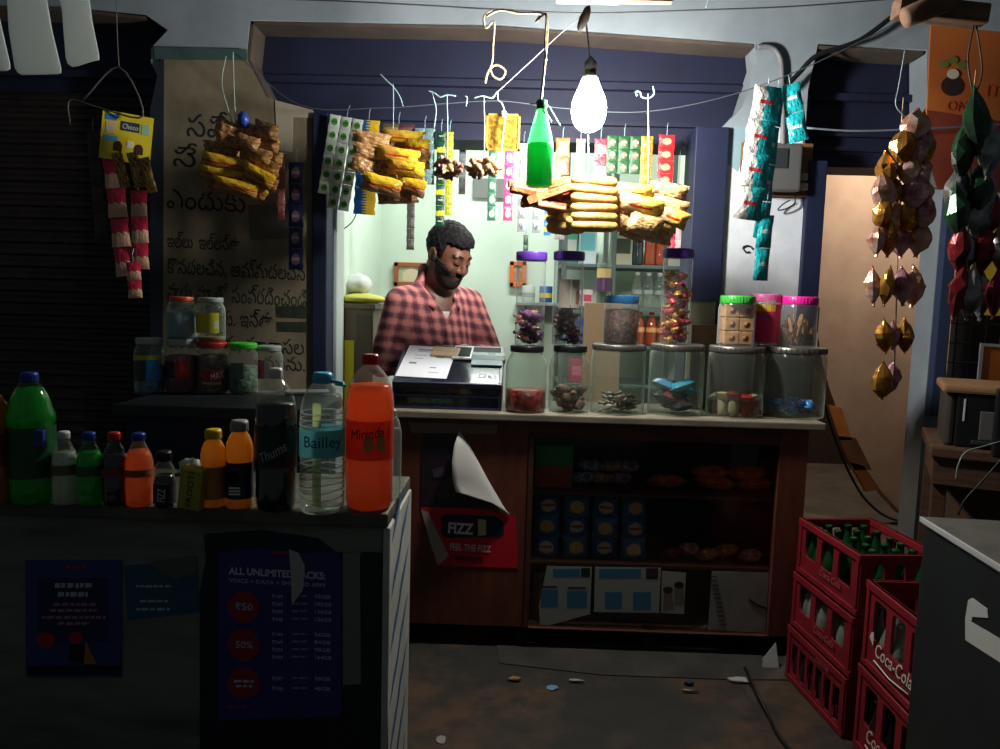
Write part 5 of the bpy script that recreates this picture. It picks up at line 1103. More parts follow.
# ---------------- hanging green bottle, ropes, wires
Yb = 2.54; s = Yb / F
t = thing('hanging_bottle', 'green glass bottle hanging from a rope left of the bulb', 'bottle', P(539, 187, Yb)); hb = 82 * s; R = 12.8 * s
MB().lathe([(R * .8, 0), (R, .006), (R, hb * .45), (R * .97, hb * .52), (R * .72, hb * .68), (R * .45, hb * .84), (R * .34, hb * .92), (R * .34, hb * .93)], 24, capt=False).build('bottle_body', glass((170, 236, 190), .9, 1.5, .05, body=.16, bodycol=(110, 220, 160)), t)
MB().lathe([(R * .78, .004), (R * .95, .008), (R * .95, hb * .45), (R * .94, hb * .5)], 24).build('liquid', liquid_mat((60, 200, 130), .55), t)
MB().lathe([(R * .4, hb * .9), (R * .42, hb), (R * .3, hb * 1.01)], 16).build('cap', M((20, 110, 60), .4), t)
rope = M((190, 178, 150), .85, rgb2=(150, 138, 112), ns=120, bmp=.5)
cord('rope', 'knotted jute rope holding the green bottle', 'rope', [(486, 16), (500, 10), (520, 13), (544, 14), (547, 25), (546, 50), (543, 80), (541, 104), (546, 114), (551, 122)], 2.54, .0046, rope, 7)
cord('rope', 'short rope end hanging beside the bottle rope', 'rope', [(540, 16), (536, 22), (546, 14), (545, 40), (546, 60)], 2.53, .004, rope, 6)
cord('rope', 'jute rope with a curled loop at its end', 'rope', [(492, 10), (484, 17), (486, 28), (494, 22), (493, 45), (492, 62), (487, 74), (485, 83), (489, 70), (497, 65), (505, 71), (501, 79), (493, 76), (490, 68)], 2.80, .0042, rope, 7)
wm = M((60, 60, 62), .6); lw = M((150, 180, 186), .6)
cord('overhead_wire', 'thin dark wire stretched across the top of the shopfront', 'wire', [(-30, -6), (160, -4), (310, 0), (420, 5), (490, 9), (585, 13), (700, 10), (800, 6), (930, -4)], 2.83, .0028, wm, 5)
cord('cable', 'light cable slanting from the overhead wire to the hanging bunches', 'cable', [(583, 15), (560, 34), (530, 62), (505, 85), (492, 97)], 2.86, .0022, M((130, 130, 134), .6), 5)
cord('overhead_wire', 'thin wire strung across the shop opening carrying the sachets', 'wire', [(236, 54), (300, 105), (380, 108), (440, 104), (500, 101), (560, 108), (640, 112), (720, 98), (800, 70), (900, 20), (930, -10)], 3.12, .0022, M((84, 90, 100), .6), 5)
cord('overhead_wire', 'faint cord crossing in front of the passage opening', 'wire', [(806, 128), (860, 131), (940, 128), (1010, 124)], 3.0, .004, M((130, 140, 150), .6), 5)
for x, yt, yb_, lb, Y in ((447, 94, 158, 'pale string of the pinkish peanut bunch', 2.76), (484, 97, 160, 'pale string of the tan peanut bunch', 2.76), (393, 84, 130, 'blue string of the yellow snack pouches', 2.93), (648, 94, 183, 'white string of the tan snack pouches', 2.83), (588, 135, 176, 'pale string of the rusk rolls below the bulb', 2.79)):
    cord('hanging_string', lb, 'string', [(x, yt), (x + .5, (yt + yb_) / 2), (x, yb_)], Y, .0022, lw if x < 600 else M((206, 206, 206), .6), 5)
for pts, lb, Y in (([(380, 74), (386, 80), (394, 88), (400, 97), (403, 106)], 'blue string end above the yellow snack pouches', 2.93), ([(428, 91), (434, 93), (440, 97), (447, 95), (456, 96)], 'pale knot of string above the pinkish peanut bunch', 2.76), ([(466, 106), (467, 98), (465, 96)], 'tiny string end between the two peanut bunches', 2.76), ([(474, 98), (482, 96), (492, 98), (497, 92), (498, 100), (502, 104), (505, 116), (503, 135), (501, 150)], 'pale blue string tied above the gold card', 2.77), ([(530, 104), (540, 104), (548, 106), (553, 114), (560, 126)], 'blue string tied round the neck of the green bottle', 2.53), ([(637, 96), (636, 92), (640, 92), (642, 97), (649, 98), (654, 94), (653, 86)], 'curled white string end above the tan snack pouches', 2.83), ([(706, 8), (708, 1), (710, -6)], 'white string hook on the overhead wire near the top', 2.83), ([(432, 93), (436, 110), (434, 128)], 'loose pale string beside the pinkish peanut bunch', 2.77)):
    cord('hanging_string', lb, 'string', pts, Y, .0028, lw, 5)
# bulb
BY = 2.61
t = thing('light_bulb', 'glowing white light bulb hanging over the counter', 'light bulb', P(589, 107, BY)); k = BY / F
MB().lathe([(.0001, -.082), (.022, -.079), (.042, -.066), (.053, -.045), (.059, -.016), (.057, .012), (.048, .040), (.036, .066), (.027, .088)], 32, capt=False, capb=False).build('glowing_dome', M((255, 252, 244), .4, emis=BULB), t)
MB().lathe([(.028, .086), (.0265, .1), (.018, .104), (.0145, .106), (.0145, .115)], 28).build('bulb_base', M((222, 222, 218), .4), t)
MB().lathe([(.02, .108), (.021, .145), (.012, .155), (.004, .165)], 20).build('bulb_holder', M((26, 26, 28), .5), t)
cord('bulb_cable', 'cable dropping from the overhead wire to the bulb', 'cable', [(585, 13, .32), (587, 30, .1), (589, 50, 0), (589, 68, 0)], BY, .003, M((120, 122, 126), .6), 6)
o = MB().blob((0, 0, 0), (.016, .014, .045), 10, 8, jit=.1).build('wire_knot', M((60, 52, 46), .8)); o.location = P(584, 19, BY); o.rotation_euler = (0, .35, 0); tag(o, 'dark taped wire knot above the bulb', 'knot')
# white hanging plastic strips, near top left
tl = M((240, 244, 244), .45, translucent=.62)
def tongue(label, pts, Y, group=None):
    a = px_poly(pts, Y); cxm = sum(x for x, z in a) / len(a); czm = sum(z for x, z in a) / len(a)
    o = MB().prism([(x - cxm, z - czm) for x, z in a], -.003, .003).build('plastic_strip', tl); o.location = (cxm, Y, czm); b = o.modifiers.new('soft_edge', 'BEVEL'); b.width = .002; b.segments = 2; tag(o, label, 'plastic strip', group); return o
tongue('broad white plastic strip hanging at top left, middle of three', [(5, -40), (40, -40), (52, 30), (61, 68), (61, 73), (58, 74), (22, 75), (18, 73), (15, 68), (9, 30)], 2.0)
tongue('slim white plastic strip hanging at top left beside the shutter hood', [(52, -40), (84, -40), (92, 20), (99, 55), (99, 60), (90, 62), (78, 66), (72, 67), (68, 64), (66, 58), (62, 10)], 2.0)
tongue('white plastic strip cut off by the left edge of the photo', [(-40, -40), (-9, -40), (0, 20), (10, 64), (10, 69), (6, 71), (-30, 71), (-34, 66)], 2.0)
# timber and edge pieces at the top
t = thing('wooden_beam_end', 'rough wooden crosspiece with a string at the top right', 'timber', P(940, 12, 2.2)); s = 2.2 / F
MB().rbox(-42 * s, 42 * s, -.03, .03, -9 * s, 9 * s, .006, M4=Matrix.Rotation(.08, 4, 'Y')).build('crosspiece', M((120, 88, 66), .8, rgb2=(90, 62, 46), ns=8, stretch=(1, 6, 6), bmp=.3), t)
MB().lathe([(.012, -.05), (.028, -.045), (.03, .07), (.025, .1)], 14, Matrix.Translation((-26 * s, -.05, -6 * s)) @ Matrix.Rotation(1.15, 4, 'Y')).build('peg', M((130, 96, 72), .8, rgb2=(96, 70, 52), ns=10), t)
t = thing('lath', 'wooden lath with pale edge crossing the very top of the photo', 'timber', P(630, -3, 2.4)); s = 2.4 / F
MB().rbox(-70 * s, 40 * s, -.015, .015, -5 * s, 12 * s, .002).build('lath', M((150, 110, 84), .7), t); MB().rbox(-70 * s, -10 * s, -.017, .017, -5.6 * s, -3 * s, .001).build('pale_edge', M((220, 210, 190), .6), t)
# ================================================================== SHOP INTERIOR AND SHOPKEEPER
# cupboard at the left of the room
CYy = 3.95; xa = RX0 + .005; xb = P(373, 350, CYy).x; zt = P(350, 303, CYy).z
t = thing('cupboard', 'grey brown cupboard with a yellow sheet behind the left frame', 'cupboard', (xa, CYy, FZ)); w = xb - xa
cg = M((120, 108, 88), .6, rgb2=(100, 90, 74), ns=6)
MB().rbox(0, w, 0, .5, 0, zt - FZ - .03, .006).build('body', cg, t); MB().rbox(-.0, w + .012, -.012, .5, zt - FZ - .03, zt - FZ, .006).build('top', cg, t)
MB().rbox(w - .09, w - .01, -.006, .0, .02, zt - FZ - .06, .002).build('door_stile', M((92, 82, 68), .6), t)
yA = P(340, 340, CYy).z - FZ
MB().rbox(.005, w - .1, -.008, -.001, .1, yA, .001).build('yellow_sheet', M((226, 214, 30), .5), t)
o = MB().blob((0, 0, 0), (.12, .12, .03), 16, 8, jit=.08).build('yellow_cloth', M((206, 200, 90), .7)); o.location = (xb - .08, CYy + .1, zt + .022); tag(o, 'yellow cloth draped on top of the cupboard', 'cloth')
o = MB().blob((0, 0, 0), (.09, .09, .06), 14, 8, jit=.14).build('white_bundle', M((206, 212, 208), .7)); o.location = (xb - .13, CYy + .16, zt + .1); tag(o, 'white bundle lying on the yellow cloth over the cupboard', 'bundle')
cord('wall_wire', 'thin black wire curving down the inside left wall', 'wire', [(337, 232), (345, 228), (352, 222), (356, 214), (357, 205)], 3.9, .003, m_black, 5)
# ledge on the back wall and framed pictures
def picture(label, x0, y0, x1, y1, frame, art, art2, nm='framed_picture', Y=RY1 - .03):
    a = P(x0, y0, Y); b = P(x1, y1, Y); t = thing(nm, label, 'picture', ((a.x + b.x) / 2, Y, b.z)); w = abs(b.x - a.x) / 2; h = a.z - b.z
    mb = MB()
    for r in ((-w, w, 0, .03), (-w, w, h - .03, h), (-w, -w + .03, 0, h), (w - .03, w, 0, h)): mb.rbox(r[0], r[1], -.005, .028, r[2], r[3], .004)
    mb.build('frame', M(frame, .5), t); MB().box(-w + .028, w - .028, .008, .026, .028, h - .028).build('art', M(art, .6), t)
    MB().prism([(-w * .5, h * .2), (w * .5, h * .2), (w * .5, h * .55), (0, h * .85), (-w * .5, h * .55)], .005, .009).build('arch_print', M(art2, .6), t); return t
picture('framed picture with red brown border behind the shopkeeper', 394, 262, 428, 287, (150, 84, 50), (170, 176, 140), (206, 190, 160))
picture('small orange framed picture partly behind the first tall jar', 510, 261, 526, 287, (214, 110, 50), (206, 190, 160), (170, 130, 110))
struct(MB().rbox(RX0, -.5, RY1 - .05, RY1, P(380, 300, RY1).z, P(380, 296, RY1).z, .004).build('trim_15', M((206, 196, 160), .7)))
o = MB().rbox(-.05, .05, -.01, .01, 0, .16, .003).build('small_calendar', M((110, 112, 110), .6)); p = P(490, 175, RY1 - .02); o.location = (p.x + .0, RY1 - .012, p.z - .15); tag(o, 'dark little notice on the back wall under the tan peanut bag', 'notice'); o.scale = (2.2, 1, .8)
# steel rack with stock at the right of the back wall
KY = 4.45; kx0 = P(562, 262, KY).x; kx1 = P(688, 262, KY).x
t = thing('steel_rack', 'grey green steel rack of stock along the back of the shop', 'rack', (kx0, KY, FZ)); W = kx1 - kx0; rk = M((84, 98, 96), .5)
shz = [P(600, y, KY).z - FZ for y in (384, 345, 307, 264, 205)]
for x in (0, P(611, 262, KY).x - kx0, W - .03):
    MB().rbox(x, x + .03, 0, .03, 0, 2.3, .003).build('upright', rk, t); MB().rbox(x, x + .03, .40, .43, 0, 2.3, .003).build('upright', rk, t)
for z in shz: MB().rbox(0, W, .002, .43, z - .02, z, .003).build('shelf', rk, t)
def shelf_bottle(label, x, si, h, R, prof, liq, cap, shell, group, dy=.06, capfrac=.08, band=None):
    p = P(x, 262, KY + dy + .05); return bottle_at('stock_bottle', label, 'bottle', (p.x, KY + dy, FZ + shz[si] + .001), R, h, prof, cap, liq=liq, fill=.85, shell=shell, group=group, capfrac=capfrac, band=band)
for x in (637, 648, 659, 670): shelf_bottle('clear water bottle in the row on the steel rack', x, 2, .21, .030, 'pet05', None, wh, clear_h, 'clear bottles on the steel rack', band=[(.4, .52, M((190, 200, 200), .4, translucent=.4))])
for x in (641, 653, 664): shelf_bottle('orange drink bottle on the steel rack', x, 1, .20, .031, 'pet05', liquid_mat((230, 96, 40)), redcap, clear, 'orange bottles on the rack', band=[(.42, .56, M((236, 170, 110), .4))])
for x in (601, 608): shelf_bottle('green glass bottle standing on the steel rack', x, 2, .17, .026, 'pet05', liquid_mat((40, 130, 70)), M((30, 110, 60), .4), glass((130, 220, 150)), 'green bottles on the rack')
for x, c in ((636, (40, 50, 70)), (648, (226, 100, 50)), (658, (224, 96, 46))): shelf_bottle('soft drink bottle on the upper shelf of the steel rack', x, 3, .22, .034, 'pet05', liquid_mat(c), redcap, clear, 'soft drinks on the upper rack shelf')
b = shelf_bottle('tall clear bottle with a purple and yellow label on the rack', 603, 1, .44, .04, 'sauce', None, wh, clear_h, None, dy=-.15, band=[(.15, .33, M((76, 40, 80), .45)), (.33, .45, M((196, 170, 110), .45))]); b.location = Vector(P(603, 303, 4.30)); bz_ = b.location.z; b.location.z += .001
for kk in range(3):
    tt = thing('stock_carton', ('lowest tan carton of the stack before the steel rack', 'middle tan carton of the stack before the steel rack', 'topmost tan carton before the steel rack, under the labelled bottle')[kk], 'box', (b.location.x, 4.30, FZ + (bz_ - FZ) * kk / 3 + (.0005 if kk else .001)))
    MB().rbox(-.10, .10, -.07, .07, 0, (bz_ - FZ) / 3 - .001, .003).build('box_body', M((150, 124, 96), .8), tt); MB().box(-.1002, .1002, -.02, .02, (bz_ - FZ) / 3 - .0015, (bz_ - FZ) / 3 - .0008).build('tape', M((176, 156, 120), .4), tt)
def stock(label, x0, x1, si, h, c, c2, cat='box', dy=.05, d=.14, nm='stock_box'):
    a = P(x0, 262, KY + dy).x; b_ = P(x1, 262, KY + dy).x; t = thing(nm, label, cat, ((a + b_) / 2, KY + dy + d / 2, FZ + shz[si] + .001))
    MB().rbox(-(b_ - a) / 2, (b_ - a) / 2, -d / 2, d / 2, 0, h, .003).build('box_body', M(c, .5), t); MB().box(-(b_ - a) / 2 * .8, (b_ - a) / 2 * .8, -d / 2 - .001, -d / 2, h * .3, h * .7).build('label', M(c2, .5), t); return t
stock('white and blue box on the steel rack left of the upright', 572, 583, 2, .10, (206, 210, 214), (60, 130, 200)); stock('pink and white box on the rack left of the upright', 584, 594, 2, .10, (220, 200, 206), (200, 60, 90))
stock('dark blue box on the lower left of the steel rack', 572, 598, 1, .15, (50, 60, 130), (80, 90, 150)); stock('magenta packet at the bottom left of the steel rack', 574, 592, 0, .14, (190, 40, 90), (220, 120, 150)); stock('white box at the bottom of the rack behind the gram jar', 593, 606, 0, .13, (200, 206, 206), (120, 130, 140))
stock('teal and white carton on the upper left rack shelf', 566, 577, 3, .20, (60, 170, 130), (210, 220, 210)); stock('pale blue carton on the upper rack shelf', 578, 596, 3, .26, (200, 216, 220), (100, 190, 200)); stock('cream carton with dark print on the upper rack shelf', 612, 632, 3, .22, (206, 200, 176), (70, 76, 60)); stock('pale carton at the right of the upper rack shelf', 668, 682, 3, .22, (214, 206, 196), (190, 150, 140))
stock('grey carton on the rack right of the orange bottles', 672, 684, 1, .14, (140, 144, 140), (110, 116, 114)); stock('dark carton on the lower rack shelf right of the upright', 614, 634, 1, .15, (70, 76, 74), (100, 106, 100))
# low shelf items left of the rack
LSY = 4.6; zz = P(555, 303, LSY).z
t = thing('wall_shelf', 'narrow grey shelf on the back wall between the first tall jars', 'shelf', (P(552, 303, LSY).x, RY1 - .17, zz)); MB().rbox(-.22, .12, -.2, .168, -.02, 0, .003).build('board', M((150, 156, 150), .6), t)
for x in (-.16, .08): MB().prism([(x, -.02), (x + .015, -.02), (x + .015, -.16), (x, -.16)], .13, .168).build('bracket', rk, t)
for lb, dx, c, c2 in (('blue and yellow tin on the narrow wall shelf', -.03, (40, 90, 150), (220, 190, 50)), ('white tin on the narrow wall shelf', -.14, (206, 210, 206), (160, 170, 170))):
    tt = thing('tin', lb, 'tin', (t.location.x + dx, RY1 - .22, zz + .001)); MB().lathe([(.04, 0), (.042, .004), (.042, .10), (.04, .104)], 24).build('tin_body', M(c, .4), tt); MB().lathe([(.0425, .03), (.0425, .06)], 24, capb=False, capt=False).build('label', M(c2, .4), tt)
# poster and hanging tube by the right inside wall
o = link('yellow_calendar', card_mesh(.14, .25, .003), M((196, 196, 120), .6, rgb2=(120, 130, 90), ns=12)); o.rotation_euler = (0, 0, -PI / 2); p = P(697, 184, 4.0); o.location = (RX1 - .004, 4.0, p.z); tag(o, 'yellow calendar sheet on the inside right wall', 'calendar')

# ---------------------------------------------------------------- shopkeeper
MYy = 3.37
def mp(x, y, dy=0): return np.array(P(x, y, MYy + dy))
rotb = math.radians(30); fb = np.array((math.sin(rotb), -math.cos(rotb), 0)); lb_ = np.array((math.cos(rotb), math.sin(rotb), 0)); zb_ = np.array((0, 0, 1.0))
ch = mp(436, 335, .02); 
def bp(lat, fwd, z): return np.array((ch[0], ch[1], 0)) + lb_ * lat + fb * fwd + zb_ * z
zs = mp(440, 292)[2]                         # shoulder line height
RB = np.stack([lb_, fb, zb_], 1)
hc = mp(448.5, 256, -.055)                  # head centre
hyaw, hpit = math.radians(50), math.radians(27)
hf = np.array((math.sin(hyaw) * math.cos(hpit), -math.cos(hyaw) * math.cos(hpit), -math.sin(hpit))); hl = np.array((math.cos(hyaw), math.sin(hyaw), 0)); hu = np.cross(hl, hf)
if hu[2] < 0: hu = -hu
RH = np.stack([hl, hf, hu], 1); K = 1.08
def hp(x, y, z): return hc + RH @ (np.array((x, y, z)) * K)
shR, shL = bp(-.172, -.005, zs - .05), bp(.165, 0, zs - .05)
elR = np.array(P(381, 364, MYy - .03)); elL = np.array(P(492, 358, MYy + .02))
haR = np.array(P(438, 349, MYy - .13)); haL = np.array(P(464, 350, MYy - .12))
neck0 = bp(0, -.02, zs - .02)
def head_sd(p):
    q = ((p - hc) @ RH) / K
    d = sd_ell(q, (0, -.012, .035), (.076, .094, .088))
    d = smin(d, sd_ell(q, (0, .03, -.03), (.062, .062, .085)), .03)
    d = smin(d, sd_ell(q, (0, .055, -.088), (.034, .032, .026)), .03)
    d = smin(d, sd_ell(q, (.03, .066, -.022), (.026, .022, .022)), .02); d = smin(d, sd_ell(q, (-.03, .066, -.022), (.026, .022, .022)), .02)
    d = smin(d, sd_ell(q, (0, .078, .032), (.05, .016, .012)), .015)
    for sx in (-1, 1): d = smax(d, -sd_ell(q, (sx * .032, .098, .010), (.02, .016, .013)), .01)
    for sx in (-1, 1): d = smin(d, sd_ell(q, (sx * .031, .079, .010), (.0155, .0135, .0125)), .004)
    d = smin(d, sd_cone(q, (0, .088, .022), (0, .108, -.022), .008, .0125), .012)
    for sx in (-1, 1): d = smin(d, sd_ell(q, (sx * .0125, .097, -.026), (.0095, .012, .008)), .006)
    d = smin(d, sd_ell(q, (0, .088, -.054), (.023, .012, .0065)), .006); d = smin(d, sd_ell(q, (0, .086, -.066), (.020, .012, .007)), .006)
    for sx in (-1, 1): d = smin(d, smax(sd_ell(q, (sx * .08, -.012, .0), (.011, .022, .033)), -sd_ell(q, (sx * .093, -.008, .003), (.008, .013, .02)), .004), .006)
    return d * K
def hand(p, w, dirv, side, up):
    """palm with four bent fingers and a thumb; w wrist, dirv pointing direction, side thumb-side direction"""
    dirv = dirv / np.linalg.norm(dirv); side = side - dirv * (side @ dirv); side /= np.linalg.norm(side); nrm = np.cross(dirv, side); 
    if nrm[2] > 0: nrm = -nrm                # curl downwards
    c = w + dirv * .055
    d = sd_ell(p, c, (.05, .04, .016), np.stack([dirv, side, nrm], 1)); d = smin(d, sd_cone(p, w - dirv * .01, w + dirv * .03, .024, .026), .015)
    for i, (o, l1, l2) in enumerate(((.030, .040, .036), (.011, .045, .040), (-.009, .042, .037), (-.028, .034, .028))):
        a = w + dirv * .088 + side * o; b = a + dirv * l1 * .9 + nrm * l1 * .35; e = b + dirv * l2 * .55 + nrm * l2 * .8
        d = smin(d, sd_cone(p, a, b, .0095, .0088), .004); d = smin(d, sd_cone(p, b, e, .0088, .0072), .003)
    a = w + dirv * .03 + side * .03; b = a + dirv * .03 + side * .028 + nrm * .01; e = b + dirv * .03 + side * .006 + nrm * .012
    d = smin(d, sd_cone(p, a, b, .0125, .0105), .008); d = smin(d, sd_cone(p, b, e, .0105, .0085), .003)
    return d
def body_sd(p):
    d = head_sd(p)
    d = smin(d, sd_cone(p, neck0, hp(0, -.03, -.06), .066, .058), .03)
    t1 = sd_ell(p, bp(0, 0, zs - .20), (.165, .105, .24), RB); t1 = smin(t1, sd_ell(p, bp(0, .015, zs - .42), (.16, .12, .22), RB), .06)
    t1 = smin(t1, sd_cone(p, bp(-.14, -.01, zs - .05), bp(.14, -.01, zs - .05), .055, .055), .05)
    d = smin(d, t1, .03)
    for a, e, h_ in ((shR, elR, haR), (shL, elL, haL)):
        d = smin(d, sd_cone(p, a, e, .046, .036), .02); d = smin(d, sd_cone(p, e, h_, .038, .025), .02)
    for sx in (-1, 1):
        hip = bp(sx * .09, 0, zs - .60); kn = bp(sx * .10, .03, FZ + .47); an = bp(sx * .11, 0, FZ + .08)
        d = smin(d, sd_cone(p, hip, kn, .082, .052), .05); d = smin(d, sd_cone(p, kn, an, .052, .034), .02); d = smin(d, sd_ell(p, an + fb * .06 + zb_ * -.045, (.04, .115, .035), RB), .02)
    side = np.array((0, 0, 1.0)) * .4
    d = np.minimum(d, smin(d, hand(p, haR, np.array((.75, -.55, -.15)), np.array((.45, .9, .1)), None), .012))
    d = np.minimum(d, smin(d, hand(p, haL, np.array((-.6, -.75, -.15)), np.array((-.7, .7, .1)), None), .012))
    return d
allp = np.stack([bp(-.3, 0, FZ - .01), bp(.3, .2, 0), hc + .16, elR - .08, elL + .08, haR, haL, haR - .2])
lo = (min(allp[:, 0].min(), ch[0] - .33) - .02, ch[1] - .46, FZ - .002); hi = (max(allp[:, 0].max(), ch[0] + .36), ch[1] + .24, hc[2] + .16)
person = link('person', surfnet(body_sd, lo, hi, .0062, 'person'), M((116, 74, 56), .5, rgb2=(98, 61, 46), ns=18))
tag(person, 'man in a red checked shirt standing behind the counter looking down', 'person')
def shirt_sd(p):
    t1 = sd_ell(p, bp(0, .0, zs - .20), (.185, .128, .25), RB); t1 = smin(t1, sd_ell(p, bp(0, .02, zs - .42), (.185, .148, .24), RB), .08)
    t1 = smin(t1, sd_cone(p, bp(-.12, -.01, zs - .045), bp(.12, -.01, zs - .045), .066, .066), .06)
    t1 = smin(t1, sd_cone(p, bp(0, -.03, zs - .03), hp(0, -.045, -.10), .085, .07), .05)
    for a, e, h_ in ((shR, elR, haR), (shL, elL, haL)):
        m = e + (h_ - e) * .45; t1 = smin(t1, sd_cone(p, a, e, .068, .056), .035); t1 = smin(t1, sd_cone(p, e, m, .056, .046), .02)
    q = p - np.array(bp(0, 0, 0))
    # soft drape folds
    fold = .004 * np.sin(q[..., 2] * 55 + q[..., 0] * 30) * np.clip((zs - .12 - p[..., 2]) * 4, 0, 1)
    t1 = t1 + fold
    # open neck: cut a V and a neck hole, cut at the hem
    lat = q @ lb_; fw = q @ fb; v = np.maximum(np.abs(lat) * 1.6 - (p[..., 2] - (zs - .115)), -(fw - .03))
    nh = sd_cone(p, neck0 + fb * .02, hp(0, .0, -.05), .064, .075)
    t1 = smax(t1, -np.maximum(v, -(.2 - np.abs(lat))), .006); t1 = smax(t1, -nh, .006); t1 = np.maximum(t1, (zs - .60) - p[..., 2])
    return t1
def plaid():
    m, nt, b = nodes('checked_cotton'); tc = nt.nodes.new('ShaderNodeTexCoord'); mp_ = nt.nodes.new('ShaderNodeMapping'); mp_.inputs['Rotation'].default_value = (0, 0, -rotb); mp_.vector_type = 'POINT'
    nt.links.new(tc.outputs['Object'], mp_.inputs[0]); sp = nt.nodes.new('ShaderNodeSeparateXYZ'); nt.links.new(mp_.outputs[0], sp.inputs[0])
    wob = mth(nt, 'MULTIPLY', mth(nt, 'SUBTRACT', noise(nt, 6, 2), .5), .03)
    def band(src, per, wd, ph=0): 
        f = mth(nt, 'FRACT', mth(nt, 'ADD', mth(nt, 'DIVIDE', mth(nt, 'ADD', src, wob), per), ph)); d = mth(nt, 'ABSOLUTE', mth(nt, 'SUBTRACT', f, .5)); 
        n = nt.nodes.new('ShaderNodeMapRange'); n.inputs[1].default_value = wd; n.inputs[2].default_value = wd + .1; n.inputs[3].default_value = 1; n.inputs[4].default_value = 0; nt.links.new(d, n.inputs[0]); return n.outputs[0]
    x = mth(nt, 'ADD', sp.outputs[0], mth(nt, 'MULTIPLY', sp.outputs[1], .5)); z = mth(nt, 'ADD', sp.outputs[2], mth(nt, 'MULTIPLY', x, .12))
    c = mix_rgb(nt, mth(nt, 'MULTIPLY', band(x, .043, .16), .68), L((226, 132, 132)), L((70, 44, 70))); c = mix_rgb(nt, mth(nt, 'MULTIPLY', band(z, .052, .17), .62), c, L((56, 36, 58)))
    c = mix_rgb(nt, mth(nt, 'MULTIPLY', band(x, .043, .06, .5), .35), c, L((236, 170, 160))); c = mix_rgb(nt, mth(nt, 'MULTIPLY', band(z, .052, .06, .5), .3), c, L((236, 170, 160)))
    nt.links.new(c, b.inputs['Base Color']); b.inputs['Roughness'].default_value = .9; bump(nt, b, noise(nt, 14, 3), .25, .02); return m
pm = plaid()
shirt = link('shirt', surfnet(shirt_sd, (lo[0], lo[1] + .15, zs - .64), (hi[0], hi[1], zs + .12), .0072, 'shirt'), pm, person)
vest = link('vest', surfnet(lambda p: smax(sd_ell(p, bp(0, .008, zs - .20), (.172, .117, .225), RB), p[..., 2] - (zs - .085), .004), bp(-.2, 0, zs - .45) - .14, bp(.2, 0, zs - .02) + .14, .008, 'vest'), M((214, 214, 212), .8), person)
# collar
mb = MB()
for sx in (-1, 1):
    pts = []
    for i in range(9):
        a = PI - i / 8 * (PI * .80); q = bp(sx * math.sin(a) * .078, .0 - math.cos(a) * -.078 * 1.0, 0); 
        th_ = i / 8; zc = zs + .052 - .075 * th_ ** 1.4
        top = bp(sx * math.sin(a) * .074, math.cos(PI - a) * -.074 + .012 + .012 * th_, zc); bot = bp(sx * math.sin(a) * (.092 + .008 * th_), math.cos(PI - a) * -.088 + .018 + .03 * th_, zc - .042 - .012 * th_)
        pts.append((top, bot))
    vs = [v for pr_ in pts for v in pr_]; fs = [(2 * i, 2 * i + 2, 2 * i + 3, 2 * i + 1) for i in range(8)]; mb.add(vs, fs, True)
col = mb.build('collar', pm, person); sm_ = col.modifiers.new('thickness', 'SOLIDIFY'); sm_.thickness = .005
# placket with buttons
mb = MB(); bt = MB()
for i in range(7):
    z = zs - .14 - i * .05; y = .0
    for step in range(60):
        fwd = .08 + step * .0018
        if shirt_sd(bp(.0, fwd, z)[None])[0] > 0: y = fwd; break
    mb_p = bp(0, y + .002, z); 
    if i == 0: vs = []
    vs += [bp(-.016, y + .0015, z), bp(.016, y + .0015, z)]
    bt.blob(bp(0, y + .005, z - .02), (.006, .006, .006), 8, 6)
pl_ = MB().add(vs, [(2 * i, 2 * i + 1, 2 * i + 3, 2 * i + 2) for i in range(6)], True).build('placket', pm, person); sm_ = pl_.modifiers.new('thickness', 'SOLIDIFY'); sm_.thickness = .003
bt.build('button', M((200, 180, 180), .4), person)
# trousers
def trou_sd(p):
    d = sd_ell(p, bp(0, .005, zs - .60), (.18, .135, .14), RB)
    for sx in (-1, 1):
        hip = bp(sx * .09, 0, zs - .62); kn = bp(sx * .10, .03, FZ + .47); an = bp(sx * .11, 0, FZ + .08); d = smin(d, sd_cone(p, hip, kn, .10, .07), .04); d = smin(d, sd_cone(p, kn, an, .07, .058), .02)
    return np.maximum(np.maximum(d, p[..., 2] - (zs - .56)), FZ + .06 - p[..., 2])
link('trousers', surfnet(trou_sd, bp(-.25, 0, FZ) - np.array((.06, .25, 0)), bp(.25, 0, zs - .5) + np.array((.06, .25, 0)), .011, 'trousers'), M((44, 44, 52), .85), person)
# hair, beard, moustache, brows, eyes
rng = np.random.RandomState(3)
def hair_sd(p):
    q = ((p - hc) @ RH) / K
    d = sd_ell(q, (0, -.016, .042), (.086, .105, .098)); d = smin(d, sd_ell(q, (0, .042, .090), (.052, .036, .022)), .03)
    wav = .0035 * np.sin(q[..., 0] * 210) * np.sin(q[..., 1] * 190 + 1) * np.sin(q[..., 2] * 200); d = d + wav
    face = np.maximum(-(q[..., 1] - (.040 + .45 * (q[..., 2] - .055) * (q[..., 2] > .055))), q[..., 2] - .078)        # forward of the hairline
    d = smax(d, -np.maximum(face, -.2), .01) if False else smax(d, np.where(q[..., 2] < .070, q[..., 1] - .034, -1.0) * .8, .008)
    side = np.where(np.abs(q[..., 0]) > .0, -.055 - q[..., 2] + np.clip((q[..., 1] + .02), 0, .2) * .9, -1)
    d = smax(d, side, .008)
    ear = sd_ell(q, (.086, -.010, -.004), (.03, .024, .036)); d = smax(d, -ear, .004); ear = sd_ell(q, (-.086, -.010, -.004), (.03, .024, .036)); d = smax(d, -ear, .004)
    return d * K
hb0, hb1 = hc - .2, hc + .2
hairm = M((15, 13, 15), .65, rgb2=(27, 25, 28), ns=90, bmp=.9, spec=.2)
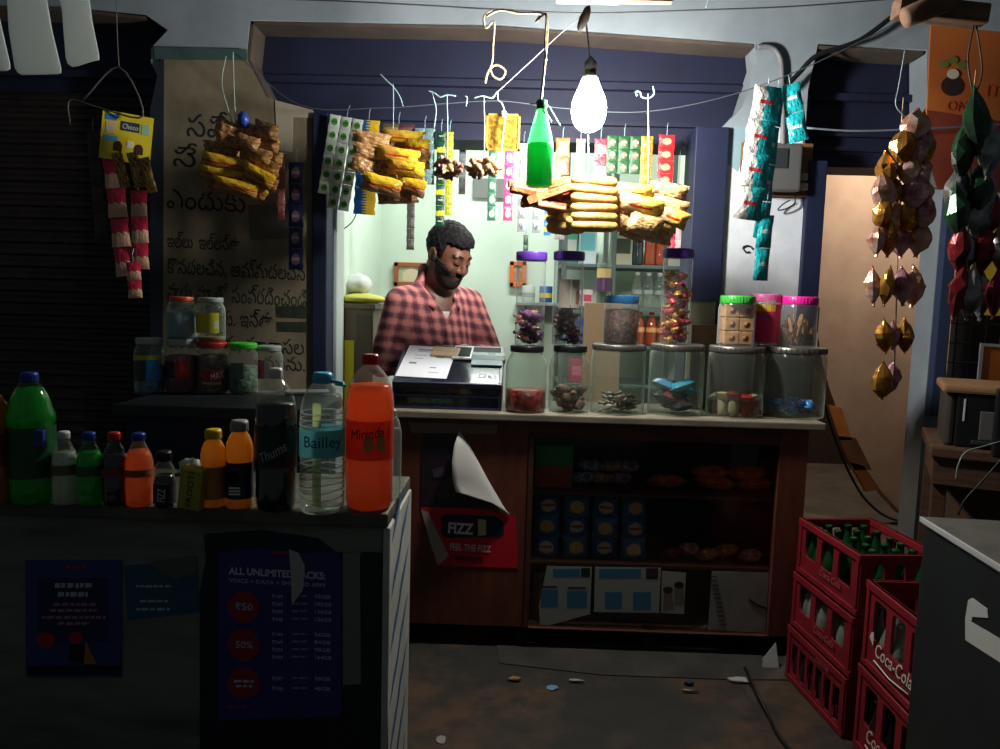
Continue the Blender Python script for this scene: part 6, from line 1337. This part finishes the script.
link('hair', surfnet(hair_sd, hb0, hb1, .0052, 'hair'), hairm, person)
def beard_sd(p):
    q = ((p - hc) @ RH) / K; d = head_sd(p) / K - .0035 + .0012 * np.sin(q[..., 0] * 400) * np.sin(q[..., 2] * 400)
    reg = np.maximum(q[..., 2] + .052 - np.clip(np.abs(q[..., 0]) - .026, 0, .1) * 1.1, -(q[..., 1] - .0)); mouth = sd_ell(q, (0, .10, -.060), (.024, .04, .0115))
    return smax(smax(d, reg, .004), -mouth, .003) * K
bm_m = M((30, 24, 24), .8, rgb2=(52, 38, 34), ns=120)
link('beard', surfnet(beard_sd, hb0, hb1, .0052, 'beard'), bm_m, person)
def mous_sd(p):
    q = ((p - hc) @ RH) / K; d = sd_cone(q, (-.028, .080, -.052), (0, .097, -.044), .0055, .0085); d = np.minimum(d, sd_cone(q, (.028, .080, -.052), (0, .097, -.044), .0055, .0085)); return d * K
link('moustache', surfnet(mous_sd, hp(-.05, .09, -.05) - .08, hp(.05, .09, -.05) + .08, .004, 'moustache'), hairm, person)
for sx in (-1, 1):
    w_ = [hp(sx * (.014 + .009 * i), .0915 - .0025 * i * i * .55, .0335 + .002 * math.sin(i * 1.0)) for i in range(5)]
    MB().tube([Vector(v) for v in w_], [.0035, .005, .005, .0045, .003], 6).build('eyebrow', hairm, person)
    w_ = [hp(sx * (.018 + .0065 * i), .0915 + .0022 - .0007 * (i - 1.5) ** 2 - (.0012 * i), .0045 - .0012 * (1.5 - abs(i - 2))) for i in range(5)]
    MB().tube([Vector(v) for v in w_], [.0012, .0024, .0028, .0024, .0012], 6).build('eyelashes', hairm, person)
    MB().blob(hp(sx * .031, .0850, .0055), (.008, .0075, .005), 10, 8).build('eye', M((206, 196, 186), .25), person)
MB().tube([Vector(hp(-.022, .0945, -.0602)), Vector(hp(-.008, .1005, -.0595)), Vector(hp(.008, .1005, -.0595)), Vector(hp(.022, .0945, -.0602))], [.0008, .0018, .0018, .0008], 6).build('mouth_line', M((60, 30, 28), .6), person)
# ================================================================== RIGHT SIDE: CRATES, CHEST, TABLE
redc = M((142, 24, 38), .55, rgb2=(120, 20, 34), ns=9)
redw = M((170, 90, 92), .5)
def crate(label, x0, x1, y0, y1, z, h, style, group=None):
    """slatted bottle crate, long side with windows facing the shop"""
    W, D = x1 - x0, y1 - y0; t = thing('bottle_crate', label, 'crate', (x0, y0, z), group=group)
    def side(L, y, name, rotz, loc):
        if style == 'bars':
            n = 6; gap = (L - .05) / n; holes = [[(.025 + gap * i + .008, .03), (.025 + gap * (i + 1) - .008, .03), (.025 + gap * (i + 1) - .008, h * .72), (.025 + gap * i + .008, h * .72)] for i in range(n)]
        else:
            n = 3; gap = (L - .06) / n; holes = [[(.03 + gap * i + .016, h * .40), (.03 + gap * i + .024, h * .36), (.03 + gap * (i + 1) - .024, h * .36), (.03 + gap * (i + 1) - .016, h * .40), (.03 + gap * (i + 1) - .016, h * .80), (.03 + gap * (i + 1) - .024, h * .83), (.03 + gap * i + .024, h * .83), (.03 + gap * i + .016, h * .80)] for i in range(n)]
        me = plate_mesh([(0, 0), (L, 0), (L, h - .002), (0, h - .002)], holes, 0, .008); o = link(name, me, redc, t); o.location = loc; o.rotation_euler = (0, 0, rotz)
        rb = MB().rbox(-.004, L + .004, -.006, .012, h - .026, h - .002, .003).rbox(-.004, L + .004, -.005, .010, .002, .022, .003)
        for xx in (0.0, L - .02): rb.rbox(xx, xx + .02, -.005, .010, .02, h - .024, .003)
        rb.build('rib_frame', redc, o)
        return o
    L_ = side(D, 0, 'side_panel', -PI / 2, (0, D, 0)); side(D, 0, 'side_panel', PI / 2, (W, 0, 0)); f = side(W, 0, 'end_panel', 0, (0, 0, 0)); side(W, 0, 'end_panel', PI, (W, D, 0))
    bt = MB()
    for i in range(7): bt.rbox(.01 + i * (W - .03) / 6, .02 + i * (W - .03) / 6, .01, D - .01, 0, .008, .002)
    for i in range(8): bt.rbox(.01, W - .01, .01 + i * (D - .03) / 7, .02 + i * (D - .03) / 7, .001, .009, .002)
    bt.build('base_grid', redc, t)
    dv = MB()
    for i in range(1, 4): dv.rbox(i * W / 4 - .002, i * W / 4 + .002, .012, D - .012, .01, h * .35, .001)
    for i in range(1, 6): dv.rbox(.012, W - .012, i * D / 6 - .002, i * D / 6 + .002, .01, h * .35, .001)
    dv.build('divider', redc, t)
    for (xx, yy) in ((.03, D * .3), (.03, D * .7), (W - .04, D * .3)):
        pass
    return t, L_, f
q = PZ(861, 554, .6); AX0 = q.x; AY0 = q.y; qb = PZ(801, 517, .6); AY1 = AY0 + math.hypot(qb.x - q.x, qb.y - q.y); AX1 = AX0 + .262; AT = math.atan2(q.x - qb.x, qb.y - q.y)
HC = .2
tops = []
for k in range(3):
    t, sL, sf = crate(('red drink crate full of green bottles, topmost of the tall stack', 'red drink crate in the middle of the tall three high stack', 'red barred crate at the bottom of the tall three high stack')[k], AX0 - .006 * k, AX1 - .006 * k, AY0 + .003 * k, AY1 + .003 * k, .6 - HC * (k + 1) + .0005, HC - .001, 'bars' if k == 2 else 'win')
    tops.append(t); t.rotation_euler = (0, 0, AT)
    text('Coca-Cola', .034, redw, t, (-.0066, .16, .05), (0, 0, -PI / 2), shear=.25, width=.13) if k < 2 else text('Coca-Cola', .02, redw, t, (-.0066, .14, .165), (0, 0, -PI / 2), shear=.25, width=.08)
glb = MB().lathe([(.024, 0), (.027, .006), (.027, .085), (.024, .10), (.014, .135), (.0115, .155), (.0115, .172), (.013, .173), (.013, .182), (.010, .184)], 14).mesh('bottle_body')
[setattr(v, 'co', Vector((v.co.x, v.co.y, v.co.z * .93))) for v in glb.vertices]
glb.materials.append(M((24, 84, 44), .12, translucent=.4, coat=.6))
glc = glb.copy(); glc.materials.clear(); glc.materials.append(M((150, 160, 150), .15, translucent=.4, coat=.6)); gld = glb.copy(); gld.materials.clear(); gld.materials.append(M((46, 26, 22), .12, translucent=.2, coat=.6))
W, D = AX1 - AX0, AY1 - AY0
def crate_bottles(t, me, label, group, cells, tilt=0):
    for i, j in cells:
        o = bpy.data.objects.new('empty_bottle', me); C.objects.link(o); o.location = t.location + Matrix.Rotation(t.rotation_euler.z, 4, 'Z') @ Vector(((i + .5) * W / 4, (j + .5) * D / 6, .010)); o.rotation_euler = (random.uniform(-.06, .06), random.uniform(-.06, .06), 0); tag(o, label, 'bottle', group)
crate_bottles(tops[0], glb, 'empty green glass bottle in the topmost crate of the tall stack', 'green bottles in the top crate', [(i, j) for i in range(4) for j in range(6) if (i, j) not in ((0, 1), (2, 0))])
crate_bottles(tops[1], glc, 'clear glass bottle inside the middle crate of the tall stack', 'bottles in the middle crate', [(0, j) for j in range(6)] + [(i, 0) for i in range(1, 4)])
crate_bottles(tops[2], gld, 'dark glass bottle inside the bottom crate of the tall stack', 'bottles in the bottom crate', [(0, j) for j in range(6)])
q = PZ(869, 579, .545); BX0 = q.x; BY1 = q.y; BY0 = BY1 - .37
bb_ = []
for k in range(2):
    t, sL, sf = crate(('red drink crate on top of the shorter stack beside the steel chest', 'red drink crate under the top one of the shorter stack')[k], BX0 - .006 * k, BX0 + .255 - .006 * k, BY0, BY1, .545 - HC * 1.3 * (k + 1) + .0005, HC * 1.3 - .001, 'win'); bb_.append(t)
    text('Coca-Cola', .06, wh, t, (-.0066, .19, .062), (0, 0, -PI / 2), shear=.3, width=.2)
    MB().tube([(-.0066, .29, .045), (-.0066, .2, .036), (-.0066, .1, .046)], .0025, 4).build('swoosh', wh, t)
crate_bottles(bb_[0], glc, 'clear glass bottle inside the top crate of the shorter stack', 'bottles in the shorter stack', [(0, j) for j in range(6)] + [(1, j) for j in range(6)])
crate_bottles(bb_[1], gld, 'dark glass bottle inside the lower crate of the shorter stack', 'dark bottles in the shorter stack', [(0, j) for j in range(6)])
t = bb_[0]; MB().add([(-.0075, .325, .10), (-.0075, .30, .085), (-.0075, .302, .125), (-.0075, .315, .12)], [(0, 1, 2, 3)]).build('torn_sticker', wh, t)
t = thing('low_stand', 'low wooden stand under the shorter crate stack', 'stand', (BX0, BY0, 0)); zb_s = .545 - HC * 2.6
MB().rbox(-.01, .265, 0, .37, zb_s - .015, zb_s - .0005, .003).build('board', m_wood2, t)
for x in (0, .22):
    for y in (.01, .32): MB().rbox(x, x + .035, y, y + .035, 0, zb_s - .016, .002).build('leg', m_wood2, t)
# steel chest
q = PZ(924.5, 517, .9); q2 = PZ(1000, 563, .9); SX0 = q.x; SY1 = q.y
t = thing('steel_chest', 'dark sided steel topped chest in the right foreground', 'chest', (SX0, SY1, 0)); dk_ = M((40, 45, 46), .45, rgb2=(30, 34, 35), ns=7, nlo=.3, nhi=.7)
a0 = math.atan2(q.x - q2.x, q.y - q2.y); t.rotation_euler = (0, 0, -a0)
MB().rbox(0, .7, -.85, 0, .0, .885, .006).build('body', dk_, t); MB().rbox(-.006, .706, -.856, .006, .884, .9, .004).build('steel_top', M((150, 150, 150), .35, metal=.6, rgb2=(120, 122, 124), ns=12), t)
MB().rbox(-.0075, -.002, -.856, .006, .888, .8995, .001).build('bright_edge', M((226, 226, 226), .3, metal=.2), t)
# white torn paper label on its side
cY = lambda x, y: None
def on_side(px_, py_):
    """point of the chest's left face seen at a photo pixel, in the chest's own frame"""
    d = ray(px_, py_); n = Matrix.Rotation(-a0, 4, 'Z') @ Vector((-1, 0, 0)); k = (Vector((SX0, SY1, 0)) - CAM).dot(n) / d.dot(n); w_ = CAM + d * k - Vector((SX0, SY1, 0)); return Matrix.Rotation(a0, 4, 'Z') @ w_
def side_patch(pts, mat, name, off, parent=t):
    a = [on_side(x, y) for x, y in pts]; n = len(a); vs = [(-off - .001, p.y, p.z) for p in a] + [(-off, p.y, p.z) for p in a]
    return MB().add(vs, [list(range(n)), list(range(2 * n - 1, n - 1, -1))] + [(i, i + n, (i + 1) % n + n, (i + 1) % n) for i in range(n)]).build(name, mat, parent)
side_patch([(969, 600), (973, 598), (988, 609), (989, 618), (973, 617), (972, 622), (1003, 640), (1003, 664), (966, 640), (966, 618)], M((200, 202, 198), .6), 'paper_label', .0005)
# wooden table with a printer by the window
TYy = 2.55; tz = P(960, 448, TYy).z; x0 = P(931, 448, TYy).x
t = thing('printer_table', 'worn brown wooden table under the printer at the right edge', 'table', (x0, TYy, 0), (0, 0, math.radians(-25))); wt = M((96, 66, 48), .6, rgb2=(68, 48, 36), ns=6, stretch=(1, 8, 8), bmp=.15)
MB().rbox(0, .8, 0, .5, tz - .035, tz, .006).build('tabletop', wt, t); MB().rbox(.01, .78, .015, .03, tz - .13, tz - .036, .003).build('apron', wt, t); MB().rbox(.015, .03, .031, .48, tz - .13, tz - .036, .003).build('apron', wt, t)
for (x, y) in ((.015, .015), (.74, .015), (.015, .43), (.74, .43)): MB().rbox(x, x + .045, y + .016, y + .06, 0, tz - .036, .004).build('leg', wt, t)
MB().rbox(.06, .7, .3, .31, .1, tz - .13, .002).build('back_board', M((96, 74, 58), .7), t)
p = P(937, 444, TYy + .06); w = .5; t = thing('printer', 'black printer with a tan lid on the table under the window', 'printer', (p.x + .01, TYy + .04, tz + .0005), (0, 0, math.radians(-25))); hp_ = P(960, 384, TYy + .06).z - tz
MB().rbox(.03, w, .0, .3, .0, hp_ - .03, .008).build('body', M((22, 22, 24), .35), t)
MB().rbox(-.0, .028, .01, .29, .0, hp_ - .03, .012).build('side_cover', M((62, 57, 52), .5), t); MB().rbox(-.015, w + .01, -.01, .30, hp_ - .029, hp_, .01).build('lid', M((150, 112, 80), .55), t)
MB().rbox(.05, .056, -.003, .002, hp_ * .42, hp_ * .78, .001).build('badge', M((200, 200, 196), .4), t)
MB().rbox(.10, .42, -.006, .001, .03, hp_ * .6, .004).build('paper_slot', M((90, 88, 86), .5), t); MB().rbox(.08, .44, -.02, .004, .015, .028, .003).build('tray_lip', M((50, 48, 46), .4), t)
o = MB().rbox(0, .06, -.03, .03, 0, .22, .006).build('black_device', M((20, 20, 22), .4)); pz = P(990, 440, TYy - .0); o.location = (P(1001, 440, TYy - .17).x, TYy - .13, tz + .0005); o.rotation_euler = (0, 0, math.radians(-25)); tag(o, 'tall black device standing before the printer at the right edge', 'device')
cord('power_cord', 'pale cord trailing over the front of the printer table', 'cord', [(1005, 440, ), (985, 446), (966, 452), (958, 466), (956, 480)], TYy - .18, .0025, M((120, 140, 128), .6), 6)
cord('power_cord', 'dark cord hanging down before the printer table', 'cord', [(1005, 455), (985, 478), (965, 500), (958, 515)], TYy - .2, .003, m_black, 6)
cord('power_cord', 'black cord lying along the passage floor behind the crates', 'cord', [(822, 395, .0), (832, 430, .1), (848, 470, .2), (866, 500, .15), (890, 518, .1), (925, 524, .05)], 3.6, .007, m_black, 6)
w_ = spline([Vector(PZ(x, y, z)) for x, y, z in ((745, 668, .045), (756, 690, .036), (768, 715, .008), (778, 735, .008), (795, 756, .008))], 8); o = MB().tube(w_, .006, 6).build('power_cord', m_black); tag(o, 'black cord lying on the ground before the counter', 'cord')
# banners and posters on the right
BNY = 3.05
def board(name, label, cat, pts, Y, mat, th=.006):
    o = MB().prism(px_poly(pts, Y), Y, Y + th).build(name, mat); tag(o, label, cat); return o
bn = board('banner', 'faded orange banner with a dark pot picture hanging at upper right', 'banner', [(931, 25), (1045, 36), (1045, 195), (930, 189), (927, 110)], BNY, M((206, 116, 44), .6, rgb2=(176, 92, 40), ns=2.5))
def bpart(pts, nm, mat, off=.001): return MB().prism(px_poly(pts, BNY - off), BNY - off - .0008, BNY - off).build(nm, mat, bn)
bpart([(927, 110), (1045, 128), (1045, 194), (930, 188)], 'lower_panel', M((150, 66, 44), .6, rgb2=(120, 50, 40), ns=4))
ell = lambda x, y, rx, ry, n=20: [(x + rx * math.cos(a), y + ry * math.sin(a)) for a in np.linspace(0, 2 * PI, n, endpoint=False)]
bpart(ell(952, 86, 11, 10), 'pot_print', M((50, 34, 26), .6), .002); bpart(ell(953, 74, 6, 5), 'pot_print', M((206, 196, 180), .6), .0034)
for x, y in ((944, 64), (953, 60), (962, 65)): bpart(ell(x, y, 5, 4), 'leaf_print', M((110, 110, 50), .6), .0026)
Y = BNY - .002; text('ITR', 12 * Y / F * 1.3, M((196, 70, 40), .6), bn, P(985, 96, Y), (0, math.radians(3), 0), align='LEFT', width=22 * Y / F); text('ON', 10 * Y / F * 1.3, M((186, 70, 40), .6), bn, P(946, 110, Y), (0, math.radians(3), 0), align='LEFT', width=18 * Y / F)
board('plastic_sheet', 'curling white strip of plastic beside the gold foil garland', 'sheet', [(922, 160), (927, 155), (932, 172), (937, 188), (930, 188), (924, 178)], 2.9, M((206, 206, 204), .5))
board('yellow_poster', 'yellow poster behind the silver foil garland', 'poster', [(971, 205), (1040, 205), (1040, 318), (985, 315), (971, 312)], WY - .03, M((206, 176, 50), .6, rgb2=(186, 150, 40), ns=4))
ob_ = board('orange_board', 'orange board with a white edge standing behind the printer', 'board', [(982, 346), (1040, 350), (1040, 392), (978, 388)], TYy + .42, M((214, 116, 50), .6))
MB().prism(px_poly([(980, 343), (1040, 347), (1040, 350), (983, 346), (979, 388), (976, 388)], TYy + .418), TYy + .412, TYy + .419).build('white_edge', M((196, 200, 200), .6), ob_)
# boards and planks leaning in the passage
pl1 = [([(828, 405), (842, 408), (852, 440), (840, 440)], (206, 130, 70), 'orange board leaning in the dark corner of the passage'), ([(838, 436), (856, 438), (872, 470), (852, 470)], (120, 84, 60), 'brown board leaning below the orange one in the passage'), ([(850, 462), (864, 466), (878, 490), (866, 492)], (150, 96, 56), 'small tan board at the foot of the passage wall')]
for pts, c, lb in pl1: board('plank', lb, 'board', pts, 4.25, M(c, .7, rgb2=tuple(int(v * .8) for v in c), ns=8), .03)
# litter
def litter(x, y, z, w, h, c, label, nm='paper_scrap'):
    p = PZ(x, y, z); rnd = random.Random(x); mb = MB(); n = 7; pts = [(w / 2 * math.cos(a) * rnd.uniform(.6, 1.1), h / 2 * math.sin(a) * rnd.uniform(.6, 1.1)) for a in np.linspace(0, 2 * PI, n, endpoint=False)]
    mb.add([(a, b, rnd.uniform(.001, .008)) for a, b in pts] + [(a, b, .0) for a, b in pts], [list(range(n)), list(range(2 * n - 1, n - 1, -1))] + [(i, i + n, (i + 1) % n + n, (i + 1) % n) for i in range(n)]); o = mb.build(nm, M(c, .6)); o.location = (p.x, p.y, z + .0015); tag(o, label, 'litter')
litter(553, 689, .0, .05, .04, (110, 150, 180), 'pale blue paper scrap on the ground before the counter'); litter(515, 680, .004, .06, .03, (150, 110, 80), 'tan scrap on the concrete step before the counter'); litter(577, 682, .004, .07, .015, (150, 150, 140), 'thin pale stick of litter on the concrete step')
litter(689, 684, .004, .04, .03, (40, 44, 80), 'dark blue crumpled wrapper on the concrete step'); litter(688, 692, .004, .08, .012, (170, 160, 140), 'thin pale stick lying before the dark blue wrapper'); litter(740, 681, .004, .1, .05, (170, 172, 168), 'crumpled white paper on the step by the black cord'); litter(441, 741, .0, .04, .05, (150, 146, 140), 'small pale scrap on the ground at the bottom of the photo')
p = PZ(768, 664, .004); o = MB().prism([(-.03, 0), (.03, 0), (.022, .09), (-.028, .03)], -.002, .002).build('paper_scrap', M((176, 178, 176), .6)); o.location = (p.x, p.y - .03, .005); o.rotation_euler = (-.3, 0, 0); tag(o, 'white triangular scrap leaning at the right foot of the counter', 'litter')
# ================================================================== LIGHT
sc_ = bpy.context.scene
w = bpy.data.worlds.new('night'); sc_.world = w; w.use_nodes = True
w.node_tree.nodes['Background'].inputs[0].default_value = (.55, .68, .72, 1); w.node_tree.nodes['Background'].inputs[1].default_value = AMB
def lamp(name, kind, loc, e, col, size=.05, rot=(0, 0, 0), **k):
    d = bpy.data.lights.new(name, kind); d.energy = e; d.color = col
    if kind == 'AREA': d.shape = 'RECTANGLE'; d.size = size[0]; d.size_y = size[1]
    else: d.shadow_soft_size = size
    for a, v in k.items(): setattr(d, a, v)
    o = bpy.data.objects.new(name, d); C.objects.link(o); o.location = loc; o.rotation_euler = rot; return o
sc_.view_settings.view_transform = 'Standard'; sc_.view_settings.look = 'None'; sc_.view_settings.gamma = 1; sc_.view_settings.exposure = EXPO
sc_.view_settings.use_curve_mapping = False
sc_.cycles.use_denoising = True; sc_.cycles.max_bounces = 8; sc_.cycles.transparent_max_bounces = 24; sc_.cycles.caustics_reflective = False; sc_.cycles.caustics_refractive = False
sc_.cycles.sample_clamp_indirect = 4
lamp('room_fill', 'AREA', (.05, 4.3, RZ - .03), 36, (.93, 1, .93), (.9, .08))  # unseen ceiling light added to brighten the room
lamp('passage_light', 'POINT', (2.1, 3.75, 2.3), 40, (1, .80, .62), .08)
lamp('passage_fill', 'POINT', (2.2, 5.3, 2.3), 34, (1, .86, .72), .08)  # unseen second light added to brighten the floor behind the bowed wall
